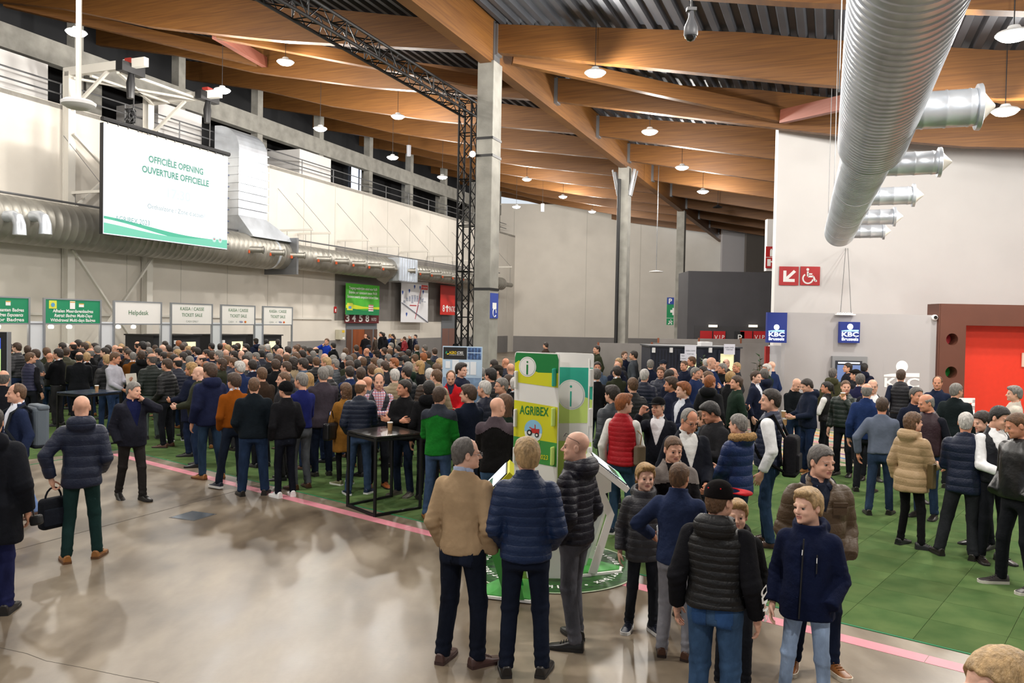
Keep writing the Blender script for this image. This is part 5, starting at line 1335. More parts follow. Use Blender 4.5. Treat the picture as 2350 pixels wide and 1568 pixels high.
def raw_mesh(name, V, Q, mi=None, nm=1):
    me = bpy.data.meshes.new(name); n, m = len(V), len(Q)
    me.vertices.add(n); me.vertices.foreach_set('co', np.asarray(V, f32).ravel())
    me.loops.add(m * 4); me.loops.foreach_set('vertex_index', np.asarray(Q, np.int32).ravel())
    me.polygons.add(m); me.polygons.foreach_set('loop_start', np.arange(0, 4 * m, 4, dtype=np.int32))
    try: me.polygons.foreach_set('loop_total', np.full(m, 4, np.int32))
    except Exception: pass
    me.polygons.foreach_set('use_smooth', np.ones(m, bool))
    for _ in range(nm): me.materials.append(None)
    if mi is not None: me.polygons.foreach_set('material_index', np.asarray(mi, np.int32))
    me.update(calc_edges=True); me.validate(); return me

# ---------------------------------------------------------------- hands (left hand: fingers -z, palm -x, thumb -y)
_handc = {}
def hand_mesh(curl, h=.0052):
    if (curl, h) in _handc: return _handc[(curl, h)]
    G, o = grid((-.085, -.085, -.205), (.035, .06, .03), h)
    d = ell2(G, (0, 0, -.052), (.017, .042, .055)); d = smin(d, cone(G, (0, 0, .02), (0, 0, -.03), .026, .026), .02)
    for k, (yb, L) in enumerate(((-.031, .072), (-.010, .081), (.011, .075), (.030, .059))):
        p = np.array((0.0, yb, -.092)); ang = 0.12; r = .0092
        for j, f in enumerate((.45, .31, .24)):
            ang += curl * (1.0 if j else .8) + k * .03
            q = p + L * f * np.array((-math.sin(ang), 0, -math.cos(ang)))
            dd = cone(G, p, q, r, r - .0008); d = smin(d, dd, .005) if j == 0 else np.minimum(d, dd); p = q; r -= .0008
    p = np.array((-.004, -.034, -.030)); q = p + np.array((-.014 - .02 * curl, -.026, -.036)); e = q + np.array((-.012 - .012 * curl, -.006 + .016 * curl, -.030))
    d = smin(d, cone(G, p, q, .013, .0105), .012); d = np.minimum(d, cone(G, q, e, .0105, .0085))
    _handc[(curl, h)] = snet(d, o, h); return _handc[(curl, h)]

# ---------------------------------------------------------------- body tables (height 1.77, facing -y, left = +x)
TORSO = np.array([[.60, .19, .135, .005], [.80, .178, .128, .005], [.95, .172, .125, .008], [1.06, .160, .115, .004], [1.16, .163, .115, .0], [1.30, .178, .122, .002],
                  [1.37, .174, .116, .006], [1.42, .142, .100, .012], [1.465, .102, .082, .018], [1.51, .074, .068, .02], [1.56, .064, .062, .02]])
def loft(P, tab, w, add, belly, cut_hi=1.6, sway=(0, 0)):
    z = P[..., 2]; a = np.interp(z, tab[:, 0], tab[:, 1]) * w + add; b = np.interp(z, tab[:, 0], tab[:, 2]) * (w * .6 + .4) + add; c = np.interp(z, tab[:, 0], tab[:, 3])
    bl = belly * np.exp(-((z - 1.05) / .16) ** 2); b = b + bl * .5; c = c - bl * .5
    x, y = P[..., 0] - sway[0] * (z - .9), P[..., 1] - c - sway[1] * (z - .9)
    # super-ellipse keeps the back broad
    q = np.sqrt(np.sqrt((np.abs(x) / a) ** 4 * .35 + .65 * (x / a) ** 4 * 0 + 1e-12)) if False else None
    l = ((np.abs(x) / a) ** 2.35 + (np.abs(y) / b) ** 2.35) ** (1 / 2.35)
    return (l - 1) * np.minimum(a, b)
def ik(s, w, l1, l2, hint):
    s, w = np.array(s, float), np.array(w, float); v = w - s; d = np.linalg.norm(v)
    if d > (l1 + l2) * .995: w = s + v / d * (l1 + l2) * .995; v = w - s; d = np.linalg.norm(v)
    n = v / d; a = (l1 * l1 - l2 * l2 + d * d) / (2 * d); hh = math.sqrt(max(0, l1 * l1 - a * a))
    hv = np.array(hint, float); hv = hv - n * (hv @ n); hv /= np.linalg.norm(hv) + 1e-9
    return s + n * a + hv * hh, w
ARMS = {   # wrist for the left side, elbow hint, palm hint, curl, hand shown
    'down': ((.262, -.02, .865), (.3, 1, 0), (-1, 0, 0), .28, True), 'grip': ((.262, -.02, .865), (.3, 1, 0), (-1, 0, 0), .85, True),
    'pocket': ((.212, -.07, .885), (.4, 1, 0), (-1, 0, 0), .3, False), 'jpocket': ((.185, -.13, .935), (.45, 1, 0), (-1, 0, 0), .3, False),
    'front': ((.10, -.30, 1.06), (.5, .3, -1), (-.7, .2, .4), .75, True), 'frontlow': ((.11, -.26, .98), (.6, .4, -1), (-.7, .3, .4), .7, True),
    'crossed': ((-.10, -.20, 1.17), (.7, -.3, -1), (-.2, .9, 0), .3, True), 'phone': ((.135, -.085, 1.50), (.8, -.6, -1), (-1, .1, 0), .75, True),
    'drink': ((.085, -.20, 1.43), (.8, -.4, -1), (-.6, .6, 0), .9, True), 'behind': ((.07, .17, .98), (1, .8, .2), (0, 1, 0), .5, True),
    'text': ((.09, -.27, 1.16), (.6, .4, -1), (-.4, .5, .7), .8, True), 'raise': ((.20, -.24, 1.56), (.6, -.2, -1), (-.4, -.7, 0), .7, True),
    'hip': ((.19, .03, .98), (1, .6, 0), (-.8, -.4, 0), .4, True), 'wide': ((.31, -.02, .89), (1, .5, 0), (-1, 0, 0), .3, True)}
def wrinkles(P, seed, amp): return amp * wob(P * np.array((1, 1, .55), f32), 26, seed) + amp * .5 * wob(P * np.array((1.2, 1, .8), f32), 55, seed + 1)
def body_parts(sp):
    """meshes (V,Q) of one person in metres, canonical height 1.77; sp: see person()"""
    h = sp.get('h', .014); w = .97 + (sp.get('w', 1.0) - 1) * .75; belly = sp.get('belly', .03); seed = sp.get('seed', 1.0)
    puff = sp.get('puff', .012); baff = sp.get('baffle', 0.0) * .75; pitch = sp.get('pitch', .075); hem = sp.get('hem', .86); shrt = sp.get('short_sleeve', False)
    sway = sp.get('sway', (0, 0)); out = {}
    SH = {q: np.array((q * .166 * w + sway[0] * .5, .008 + sway[1] * .5, 1.384)) for q in (1, -1)}
    arms = {}
    for s, key in ((1, 'L'), (-1, 'R')):
        a = sp.get('arm' + key, 'down')
        wr, hint, palm, curl, show = ARMS[a] if isinstance(a, str) else a
        k = 1.0 if wr[2] > 1.04 else w * .75 + .25
        wr = (s * wr[0] * k + sway[0] * (wr[2] - .9), wr[1] - (belly * .6 if wr[1] < -.08 and wr[2] < 1.4 else 0) + sway[1] * (wr[2] - .9), wr[2])
        el, wr = ik(SH[s], wr, .295, .262, (s * hint[0], hint[1], hint[2])); arms[s] = (SH[s], el, np.array(wr), np.array((s * palm[0], palm[1], palm[2])), curl, show)
    fl_, fr_ = sp.get('footL', (.115, 0, 12)), sp.get('footR', (-.115, 0, -12)); legs = {}
    for s, ft in ((1, fl_), (-1, fr_)):
        hip = np.array((s * .088 * w, .012, .90)); an = np.array((ft[0], ft[1] + .03, .085 + (ft[3] if len(ft) > 3 else 0)))
        kn, an = ik(hip, an, .412, .410, (ft[0] * .3, -1, 0)); legs[s] = (hip, kn, an, ft)
    # jacket / top ------------------------------------------------------
    def sleeves(P, pf, bf, r0=.052, r1=.050, r2=.043):
        d = None
        for s in (1, -1):
            S, E, W = arms[s][:3]; fd = (W - E) / np.linalg.norm(W - E); cuff = W - fd * .012
            d1, t1 = cone(P, S, E, (r0 + .012) * (w * .5 + .5) + pf, r1 * (w * .4 + .6) + pf, True); d2, t2 = cone(P, E, cuff + fd * .06, r1 * (w * .4 + .6) + pf, r2 + pf * .7, True)
            if bf:
                q1 = np.abs(np.sin(np.pi * t1 * .295 / pitch)) ** .35; q2 = np.abs(np.sin(np.pi * t2 * .32 / pitch)) ** .35
                d1 = d1 - bf * (q1 - .5); d2 = d2 - bf * (q2 - .5)
            dd = smin(d1, d2, .02); dd = smax(dd, ((P - cuff.astype(f32)) @ fd.astype(f32)), .006)
            if shrt: dd = smax(d1, ((P - (S + (E - S) * .75).astype(f32)) @ ((E - S) / np.linalg.norm(E - S)).astype(f32)), .006)
            # bunched fabric at the elbow
            dd = dd + .004 * np.sin((P[..., 2] - E[2]) * 110 + P[..., 0] * 40) * np.exp(-((P - E.astype(f32)) ** 2).sum(-1) / .012)
            d = dd if d is None else np.minimum(d, dd)
        return d
    pts = np.array([q for s in (1, -1) for q in arms[s][:3]]); pad = .1 + puff
    lo = np.minimum(pts.min(0) - pad, (-.25 * w - puff, -.26 - belly, hem - .02)); hi = np.maximum(pts.max(0) + pad, (.25 * w + puff, .24, 1.60))
    G, o = grid(lo, hi, h)
    flare = sp.get('flare', 0.0)
    tab = TORSO.copy()
    if flare: tab[:3, 1] += flare; tab[:3, 2] += flare
    if sp.get('fem'):
        tab[5:9, 1] *= .90; tab[3, 1] *= .9; tab[2, 1] *= 1.03
    td = loft(G, tab, w, puff, belly, sway=sway)
    if baff:
        ph = np.sin(np.pi * (G[..., 2] - hem) / pitch + .25 * np.sin(G[..., 0] * 9 + seed)); td = td - baff * (np.abs(ph) ** .35 - .6)
    td = td + wrinkles(G, seed, .0045 if not baff else .003)
    td = smax(td, hem - G[..., 2] + .008 * np.sin(G[..., 0] * 14 + seed), .012)
    ctop = sp.get('collar', 1.505)
    td = smax(td, G[..., 2] - ctop - .25 * (G[..., 1] - .02), .008)
    opn = sp.get('open', 0.0)
    vest = sp.get('vest', False)
    ar = sleeves(G, puff * .9, baff)
    jk = td if vest else smin(td, ar, .028)
    if vest:
        for s in (1, -1): jk = smax(jk, -(cone(G, SH[s] + np.array((s * .10, 0, 0)), SH[s] + np.array((s * .12, 0, -.2)), .085, .06)), .012)
    if sp.get('hood'):
        hd = ell2(G, (sway[0] * .55, .105, 1.485), (.145, .085, .10)); hd = smax(hd, -ell2(G, (sway[0] * .55, .04, 1.58), (.100, .098, .11)), .015)
        cl = np.abs(np.sqrt((G[..., 0] / .105) ** 2 + ((G[..., 1] - .02) / .098) ** 2) - 1) * .1 - .016; cl = np.maximum(cl, np.abs(G[..., 2] - 1.485 - .12 * G[..., 1]) - .05)
        jk = smin(jk, smin(hd, cl, .03), .02)
    else:
        cl = np.abs(np.sqrt((G[..., 0] / .078) ** 2 + ((G[..., 1] - .022) / .074) ** 2) - 1) * .075 - .008; cl = np.maximum(cl, np.abs(G[..., 2] - (ctop + .0) - .22 * (G[..., 1] - .02)) - sp.get('collar_h', .022)); jk = smin(jk, cl, .012)
    if opn:
        xx = np.abs(G[..., 0]) - np.clip((G[..., 2] - opn) * .32, -.05, .095); vv = np.maximum(xx, G[..., 1] + .015); jk = smax(jk, -vv, .006)
    out['top'] = snet(jk, o, h)
    if vest: out['sleeves'] = snet(smax(sleeves(G, sp.get('sl_puff', .006), 0), -(loft(G, tab, w, puff - .02, belly, sway=sway)), .005), o, h)
    if opn or sp.get('shirt'):
        lo2, hi2 = (-.2, -.24 - belly, .92), (.2, .12, 1.56); h2 = h * .8; G2, o2 = grid(lo2, hi2, h2)
        sd_ = loft(G2, tab, w, puff - .012, belly, sway=sway); sd_ = smax(sd_, .93 - G2[..., 2], .01); sd_ = smax(sd_, G2[..., 2] - 1.49 - .2 * G2[..., 1], .008)
        cl = np.abs(np.sqrt((G2[..., 0] / .072) ** 2 + ((G2[..., 1] - .02) / .072) ** 2) - 1) * .07 - .006; cl = np.maximum(cl, np.abs(G2[..., 2] - 1.515 - .3 * (G2[..., 1] - .02)) - .022)
        cl = np.maximum(cl, -(np.maximum(np.abs(G2[..., 0]) - np.clip((G2[..., 2] - 1.45) * .35, 0, .03), G2[..., 1])))
        out['shirt'] = snet(smin(sd_, cl, .008), o2, h2)
    if sp.get('fur'):
        Gf, of = grid((-.2, -.1, 1.36), (.2, .24, 1.66), .012)
        ang = np.arctan2(Gf[..., 0], Gf[..., 1] - .05); ring_ = np.stack([.125 * np.sin(ang), .05 + .115 * np.cos(ang), 1.50 + .015 * np.cos(ang)], -1).astype(f32)
        q = Gf - ring_; fd = np.sqrt((q * q).sum(-1)) - .052 + .012 * wob(Gf, 120, .3) + .006 * wob(Gf, 210, .9); fd = smax(fd, -(Gf[..., 1] + .055), .02); out['fur_trim'] = snet(fd, of, .012)
    # trousers -----------------------------------------------------------
    h0 = h; h = h * 1.32; slim = sp.get('slim', 1.0); pts = np.array([q for s in (1, -1) for q in legs[s][:3]])
    lo = (pts[:, 0].min() - .13, pts[:, 1].min() - .15, .045); hi = (pts[:, 0].max() + .13, pts[:, 1].max() + .15, 1.06)
    lo = np.minimum(lo, (-.21 * w, -.2 - belly * .5, .05)); hi = np.maximum(hi, (.21 * w, .19, 1.06))
    G, o = grid(lo, hi, h)
    pv = loft(G, np.array([[.7, .12, .09, .012], [.82, .156, .114, .014], [.92, .160, .116, .010], [1.05, .140, .098, .004]]), w, .0, belly * .45); pv = smax(pv, G[..., 2] - 1.02, .01); pv = smax(pv, .80 - G[..., 2], .03)
    lg = None
    for s in (1, -1):
        hp_, kn, an, ft = legs[s]
        dn = (an - kn) / np.linalg.norm(an - kn)
        d = smin(cone(G, hp_, kn, .088 * (w * .6 + .4) * (slim * .5 + .5), .064 * slim), cone(G, kn, an + dn * .05, .064 * slim, .056 * slim), .03)
        d = d + .0055 * np.sin((G[..., 2]) * 95 + G[..., 0] * 25 + seed) * (np.exp(-((G[..., 2] - .14) / .07) ** 2) + .5 * np.exp(-((G[..., 2] - kn[2]) / .06) ** 2)) + wrinkles(G, seed + s, .003)
        d = smax(d, ((an + dn * .035).astype(f32) - G) @ (-dn).astype(f32) if False else ((G - (an + dn * .03).astype(f32)) @ dn.astype(f32)), .006)
        lg = d if lg is None else smin(lg, d, .012)
    out['trousers'] = snet(smin(pv, lg, .04), o, h)
    if sp.get('skirt'): pass
    # body: trunk, neck, head, limbs, hands ---------------------------------
    h = h0; hb = max(.026, h * 1.6); G, o = grid((-.32 * w - .05, -.34, .06), (.32 * w + .05, .3, 1.54), hb)
    d = smax(loft(G, TORSO, w, -.022, belly * .5, sway=sway), .85 - G[..., 2], .02)
    for s in (1, -1):
        S, E, W = arms[s][:3]; d = smin(d, cone(G, S, E, .042, .034), .02); d = smin(d, cone(G, E, W - (W - E) * (.0 if arms[s][5] else .25), .034, .026), .02)
        hp_, kn, an, ft = legs[s]; d = smin(d, cone(G, hp_, kn, .06, .042), .02); d = smin(d, cone(G, kn, an, .042, .034), .02)
    V, Q = snet(d, o, hb); VS, QS, MS = [V], [Q], [np.zeros(len(Q), int)]; base = len(V)
    hm = sp['_headM']; HV, HQ, HM = head_mesh(sp.get('hh', .008), sp.get('fat', 0.0), sp.get('kid', False), sp.get('fem', False))
    VS.append(HV @ hm[:3, :3].T + hm[:3, 3]); QS.append(HQ + base); MS.append(HM); base += len(HV)
    for s in (1, -1):
        S, E, W, palm, curl, show = arms[s]
        if not show: continue
        f = (W - E) / np.linalg.norm(W - E); zc = -f; xc = -(palm - f * (palm @ f)); xc /= np.linalg.norm(xc) + 1e-9
        HV, HQ = hand_mesh(curl, .0052 if h < .017 else .008)
        if s < 0: HV = HV * np.array((-1, 1, 1)); HQ = HQ[:, ::-1]; xc = -xc
        yc = np.cross(zc, xc)
        Rm = np.stack([xc, yc if s > 0 else yc, zc], 1)
        ks = 1.02 if not sp.get('kid') else .92
        # the thumb points forward: flip when the frame is turned
        VS.append((HV * ks) @ Rm.T + W + f * .012); QS.append(HQ + base); MS.append(np.zeros(len(HQ), int)); base += len(HV)
    out['body'] = (np.concatenate(VS), np.concatenate(QS), np.concatenate(MS))
    out['_arms'] = arms; out['_legs'] = legs
    return out

# shoes: shared template, two slots (upper, sole)
def shoe_template(kind):
    mb = MB(); n = 14
    hs = .03 if kind == 'sneaker' else .022
    prof = [(.085, .030, .085), (.080, .036, .095), (.05, .040, .098), (.01, .041, .092), (-.04, .044, .078), (-.09, .049, .060), (-.14, .050, .048), (-.175, .044, .042), (-.20, .030, .034), (-.208, .012, .026)]
    if kind == 'dress': prof = [(y * 1.03, wd * (.94 if y < -.1 else 1), hh * .95) for y, wd, hh in prof]
    vs = []
    for y, wd, hh in prof:
        for k in range(n):
            t = math.pi * k / (n - 1); c, s = math.cos(t), math.sin(t)
            vs.append((wd * math.copysign(abs(c) ** .75, c), y, hs + (hh - hs) * max(0.0, s) ** .8))
    fs = [(i * n + k, i * n + k + 1, (i + 1) * n + k + 1, (i + 1) * n + k) for i in range(len(prof) - 1) for k in range(n - 1)]
    fs.append(tuple(range(n))[::-1]); fs.append(tuple((len(prof) - 1) * n + k for k in range(n)))
    mb.add(vs, fs, 0)
    ring = [(wd * 1.08 + .002, y) for y, wd, _ in prof]; poly = [(a, b) for a, b in ring] + [(-a, b) for a, b in ring[::-1]]
    sole = MB().prism(poly, Vector((1, 0, 0)), Vector((0, 1, 0)), Vector((0, 0, hs + .004)), Vector((0, 0, -hs - .004)))
    for q in range(4): mb.obox((0, -.035 - .022 * q, .088 - .010 * q), (.05, 0, 0), (0, .007, -.003), (0, .002, .006), 1)
    o = mb.build('shoe', [None, None]); me = o.data; bpy.data.objects.remove(o); o = sole.build('sole', [None]); me2 = o.data; bpy.data.objects.remove(o)
    me.polygons.foreach_set('use_smooth', [len(p.vertices) == 4 for p in me.polygons]); return me, me2
SHOE = {k: shoe_template(k) for k in ('dress', 'sneaker')}

# ---------------------------------------------------------------- cloth colours
def seam_mat(c, pitch, hem, rough=.5):
    """padded nylon: crisp stitched seams every 'pitch' metres of garment height"""
    key = ('seam', c, round(pitch, 3), round(hem, 3))
    if key in _mats: return _mats[key]
    m = bpy.data.materials.new('padded_nylon'); m.use_nodes = True; nt = m.node_tree; b = nt.nodes['Principled BSDF']; L = nt.links.new
    b.inputs['Base Color'].default_value = lin(c); b.inputs['Roughness'].default_value = rough; b.inputs['Specular IOR Level'].default_value = .35
    tc = nd(nt, 'ShaderNodeTexCoord'); sx = nd(nt, 'ShaderNodeSeparateXYZ'); L(tc.outputs['Object'], sx.inputs['Vector'])
    nz = nd(nt, 'ShaderNodeTexNoise'); nz.inputs['Scale'].default_value = 6; L(tc.outputs['Object'], nz.inputs['Vector'])
    a = nd(nt, 'ShaderNodeMath', operation='SUBTRACT'); L(sx.outputs['Z'], a.inputs[0]); a.inputs[1].default_value = hem
    w = nd(nt, 'ShaderNodeMath', operation='MULTIPLY_ADD'); L(nz.outputs['Fac'], w.inputs[0]); w.inputs[1].default_value = .022; L(a.outputs[0], w.inputs[2])
    d = nd(nt, 'ShaderNodeMath', operation='DIVIDE'); L(w.outputs[0], d.inputs[0]); d.inputs[1].default_value = pitch
    p = nd(nt, 'ShaderNodeMath', operation='PINGPONG'); L(d.outputs[0], p.inputs[0]); p.inputs[1].default_value = .5
    q = nd(nt, 'ShaderNodeMath', operation='POWER'); L(p.outputs[0], q.inputs[0]); q.inputs[1].default_value = .35
    b1 = nd(nt, 'ShaderNodeBump'); b1.inputs['Strength'].default_value = .6; b1.inputs['Distance'].default_value = .013; L(q.outputs[0], b1.inputs['Height'])
    n2 = nd(nt, 'ShaderNodeTexNoise'); n2.inputs['Scale'].default_value = 34; n2.inputs['Detail'].default_value = 3; n2.inputs['Distortion'].default_value = .8; L(tc.outputs['Object'], n2.inputs['Vector'])
    b2 = nd(nt, 'ShaderNodeBump'); b2.inputs['Strength'].default_value = .35; b2.inputs['Distance'].default_value = .015; L(n2.outputs['Fac'], b2.inputs['Height']); L(b1.outputs['Normal'], b2.inputs['Normal'])
    L(b2.outputs['Normal'], b.inputs['Normal']); _mats[key] = m; return m
def fab(c, kind='cloth'):
    if kind == 'puffer': return mat('nylon', c, .55, bump=.3, bscale=30, var=.08, scale=9, spec=.3)
    if kind == 'leather': return mat('leather', c, .36, bump=.15, bscale=26, var=.1, scale=6)
    if kind == 'denim': return mat('denim', c, .9, bump=.3, bscale=34, var=.38, scale=5, spec=.12, stretch=(1.3, 1.3, .6))
    if kind == 'fur': return mat('fur', c, .9, bump=.9, bscale=110, var=.35, scale=60)
    if kind == 'knit': return mat('knit', c, .95, bump=.22, bscale=22, var=.10, scale=7, spec=.1)
    if kind == 'plaid': return plaid_mat()
    return mat('woven_cloth', c, .85, bump=.35, bscale=20, var=.14, scale=8, spec=.15)
def plaid_mat():
    if 'plaid' in _mats: return _mats['plaid']
    m = bpy.data.materials.new('plaid_shirt'); m.use_nodes = True; nt = m.node_tree; b = nt.nodes['Principled BSDF']; tc = nd(nt, 'ShaderNodeTexCoord')
    prev = None
    for k, (dr, c, sc) in enumerate((('X', '#c2452e', 16), ('Z', '#2f4a8c', 16), ('X', '#2f4a8c', 8.1), ('Z', '#c2452e', 8.1))):
        wv = nd(nt, 'ShaderNodeTexWave', bands_direction=dr); wv.inputs['Scale'].default_value = sc
        nt.links.new(tc.outputs['Object'], wv.inputs['Vector'])
        mr = nd(nt, 'ShaderNodeMapRange'); mr.inputs['From Min'].default_value = .62; mr.inputs['From Max'].default_value = .7; mr.inputs['To Max'].default_value = .6
        nt.links.new(wv.outputs['Fac'], mr.inputs['Value'])
        mx = nd(nt, 'ShaderNodeMix', data_type='RGBA'); nt.links.new(mr.outputs['Result'], mx.inputs['Factor'])
        if prev is None: mx.inputs['A'].default_value = lin('#e8e2e4')
        else: nt.links.new(prev, mx.inputs['A'])
        mx.inputs['B'].default_value = lin(c); prev = mx.outputs['Result']
    nt.links.new(prev, b.inputs['Base Color']); b.inputs['Roughness'].default_value = .85; _mats['plaid'] = m; return m
SKIN = {'a': '#cf9a80', 'b': '#d6a48c', 'c': '#c58a6e', 'd': '#dcae98'}
def skin(k):
    m = mat('skin', SKIN[k], .48, var=.12, scale=14, bump=.08, bscale=70, spec=.35)
    b = m.node_tree.nodes['Principled BSDF']; b.inputs['Subsurface Weight'].default_value = .12; b.inputs['Subsurface Radius'].default_value = (.012, .005, .003); return m
def browm(h, k):
    a, b = lin(HAIRC[h]), lin(SKIN[k]); key = ('brow', h, k)
    if key not in _mats:
        m = bpy.data.materials.new('eyebrow'); m.use_nodes = True; m.node_tree.nodes['Principled BSDF'].inputs['Base Color'].default_value = tuple(.5 * p + .5 * q for p, q in zip(a, b)); m.node_tree.nodes['Principled BSDF'].inputs['Roughness'].default_value = .7; _mats[key] = m
    return _mats[key]
HAIRC = {'black': '#15110f', 'dark': '#241a14', 'brown': '#3d2a1c', 'mid': '#5a3f28', 'grey': '#77736e', 'white': '#b9b5b0', 'blond': '#9c7a4a', 'ginger': '#8a4d22', 'fair': '#a88a60', 'saltp': '#55504c'}
def hairm(k): return mat('hair', HAIRC[k], .55, var=.35, scale=45, bump=.5, bscale=130, stretch=(1, 1, .35))
M_eye, M_iris, M_lip = mat('eye_white', '#8f857e', .3), mat('eye_iris', '#2a201a', .2), mat('lips', '#b07468', .5)
def child(name, me, root, mats, M=None):
    o = bpy.data.objects.new(name, me); C.objects.link(o); o.parent = root
    if M is not None: o.matrix_local = M
    for i, m in enumerate(mats):
        if i < len(o.material_slots): o.material_slots[i].link = 'OBJECT'; o.material_slots[i].material = m
    return o
def head_matrix(sp):
    hs = sp.get('hs', 1.0); yaw, pit, rol = R_(sp.get('yaw', 0)), R_(sp.get('pitch_h', 0)), R_(sp.get('roll', 0)); sw = sp.get('sway', (0, 0))
    piv = Matrix.Translation((sw[0] * .6, .03 + sw[1] * .6, 1.52)); rot = Matrix.Rotation(yaw, 4, 'Z') @ Matrix.Rotation(pit, 4, 'X') @ Matrix.Rotation(rol, 4, 'Y')
    return piv @ rot @ Matrix.Translation((0, -.03, .127 * hs)) @ Matrix.Scale(hs, 4)
TOPNAME = {'puffer': 'puffer_jacket', 'quilt': 'quilted_jacket', 'jacket': 'jacket', 'sweater': 'sweater', 'blazer': 'blazer', 'coat': 'coat', 'vest': 'vest', 'leather': 'leather_jacket', 'shirt': 'shirt'}
TOPKIND = {  # garment defaults
    'puffer': dict(puff=.017, baffle=.010, pitch=.072, hem=.90), 'quilt': dict(puff=.016, baffle=.007, pitch=.10, hem=.84), 'jacket': dict(puff=.014, hem=.86),
    'sweater': dict(puff=.008, hem=.93, collar=1.49), 'blazer': dict(puff=.014, hem=.80, open=1.12, collar=1.50), 'coat': dict(puff=.017, hem=.72, flare=.02),
    'vest': dict(puff=.018, baffle=.009, pitch=.07, hem=.90, vest=True), 'leather': dict(puff=.016, hem=.90), 'shirt': dict(puff=.004, hem=.95, collar=1.49)}
FABOF = {'puffer': 'puffer', 'quilt': 'puffer', 'jacket': 'cloth', 'sweater': 'knit', 'blazer': 'cloth', 'coat': 'cloth', 'vest': 'puffer', 'leather': 'leather', 'shirt': 'cloth'}
_proto = {}
def person(loc, rz, H, label, sp, group=None, proto=None):
    """sp keys: top, tc (top colour), tfab, legs colour lc, lfab, hair, hc, hat, hatc, skin, shoe kind/colour, arms, feet, head turn, build"""
    sp = dict(TOPKIND[sp.get('top', 'jacket')], **sp)
    sp['hs'] = sp.get('hs', 1.0)
    hm = head_matrix(sp); sp['_headM'] = np.array(hm)
    if proto is not None and proto in _proto: parts = _proto[proto]
    else:
        bp_ = body_parts(sp)
        parts = {k: (raw_mesh(k, v[0], v[1], v[2] if len(v) > 2 else None, 5 if k == 'body' else 1) if not k.startswith('_') else v) for k, v in bp_.items()}
        if proto is not None: _proto[proto] = parts
    root = thing('person', loc, label, 'person', group, rz); k = H / 1.77; root.scale = (k, k, k)
    sk = skin(sp.get('skin', 'a')); hr = hairm(sp.get('hc', 'brown'))
    child('body', parts['body'], root, [sk, M_eye, M_iris, browm(sp.get('hc', 'brown') if sp.get('hair') != 'bald' else 'mid', sp.get('skin', 'a')), M_lip])
    tm = seam_mat(sp.get('tc', '#222733'), sp['pitch'], sp['hem']) if sp.get('baffle') and not sp.get('tfab') else fab(sp.get('tc', '#222733'), sp.get('tfab', FABOF[sp.get('top', 'jacket')]))
    ob = {'top': child(TOPNAME[sp.get('top', 'jacket')], parts['top'], root, [tm])}
    if 'sleeves' in parts: ob['sleeves'] = child('sleeves', parts['sleeves'], root, [fab(sp.get('slc', '#e6e4e2'), sp.get('slfab', 'cloth'))])
    if 'shirt' in parts: child('shirt', parts['shirt'], root, [fab(sp.get('shc', '#e3e4ea'), sp.get('shfab', 'cloth'))])
    if 'fur_trim' in parts: child('fur_trim', parts['fur_trim'], root, [fab('#a98455', 'fur')])
    child('trousers', parts['trousers'], root, [fab(sp.get('lc', '#1f2a3d'), sp.get('lfab', 'denim'))])
    hh = sp.get('hairh', .007)
    st = sp.get('hair', 'short')
    if st != 'bald': child('hair', hair_mesh(st, hh), root, [hr], hm)
    if sp.get('hat'): ob['hat'] = child('cap' if 'cap' in sp['hat'] or sp['hat'] == 'flat' else 'beanie', hat_mesh(sp['hat'], hh), root, [fab(sp.get('hatc', '#16161a'), 'knit')], hm)
    for s in (1, -1):
        hp_, kn, an, ft = parts['_legs'][s]
        d = Vector(an) - Vector(kn); toe = R_(ft[2]); tilt = R_(ft[4]) if len(ft) > 4 else 0
        M = Matrix.Translation((an[0], an[1] + 0, max(0, an[2] - .085))) @ Matrix.Rotation(toe, 4, 'Z') @ Matrix.Rotation(tilt, 4, 'X') @ Matrix.Translation((0, -.015, 0))
        um, sm, lm = mat('shoe_leather', sp.get('shc2', '#1b1714'), .4, var=.1), mat('shoe_sole', sp.get('sole', '#191614'), .6), mat('shoe_lace', sp.get('lace', sp.get('shc2', '#1b1714')), .7)
        kd = SHOE[sp.get('shoe', 'dress')]
        so = child('shoe', kd[0], root, [um, lm], M); child('sole', kd[1], so, [sm])
    return root, hm, parts, ob
def glasses(root, hm, m=None, up=0.0):
    m = m or M_blackp; mb = MB(); M = hm @ Matrix.Translation((0, .02 * up, .075 * up)) @ Matrix.Rotation(-.55 * up, 4, 'X')
    for s in (-1, 1):
        c = Vector((s * .032, -.112, -.006)); mb.tube([c + Vector((.022 * math.cos(a), abs(math.cos(a)) * s * 0, .016 * math.sin(a))) for a in np.linspace(0, 2 * math.pi, 15)], .0016, 5)
        mb.tube([(s * .054, -.110, -.002), (s * .076, -.06, .0), (s * .083, .01, .002), (s * .08, .03, -.012)], .0018, 5)
    mb.tube([(-.011, -.114, -.002), (0, -.117, .001), (.011, -.114, -.002)], .0016, 5)
    mb.v = [tuple(M @ Vector(v)) for v in mb.v]; o = mb.build('glasses', m); o.parent = root
    ln = MB()
    for s in (-1, 1): ln.add([M @ Vector((s * .032 + .021 * math.cos(a), -.112, -.006 + .015 * math.sin(a))) for a in np.linspace(0, 2 * math.pi, 13)[:-1]], [tuple(range(12))])
    return o
def attach(root, mb, name, m, smooth=False):
    o = mb.build(name, m, None, smooth); o.parent = root; return o
def to_world(root, p): return root.matrix_basis @ Vector(p)
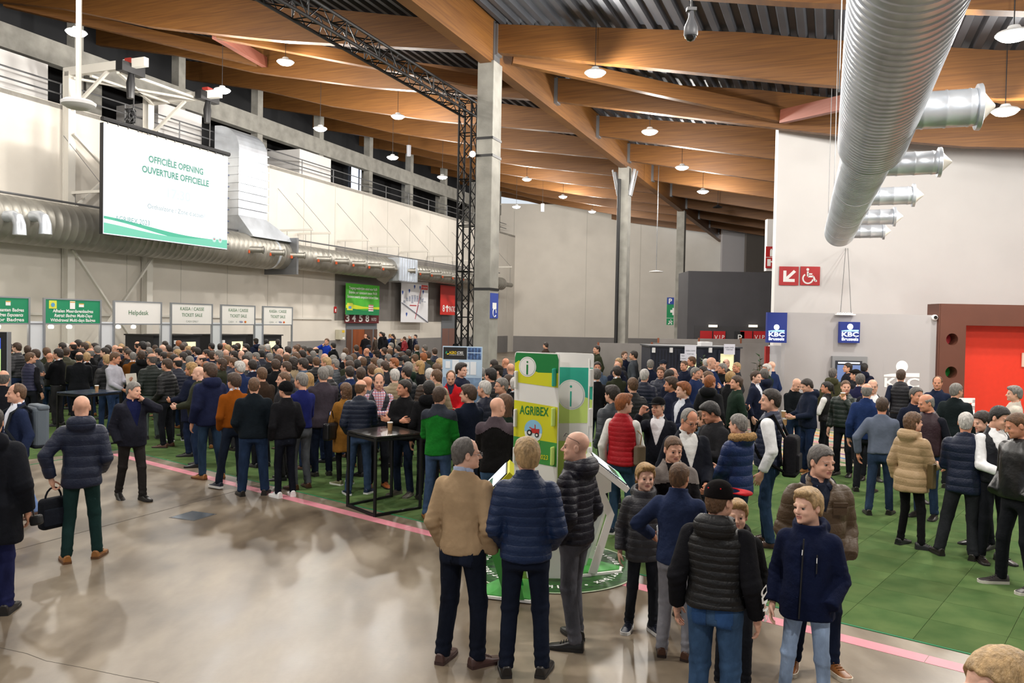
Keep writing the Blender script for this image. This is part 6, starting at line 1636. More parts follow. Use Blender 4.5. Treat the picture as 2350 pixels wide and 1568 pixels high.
def place(head, feet=None, H=1.76):
    """ground spot and height of a person from the pixel of the head top (and, where seen, of the middle between the feet)"""
    if feet is not None:
        g = at_z(*feet); d = ray(*head); s = math.hypot(g.x, g.y) / math.hypot(d.x, d.y); top = CAM + d * s
        return Vector((.25 * g.x + .75 * top.x, .25 * g.y + .75 * top.y, 0)), max(1.2, min(1.98, top.z))
    p = at_z(head[0], head[1], H); return Vector((p.x, p.y, 0)), H
# ------------------------------------------------------------------ everyone in the hall
TAKEN = []
def put(head, feet, rz, label, H=1.76, group=None, proto=None, dep=None, base=0.0, **sp):
    if dep is not None:
        q = at_y(head[0], head[1], dep); loc, H = Vector((q.x, dep, base)), q.z - base
    else: loc, H = place(head, feet, H)
    beta = math.degrees(math.atan2(loc.x, loc.y)); d = loc.length
    hat = .022 if sp.get('hat') else 0
    if abs(rz) > 95 and 'yaw' in sp and proto is None: sp['yaw'] = -sp['yaw']      # 'yaw' > 0 turns the face to the right of a person who faces us
    sp.setdefault('h', .0115 if d < 7.6 else .014 if d < 8.6 else .019 if d < 12.5 else .024); sp.setdefault('hh', .0066 if d < 8.6 else .009 if d < 12.5 else .011); sp.setdefault('hairh', .0065 if d < 8.6 else .009)
    sp.setdefault('seed', (head[0] * 13.7 + head[1]) % 6.28)
    r = person(loc, R_(rz - beta), H - hat, label, sp, group, proto); TAKEN.append((loc.x, loc.y)); return r
DK = dict(lc='#17191f', lfab='cloth'); JN = dict(lc='#2a3d5e'); JD = dict(lc='#18202f'); JB = dict(lc='#3f5f92')
TAN = dict(shc2='#8a5a2a', sole='#5d3b1e'); BRN = dict(shc2='#4a2b1a', sole='#2a1a12'); WSN = dict(shoe='sneaker', shc2='#e2e2e0', sole='#eeeeec'); BSN = dict(shoe='sneaker', shc2='#1d2233', sole='#d8d6d2')
def hand_pt(root, parts, s, fwd=.09):
    S, E, W = parts['_arms'][s][:3]; f = (W - E) / np.linalg.norm(W - E); return root.matrix_basis @ Vector(W + f * fwd)
def slab(name, p, ex, ey, ez, m, label, cat, part):
    o = thing(name, p, label, cat); bevel(MB().obox(p, ex, ey, ez).build(part, m, o), .004); return o

# --- left foreground -----------------------------------------------------
L1 = put((182, 908), (205, 1284), 176, 'bald man in a hooded navy puffer jacket and dark teal trousers carrying a black bag', top='puffer', tc='#151d33', hood=True, hem=.80, pitch=.115, baffle=.012, hair='bald', skin='b', yaw=-6,
         lc='#17302f', lfab='cloth', armL=((.285, .02, .90), (1, .5, 0), (-1, 0, 0), .85, True), armR='jpocket', footL=(.135, .02, 14), footR=(-.15, -.08, -18), w=1.03, **TAN)
hp = hand_pt(L1[0], L1[2], 1, .10)
o = thing('laptop_bag', hp - UP * .42, 'soft black laptop bag hanging from the bald man\'s hand', 'bag')
vw = Vector((math.cos(1.1), math.sin(1.1), 0)); vd = Vector((-vw.y, vw.x, 0))
b_ = MB().obox(hp - UP * .27, vw * .30, vd * .13, UP * .33).build('bag_body', fab('#10131a'), o); bevel(b_, .05, 4)
bevel(MB().obox(hp - UP * .30 - vd * .07, vw * .28, vd * .03, UP * .18).build('front_pocket', fab('#141822'), o), .012)
MB().tube([hp - UP * .13 + vw * .09 * math.cos(a) + UP * .13 * math.sin(a) for a in np.linspace(0, math.pi, 9)], .010, 6).build('handle', fab('#10131a'), o, True)
L2 = put((303, 877), (303, 1148), 22, 'heavy grey-haired man in a dark blazer walking with a phone at his ear', h=.013, top='blazer', tc='#191a24', shc='#121738', shfab='knit', hem=.82, hair='short', hc='grey', skin='b', yaw=28, pitch_h=4, roll=6,
         lc='#221f1e', lfab='cloth', armL='phone', armR='pocket', w=1.14, belly=.075, fat=.008, footL=(.12, -.14, 8), footR=(-.09, .22, -6, .03, 18), shc2='#16120f')
hp = hand_pt(L2[0], L2[2], 1, .085)
slab('smartphone', hp + Vector((-.02, -.01, .0)), Vector((.03, .07, .13)).normalized() * .145, Vector((.9, -.4, 0)).normalized() * .012, Vector((.4, .9, -.3)).normalized() * .07, mat('phone_glass', '#0c0c0f', .15), 'black smartphone held to the ear of the man in the dark blazer', 'phone', 'phone_body')
L3 = put((32, 881), (50, 1190), -72, 'man in a navy blazer and light blue trousers wearing a grey roll-top backpack', top='blazer', tc='#1b2540', shc='#dfe3ee', hair='recede', hc='mid', skin='b', yaw=-8, lc='#7d9ad2', lfab='cloth', armL='down', armR='down',
         footL=(.10, .17, 4, .02, 14), footR=(-.10, -.16, -4), **BRN)
def backpack(root, m, m2, label, off=(0, .235, 1.18), sz=(.30, .17, .46), roll=True):
    o = thing('backpack', root.matrix_basis @ Vector((off[0], off[1], off[2] - sz[2] / 2)), label, 'backpack')
    M = root.matrix_basis
    def ob(c, s, name, mm, bv=.03):
        X = M.to_3x3(); return bevel(MB().obox(M @ Vector(c), X @ Vector((s[0], 0, 0)), X @ Vector((0, s[1], 0)), X @ Vector((0, 0, s[2]))).build(name, mm, o), bv, 3)
    ob(off, sz, 'pack_body', m, .05); ob((off[0], off[1], off[2] - sz[2] * .45), (sz[0] * 1.02, sz[1] * 1.02, .06), 'base_panel', m2)
    if roll:
        ob((off[0], off[1] + .02, off[2] + sz[2] * .48), (sz[0] * 1.08, sz[1] * .75, .07), 'roll_top', m, .03); ob((off[0] + .02, off[1] + sz[1] * .52, off[2] + sz[2] * .3), (.03, .02, .2), 'buckle_strap', m2, .004)
        for k in range(2):
            for q in (-1, 1): ob((off[0] + q * .06, off[1] + sz[1] * .505, off[2] + .02 - k * .12), (.08, .008, .012), 'webbing', m2, .002)
    else:
        ob((off[0], off[1] + sz[1] * .5, off[2] - .07), (sz[0] * .8, .05, sz[2] * .42), 'front_pocket', m, .02)
    for q in (-1, 1):
        pts = [M @ Vector((off[0] + q * .1, off[1] - sz[1] * .4, off[2] + .2)), M @ Vector((q * .125, .06, 1.49)), M @ Vector((q * .135, -.10, 1.40)), M @ Vector((q * .15, -.165, 1.2)), M @ Vector((q * .2, -.06, 1.02)), M @ Vector((off[0] + q * .13, off[1] - sz[1] * .3, off[2] - .18))]
        MB().tube(pts, .02, 6).build('shoulder_strap', m2, o, True)
    return o
backpack(L3[0], mat('pack_grey', '#56606a', .7, bump=.1, bscale=120), fab('#22262c'), 'grey roll-top backpack on the man in light blue trousers', off=(0, .25, 1.19), sz=(.36, .20, .54))
L4 = put((-20, 935), (-14, 1408), 170, 'person in a long dark hooded parka cut off at the edge of the picture', top='coat', tc='#12141b', hood=True, hem=.62, puff=.035, hair='short', hc='dark', lc='#20244a', armL='down', armR='down', **DK | {}) if False else \
     put((-20, 935), (-14, 1408), 170, 'person in a long dark hooded parka and blue jeans beside the bare concrete', top='coat', tc='#12141b', hood=True, hem=.62, puff=.035, hair='short', hc='dark', lc='#20244a', armL='down', armR='down')
hp = hand_pt(L4[0], L4[2], -1, .1)
o = thing('camera_pouch', hp - UP * .1, 'small black camera pouch hanging beside the dark parka', 'pouch')
bevel(MB().obox(hp + Vector((.07, 0, -.0)), (.10, 0, .02), (0, .07, 0), (-.015, 0, .09)).build('pouch_body', M_blackp, o), .02, 3); MB().tube([hp + Vector((.05, 0, .03)), hp + Vector((.0, .02, .2)), hp + Vector((-.04, .02, .45))], .008, 5).build('strap', M_blackp, o)
put((8, 850), None, 175, 'bald man with a dark fringe of hair in a black jacket by the digital totem', top='jacket', tc='#14161c', hair='ring', hc='saltp', armL='down', armR='down', **DK)

# --- front row of the big crowd ---------------------------------------------
put((70, 809), None, 140, 'young man in a purple-navy quilted vest over black sleeves by the bar table', top='vest', tc='#2a2a44', slc='#131318', hair='short', hc='mid', yaw=40, armL='frontlow', armR='down', **DK)
put((113, 810), (118, 965), 165, 'bald man in a black leather jacket and blue jeans among the waiting crowd', top='leather', tc='#14140f', hair='bald', skin='c', armL='frontlow', armR='frontlow', lc='#263a55', **BRN)
put((153, 798), None, 165, 'man in an olive quilted jacket behind the bald man in leather', top='quilt', tc='#3a3a28', hair='short', hc='brown', **JD)
put((182, 808), None, 180, 'broad man in a long black coat behind the bar table with one cup', top='coat', tc='#101216', hair='ring', hc='dark', w=1.18, armL='front', armR='front', **DK)
o = put((262, 808), None, 55, 'man in a pale grey shirt holding a paper by the bar table', H=1.82, top='shirt', tc='#a9a8b2', hair='short', hc='mid', skin='c', yaw=20, pitch_h=12, armR='frontlow', armL='text', w=1.08, belly=.05, **JN)
hp = hand_pt(o[0], o[2], 1, .1)
slab('paper_sheet', hp, (.2, .05, .02), (.01, .02, -.004), (-.05, .03, .28), mat('newsprint', '#cfc9be', .8), 'folded sheet of paper in the hand of the man in the pale shirt', 'paper', 'sheet')
put((305, 808), None, -172, 'grey-haired man in a rust brown sweater among the waiting crowd', H=1.70, top='sweater', tc='#6b3f14', hair='crop', hc='grey', shirt=True, armL='front', armR='front', w=1.1, belly=.05, **DK)
put((347, 811), (352, 1008), -165, 'man in a dark green puffer jacket and pale jeans behind the phone caller', top='puffer', tc='#1c2420', hair='ring', hc='saltp', yaw=-25, armL='jpocket', armR='jpocket', lc='#5d6a66', w=1.08, shoe='sneaker', shc2='#2a2a2c', sole='#3a3a3a')
o = put((408, 820), (408, 1012), -170, 'man in a dark navy puffer jacket and black trousers holding a folded leaflet', top='puffer', tc='#12172a', hair='ring', hc='black', yaw=-30, armL='down', armR='pocket', w=1.1, shoe='sneaker', shc2='#17181c', sole='#cfcfcc', **DK)
hp = hand_pt(o[0], o[2], 1, .12); slab('leaflet', hp - UP * .05, (.09, .02, .01), (.002, .006, 0), (-.02, .0, .16), mat('newsprint', '#cfc9be', .8), 'small folded leaflet in the hand of the man in the dark navy puffer', 'leaflet', 'sheet')
put((483, 834), (478, 1098), -160, 'tall man in a navy hooded anorak and blue jeans with tan shoes', top='jacket', tc='#161c38', hood=True, hem=.82, hair='full', hc='brown', yaw=-25, armL='down', armR='front', lc='#26394f', footL=(.12, .02, 20), footR=(-.15, .1, -10), puff=.03, **TAN)
put((545, 857), (516, 1118), -168, 'man in a burnt orange sweater over a pale shirt collar, weight on one leg', top='sweater', tc='#83450f', hair='full', hc='brown', yaw=-30, shirt=True, shc='#c9d0df', armL='pocket', armR='pocket', lc='#161e2c', footL=(.24, .05, 25), footR=(-.1, 0, -8), **BSN)
put((580, 866), (590, 1136), 180, 'heavy man with thinning hair in a dark teal jacket and wide blue jeans', top='jacket', tc='#0c151c', hair='crop', hc='mid', armL='jpocket', armR='jpocket', w=1.24, belly=.05, lc='#20304a', slim=1.2, collar_h=.03, footL=(.16, .0, 16), footR=(-.17, -.02, -16))
put((657, 873), (652, 1140), -160, 'youth in a black beanie, black jacket and bright white sneakers', top='jacket', tc='#101014', hat='beanie', hatc='#0d0d0f', hair='crop', hc='dark', yaw=-25, hem=.90, armL='pocket', armR='pocket', lc='#12151f', slim=.9, w=.97, **WSN)
put((693, 855), (684, 1122), -150, 'man in a violet-blue sweater and grey jeans behind the youth in the beanie', top='sweater', tc='#1b2158', hair='recede', hc='grey', yaw=-20, armL='front', armR='front', lc='#55585e', **BRN)
put((740, 842), (742, 1092), -165, 'older man in a grey-brown zip coat among the front of the crowd', top='coat', tc='#363038', hair='short', hc='grey', hem=.80, armL='front', armR='front', w=1.12, belly=.06, lc='#151d2e')
c15 = put((793, 880), (790, 1112), -150, 'woman with curly brown hair in a camel coat and pale sneakers', H=1.66, top='coat', tc='#8a5f26', hair='curly', hc='mid', fem=True, hem=.58, flare=.03, armL='text', armR='front', w=.92, lc='#101014', lfab='cloth', slim=.8, shoe='sneaker', shc2='#6b6a4a', sole='#e8e6e0')
hp = to_world(c15[0], (.30, .04, .98))
o = thing('handbag', hp - UP * .16, 'black leather handbag on the arm of the woman in the camel coat', 'bag')
bevel(MB().obox(hp - UP * .02, EX * .30, NX * .12, UP * .27).build('bag_body', fab('#121214', 'leather'), o), .04, 4)
MB().tube([hp + UP * .1 - EX * .1, hp + UP * .3 - EX * .03, hp + UP * .3 + EX * .03, hp + UP * .1 + EX * .1], .008, 6).build('handle', fab('#121214', 'leather'), o)
hp2 = hand_pt(c15[0], c15[2], 1, .1); slab('smartphone', hp2, (.07, .02, .03), (.0, .01, .004), (-.02, -.03, .13), mat('phone_lit', '#7fa7e0', .2, emit='#8fb4f0', estr=.6), 'lit blue phone held by the woman in the camel coat', 'phone', 'phone_body')
put((826, 872), (828, 1135), 176, 'balding man in a navy puffer jacket and blue jeans at the bar table', top='puffer', tc='#0f1a2e', hair='ring', hc='mid', yaw=30, armL='jpocket', armR='front', lc='#33455f', w=1.06, baffle=.011, footL=(.16, .03, 20), footR=(-.13, -.06, -28), shoe='sneaker', shc2='#15223f', sole='#d6d6d4')
put((868, 856), (872, 1120), 8, 'man with folded arms in a plaid shirt and navy vest behind the bar table', top='vest', tc='#10131f', slc='#e0d0d0', slfab='plaid', shirt=True, shc='#e0d0d0', shfab='plaid', open=1.16, hair='recede', hc='dark', skin='b', pitch_h=8, yaw=-4, armL='crossed', armR='crossed', **(DK | dict(shc2='#8a4a22')))
put((928, 872), (925, 1138), -35, 'man in a black jacket with folded arms leaning by the bar table', top='jacket', tc='#0b0b0e', hair='short', hc='dark', skin='c', yaw=-32, armL='crossed', armR='crossed', lc='#1a2436', w=1.08, shoe='sneaker', shc2='#5a564e', sole='#6a665c')
put((985, 873), None, 175, 'man in a black hooded top beside the green work jacket', top='jacket', tc='#0d0d10', hood=True, hair='short', hc='black', armL='down', armR='down', **DK)
c20 = put((1010, 887), (1000, 1190), 168, 'young man in a bright green jacket with grey shoulders and tan boots', h=.013, top='jacket', tc='#12691f', hair='short', hc='brown', yaw=14, armL='front', armR='frontlow', lc='#3a4f6c', footL=(.14, .02, 18), footR=(-.12, .0, -10), **TAN)
yk = MB(); 
def yoke(pr, m, name, z0, grow=.006):
    """cut a second layer from the jacket: only faces above a slanted line"""
    root, parts = pr[3]['top'], pr[2]; me = parts['top']; n = len(me.vertices); co = np.zeros(n * 3, f32); me.vertices.foreach_get('co', co); co = co.reshape(-1, 3)
    no = np.zeros(n * 3, f32); me.vertices.foreach_get('normal', no); no = no.reshape(-1, 3)
    q = np.zeros(len(me.loops), np.int32); me.loops.foreach_get('vertex_index', q); q = q.reshape(-1, 4)
    c = co[q].mean(1); keep = z0(c); q = q[keep]; used, inv = np.unique(q, return_inverse=True)
    me2 = raw_mesh(name, co[used] + no[used] * grow, inv.reshape(-1, 4)); o_ = child(name, me2, root, [m]); return o_
yoke(c20, fab('#2b2f38'), 'grey_yoke', lambda c: (c[:, 2] > 1.36 - .35 * (np.abs(c[:, 0]) - .12)) & (c[:, 2] > 1.25))
put((1035, 849), None, 0, 'man in a red jacket looking down beside the recruitment board', top='jacket', tc='#b0121b', hair='recede', hc='mid', skin='b', pitch_h=18, open=1.3, shc='#23263a', armL='front', armR='front', **DK)
o = put((1060, 834), None, 55, 'dark-haired man with glasses and a navy jacket before the recruitment board', top='jacket', tc='#161a2c', hair='full', hc='dark', skin='d', armL='down', armR='down', H=1.84, **DK); glasses(o[0], o[1])
o = put((1076, 884), None, -150, 'young man with glasses in a navy sweatshirt with white letters on the sleeve', top='jacket', tc='#0c1424', hair='full', hc='brown', yaw=-40, skin='b', armL='front', armR='front', lc='#20283c', puff=.014, hem=.92); glasses(o[0], o[1])
S, E, W = o[2]['_arms'][1][:3]; a = Vector(S + (E - S) * .55); d = Vector((S - E)); d.normalize()
M = o[0].matrix_basis; pw = M @ (a + Vector((.072, .02, 0)));  e1t = (M.to_3x3() @ d).normalized(); nn = (CAM - pw).normalized()
text_mesh('sleeve_print', 'Syn', pw + nn * .02, -e1t, nn.cross(-e1t).normalized(), .05, WT, o[0]).parent = o[3]['top']
c24 = put((1140, 912), None, 172, 'bald man in a black fleece with mauve-grey shoulders by the slanted screen', h=.013, top='jacket', tc='#0e0d0d', hair='bald', skin='b', yaw=35, armL='front', armR='front', w=1.08, H=1.74, lc='#3a5470')
yoke(c24, fab('#4a4046'), 'grey_yoke', lambda c: (c[:, 2] > 1.37 + .05 * np.cos(c[:, 0] * 14)) & (c[:, 2] > 1.3))
o = put((1150, 868), None, -70, 'grey-haired man with glasses in a grey jacket before the yellow stand', top='jacket', tc='#4a4d52', hair='short', hc='grey', **DK); glasses(o[0], o[1])

def patch(pr, key, m, name, keep, grow=.004):
    me = pr[2][key]; n = len(me.vertices); co = np.zeros(n * 3, f32); me.vertices.foreach_get('co', co); co = co.reshape(-1, 3)
    no = np.zeros(n * 3, f32); me.vertices.foreach_get('normal', no); no = no.reshape(-1, 3)
    q = np.zeros(len(me.loops), np.int32); me.loops.foreach_get('vertex_index', q); q = q.reshape(-1, 4); q = q[keep(co[q].mean(1))]
    used, inv = np.unique(q, return_inverse=True); host = [c for c in pr[0].children if c.data == me][0]
    return child(name, raw_mesh(name, co[used] + no[used] * grow, inv.reshape(-1, 4)), host, [m])
def jeans_pockets(pr, m):
    for s in (-1, 1): patch(pr, 'trousers', m, 'back_pocket', lambda c: (c[:, 1] > .04) & (np.abs(c[:, 0] - s * .085) < .055 - .25 * np.maximum(0, .86 - c[:, 2])) & (c[:, 2] > .80) & (c[:, 2] < .93))
# --- three men at the info stand -------------------------------------------------
F1 = put((1073, 1004), (1043, 1522), 152, 'older man with glasses in a tan sweater and dark jeans by the info stand', top='sweater', tc='#a38a6c', hair='recede', hc='saltp', skin='d', yaw=48, shirt=True, shc='#a9b6d3', hem=.88, armL='pocket', armR='pocket', w=1.12, belly=.05, fat=.006, lc='#111623', slim=1.1, footL=(.14, .02, 5), footR=(-.14, -.03, -30), shc2='#4a3430', sole='#3a2420'); glasses(F1[0], F1[1], M_steelg)
jeans_pockets(F1, fab('#161c2b', 'denim'))
F2 = put((1203, 1007), (1227, 1545), 178, 'fair-haired man in a bright navy puffer jacket with his back turned at the info stand', top='puffer', tc='#0a2246', hair='full', hc='fair', skin='b', yaw=-14, hem=.87, baffle=.009, pitch=.07, puff=.018, armL='jpocket', armR='jpocket', w=1.05, lc='#0f1626', lfab='cloth', collar_h=.035, footL=(.13, .02, 8), footR=(-.14, 0, -14), shc2='#1a1512')
F3 = put((1317, 990), (1330, 1480), -118, 'bald man with glasses on his forehead in a dark puffer jacket and grey jeans', top='puffer', tc='#171623', hood=True, hair='bald', skin='d', yaw=-22, hem=.86, pitch=.062, shirt=True, shc='#e2e2e4', armL='pocket', armR='pocket', w=1.0, lc='#55555c', slim=1.0, footL=(.1, .05, 20), footR=(-.12, -.05, -30), shc2='#100d0c'); glasses(F3[0], F3[1], M_blackp, .72)
S, E, W = F3[2]['_arms'][1][:3]; pc = F3[0].matrix_basis @ Vector(S + (E - S) * .45 + np.array((.09, .03, 0))); nn = (CAM - pc).normalized()
MB().lathe([(0, 0), (.028, 0), (.028, .004), (0, .005)], pc, 18, axis=nn).build('sleeve_badge', WT, F3[0]).parent = F3[3]['top']; MB().lathe([(0, 0), (.014, 0), (.012, .003), (0, .003)], pc + nn * .005, 3, axis=nn).build('sleeve_badge', fab('#23202c'), F3[0]).parent = F3[3]['top']

# --- the family group on the right ----------------------------------------------
F4 = put((1478, 1072), (1482, 1450), 8, 'boy in a grey padded jacket with a cream collar, dark jeans and blue trainers', top='puffer', tc='#3d3d42', hood=True, hair='side', hc='blond', skin='d', kid=True, hs=1.13, yaw=6, hem=.78, pitch=.085, baffle=.011, armL='down', armR='down', w=.98, slim=.9, lc='#26282e', footL=(.12, -.03, 25), footR=(-.13, .04, -20), **BSN)
F5 = put((1545, 1000), None, 25, 'smiling man with short hair in a black fleece with grey shoulders', top='jacket', tc='#121114', hair='crop', hc='mid', skin='b', yaw=-5, pitch_h=6, armL='raise', armR='front', w=1.1, H=1.86, **JD) if False else \
     put((1545, 1000), (1535, 1420), 20, 'smiling man with short hair in a black fleece with grey shoulders', h=.010, top='jacket', tc='#121114', hair='crop', hc='mid', skin='b', yaw=0, pitch_h=8, armL='front', armR='front', w=1.08, **JD)
yoke(F5, fab('#77706c'), 'grey_yoke', lambda c: (c[:, 2] > 1.36 - .2 * np.abs(c[:, 0])) & (np.abs(c[:, 0]) > .07) & (c[:, 2] > 1.31))
F6 = put((1552, 1062), (1572, 1508), 168, 'man in a slate blue jacket with a shield badge on its sleeve, pale trousers', top='jacket', tc='#25304e', hair='short', hc='mid', skin='c', yaw=8, armL=((.285, -.17, 1.03), (1, .7, -.2), (-.6, .2, .6), .8, True), armR='front', w=1.06, collar_h=.04, lc='#8b8a90', lfab='cloth', **BRN)
S, E, W = F6[2]['_arms'][1][:3]; pc = F6[0].matrix_basis @ Vector(S + (E - S) * .62 + np.array((.088, .0, 0))); nn = (CAM - pc).normalized(); rr = nn.cross(UP).normalized() * -1; uu = nn.cross(-rr).normalized(); uu = uu if uu.z > 0 else -uu
for k, (sc, mm, l) in enumerate(((1.0, fab('#b08a68'), .02), (.86, fab('#3a2420'), .022), (.5, fab('#b08a68'), .024), (.32, fab('#3a2420'), .026))):
    sh = [(-.036, .04), (0, .05), (.036, .04), (.036, -.005), (.02, -.038), (0, -.052), (-.02, -.038), (-.036, -.005)] if k < 2 else [(.05 * math.cos(a), .05 * math.sin(a)) for a in np.linspace(0, 6.28, 13)[:-1]]
    MB().add([pc + rr * x * sc + uu * z * sc + nn * l for x, z in sh], [tuple(range(len(sh)))]).build('sleeve_badge', mm, F6[0]).parent = F6[3]['top']
hp = hand_pt(F6[0], F6[2], 1, .11); slab('leaflet', hp + UP * .04, (.02, .07, .0), (.006, -.003, 0), (-.01, .02, .15), mat('leaflet_grey', '#b9bcc0', .6), 'pale leaflet held by the man with the shield badge', 'leaflet', 'sheet')
F7 = put((1645, 1098), (1648, 1690), 168, 'man in a black and red baseball cap, black padded vest and blue jeans', top='vest', tc='#141416', slc='#0f0f14', hood=True, hat='capback', hatc='#131011', hair='crop', hc='mid', skin='b', yaw=25, pitch=.055, baffle=.012, puff=.022, hem=.92, sl_puff=.016, armL='down', armR='down', w=1.12, lc='#37506f', slim=1.1)
hm = F7[1]
pk = MB(); vs = []
for k in range(13):
    a = -1.25 + 2.5 * k / 12; vs += [(.098 * math.sin(a), .018 + .10 * math.cos(a) + .0, .03), (.105 * math.sin(a), .06 + .135 * math.cos(a) ** .6 if math.cos(a) > 0 else .06, .018)]
vs = [Matrix.Rotation(2.5, 4, 'Z') @ Matrix.Translation((0, 0, .03)) @ Matrix.Scale(1.12, 4) @ Vector(v) for v in vs]
fs = [(2 * k, 2 * k + 1, 2 * k + 3, 2 * k + 2) for k in range(12)]
oo = attach(F7[3]['hat'], pk.add(vs, fs), 'cap_peak', fab('#b81820'), True); mo = oo.modifiers.new('solid', 'SOLIDIFY'); mo.thickness = .008
for k in range(6):
    a = 2 * math.pi * k / 6 + .4; v = Vector((.078 * math.cos(a), .02 + .098 * math.sin(a), .095)); attach(F7[3]['hat'], MB().lathe([(0, 0), (.006, 0), (.005, .003), (0, .004)], v, 8, axis=Vector((math.cos(a), math.sin(a), .9))), 'cap_eyelet', fab('#c02028'))
S, E, W = F7[2]['_arms'][-1][:3]; M = F7[0].matrix_basis; d = (M.to_3x3() @ Vector(E - S)).normalized()
pw = M @ Vector(S + (E - S) * .98); nn = (Vector((.55, -.8, .25))).normalized(); nn = (nn - d * nn.dot(d)).normalized()
tx = text_mesh('sleeve_print', 'CLAAS', Vector((0, 0, 0)), (1, 0, 0), (0, 1, 0), .07, WT, None, width=.26, bold=.02, lift=0)
d2_ = (M.to_3x3() @ Vector(W - E)).normalized(); ax0 = M @ Vector(E); ss = nn.cross(d2_).normalized(); n_ = d2_.cross(ss).normalized(); n_ = n_ if n_.dot(nn) > 0 else -n_
for v in tx.data.vertices:
    f = v.co.x + .10; th = (v.co.y - .03) / .078; v.co = ax0 + d2_ * f + (n_ * math.cos(th) + ss * math.sin(th)) * (.088 - .05 * f)
tx.parent = F7[3]['sleeves']; tx.matrix_parent_inverse = F7[0].matrix_basis.inverted()
d2 = (M.to_3x3() @ Vector(W - E)).normalized(); pf = M @ Vector(E + (W - E) * .86); n2 = (nn - d2 * nn.dot(d2)).normalized(); s2 = n2.cross(d2).normalized()
for k, cc in enumerate(('#e8e8e8', '#b3202a', '#e8e8e8')): MB().obox(pf + n2 * .07 + d2 * (.02 * k), s2 * .07, n2 * .004, d2 * .014).build('sleeve_print', fab(cc), F7[0]).parent = F7[3]['sleeves']
jeans_pockets(F7, fab('#2d4a74', 'denim'))
F8 = put((1692, 1157), None, 5, 'fair-haired boy in a black hooded jacket peeking out behind the man in the cap', top='jacket', tc='#0f0f12', hood=True, hair='side', hc='blond', skin='d', kid=True, hs=1.14, H=1.36, armL='down', armR='down', w=.98, puff=.026, yaw=-4, **DK)
pc = F8[0].matrix_basis @ Vector((.27, -.05, 1.22)); nn = (CAM - pc).normalized(); MB().lathe([(0, 0), (.03, 0), (.03, .004), (0, .005)], pc + nn * .03, 16, axis=nn).build('sleeve_badge', fab('#b7b0a2'), F8[0]).parent = F8[3]['top']
F9 = put((1884, 1022), (1862, 1536), 20, 'smiling man in a brown padded jacket with a navy collar, jeans and tan leather shoes', top='puffer', tc='#4d3d2c', hair='short', hc='saltp', skin='b', yaw=22, pitch_h=5, open=1.26, shc='#1f2432', shfab='cloth', pitch=.12, baffle=.012, puff=.022, hem=.84, armL='jpocket', armR='jpocket', w=1.14, lc='#151d31', footL=(.13, -.05, 15), footR=(-.15, 0, -25), shoe='sneaker', shc2='#8a5426', sole='#d9cfbd')
o = attach(F9[3]['top'], MB().tube([Vector((.105 * math.sin(a), .02 - .10 * math.cos(a), 1.475 + .035 * math.cos(a) * -1)) for a in np.linspace(.35, 2 * math.pi - .35, 24)], .03, 8), 'navy_collar', fab('#141a2a', 'knit'), True)
attach(F9[3]['top'], MB().obox((.10, -.175, 1.31), (.10, 0, 0), (0, .014, 0), (0, 0, .09)), 'chest_pocket', fab('#4a3a2a', 'puffer')); attach(F9[3]['top'], MB().obox((.10, -.185, 1.345), (.105, 0, 0), (0, .014, 0), (0, 0, .03)), 'pocket_flap', fab('#463626', 'puffer'))
F10 = put((1857, 1130), (1852, 1648), -8, 'boy in a navy hooded winter jacket and pale blue jeans', top='jacket', tc='#0b1430', hood=True, hair='side', hc='fair', skin='d', kid=True, hs=1.10, yaw=-30, roll=-3, puff=.024, hem=.80, armL='jpocket', armR='down', w=1.0, slim=.85, lc='#8fa3c0', footL=(.16, -.04, 10), footR=(-.17, .05, -10), flare=.01, shoe='sneaker', shc2='#cfcfd2', sole='#eeeeec')
attach(F10[3]['top'], MB().bar((-.012, -.168, 1.44), (-.03, -.182, .83), .022, .010), 'zip', M_blackp)
attach(F10[3]['top'], MB().bar((.085, -.158, 1.33), (.085, -.166, 1.19), .018, .008), 'pocket_zip', M_blackp); attach(F10[3]['top'], MB().bar((.085, -.165, 1.31), (.085, -.168, 1.27), .008, .006), 'zip_pull', WT); attach(F10[3]['top'], MB().bar((-.018, -.182, 1.36), (-.02, -.184, 1.32), .008, .006), 'zip_pull', WT)
put((2302, 1496), None, -20, 'light brown haired person whose head rises at the bare concrete edge', top='jacket', tc='#2a2c33', hair='short', hc='fair', skin='d', H=1.76, yaw=-20, armL='down', armR='down', **JD)

# --- right-hand group on the carpet --------------------------------------------------
R1 = put((1432, 904), (1420, 1226), 160, 'young man with glasses in a bright red padded vest over white sleeves', top='vest', tc='#a80d1c', slc='#dcdad6', hair='quiff', hc='ginger', skin='d', yaw=40, armL='down', armR='front', pitch=.062, hem=.88, lc='#2c4258', footL=(.1, .02, 10), footR=(-.12, 0, -14), **BSN); glasses(R1[0], R1[1])
hp = to_world(R1[0], (-.24, .03, 1.02)); o = thing('shoulder_bag', hp - UP * .15, 'taupe shoulder bag at the hip of the man in the red vest', 'bag')
bevel(MB().obox(hp, EX * .10 + NX * .08, NX * .07, UP * .26).build('bag_body', fab('#6a5a48', 'leather'), o), .03, 3); MB().tube([hp + UP * .1, hp + UP * .25 + NX * .02, to_world(R1[0], (-.1, .06, 1.46))], .008, 6).build('strap', fab('#8a6a42', 'leather'), o)
put((1512, 910), None, -10, 'man in a black cap and dark suit raising one hand to his brow', H=1.70, h=.013, top='blazer', tc='#11131c', shc='#e2e2e6', hat='cap', hatc='#121214', hair='crop', hc='grey', skin='b', yaw=-22, armR='raise', armL='down', w=1.08, **DK)
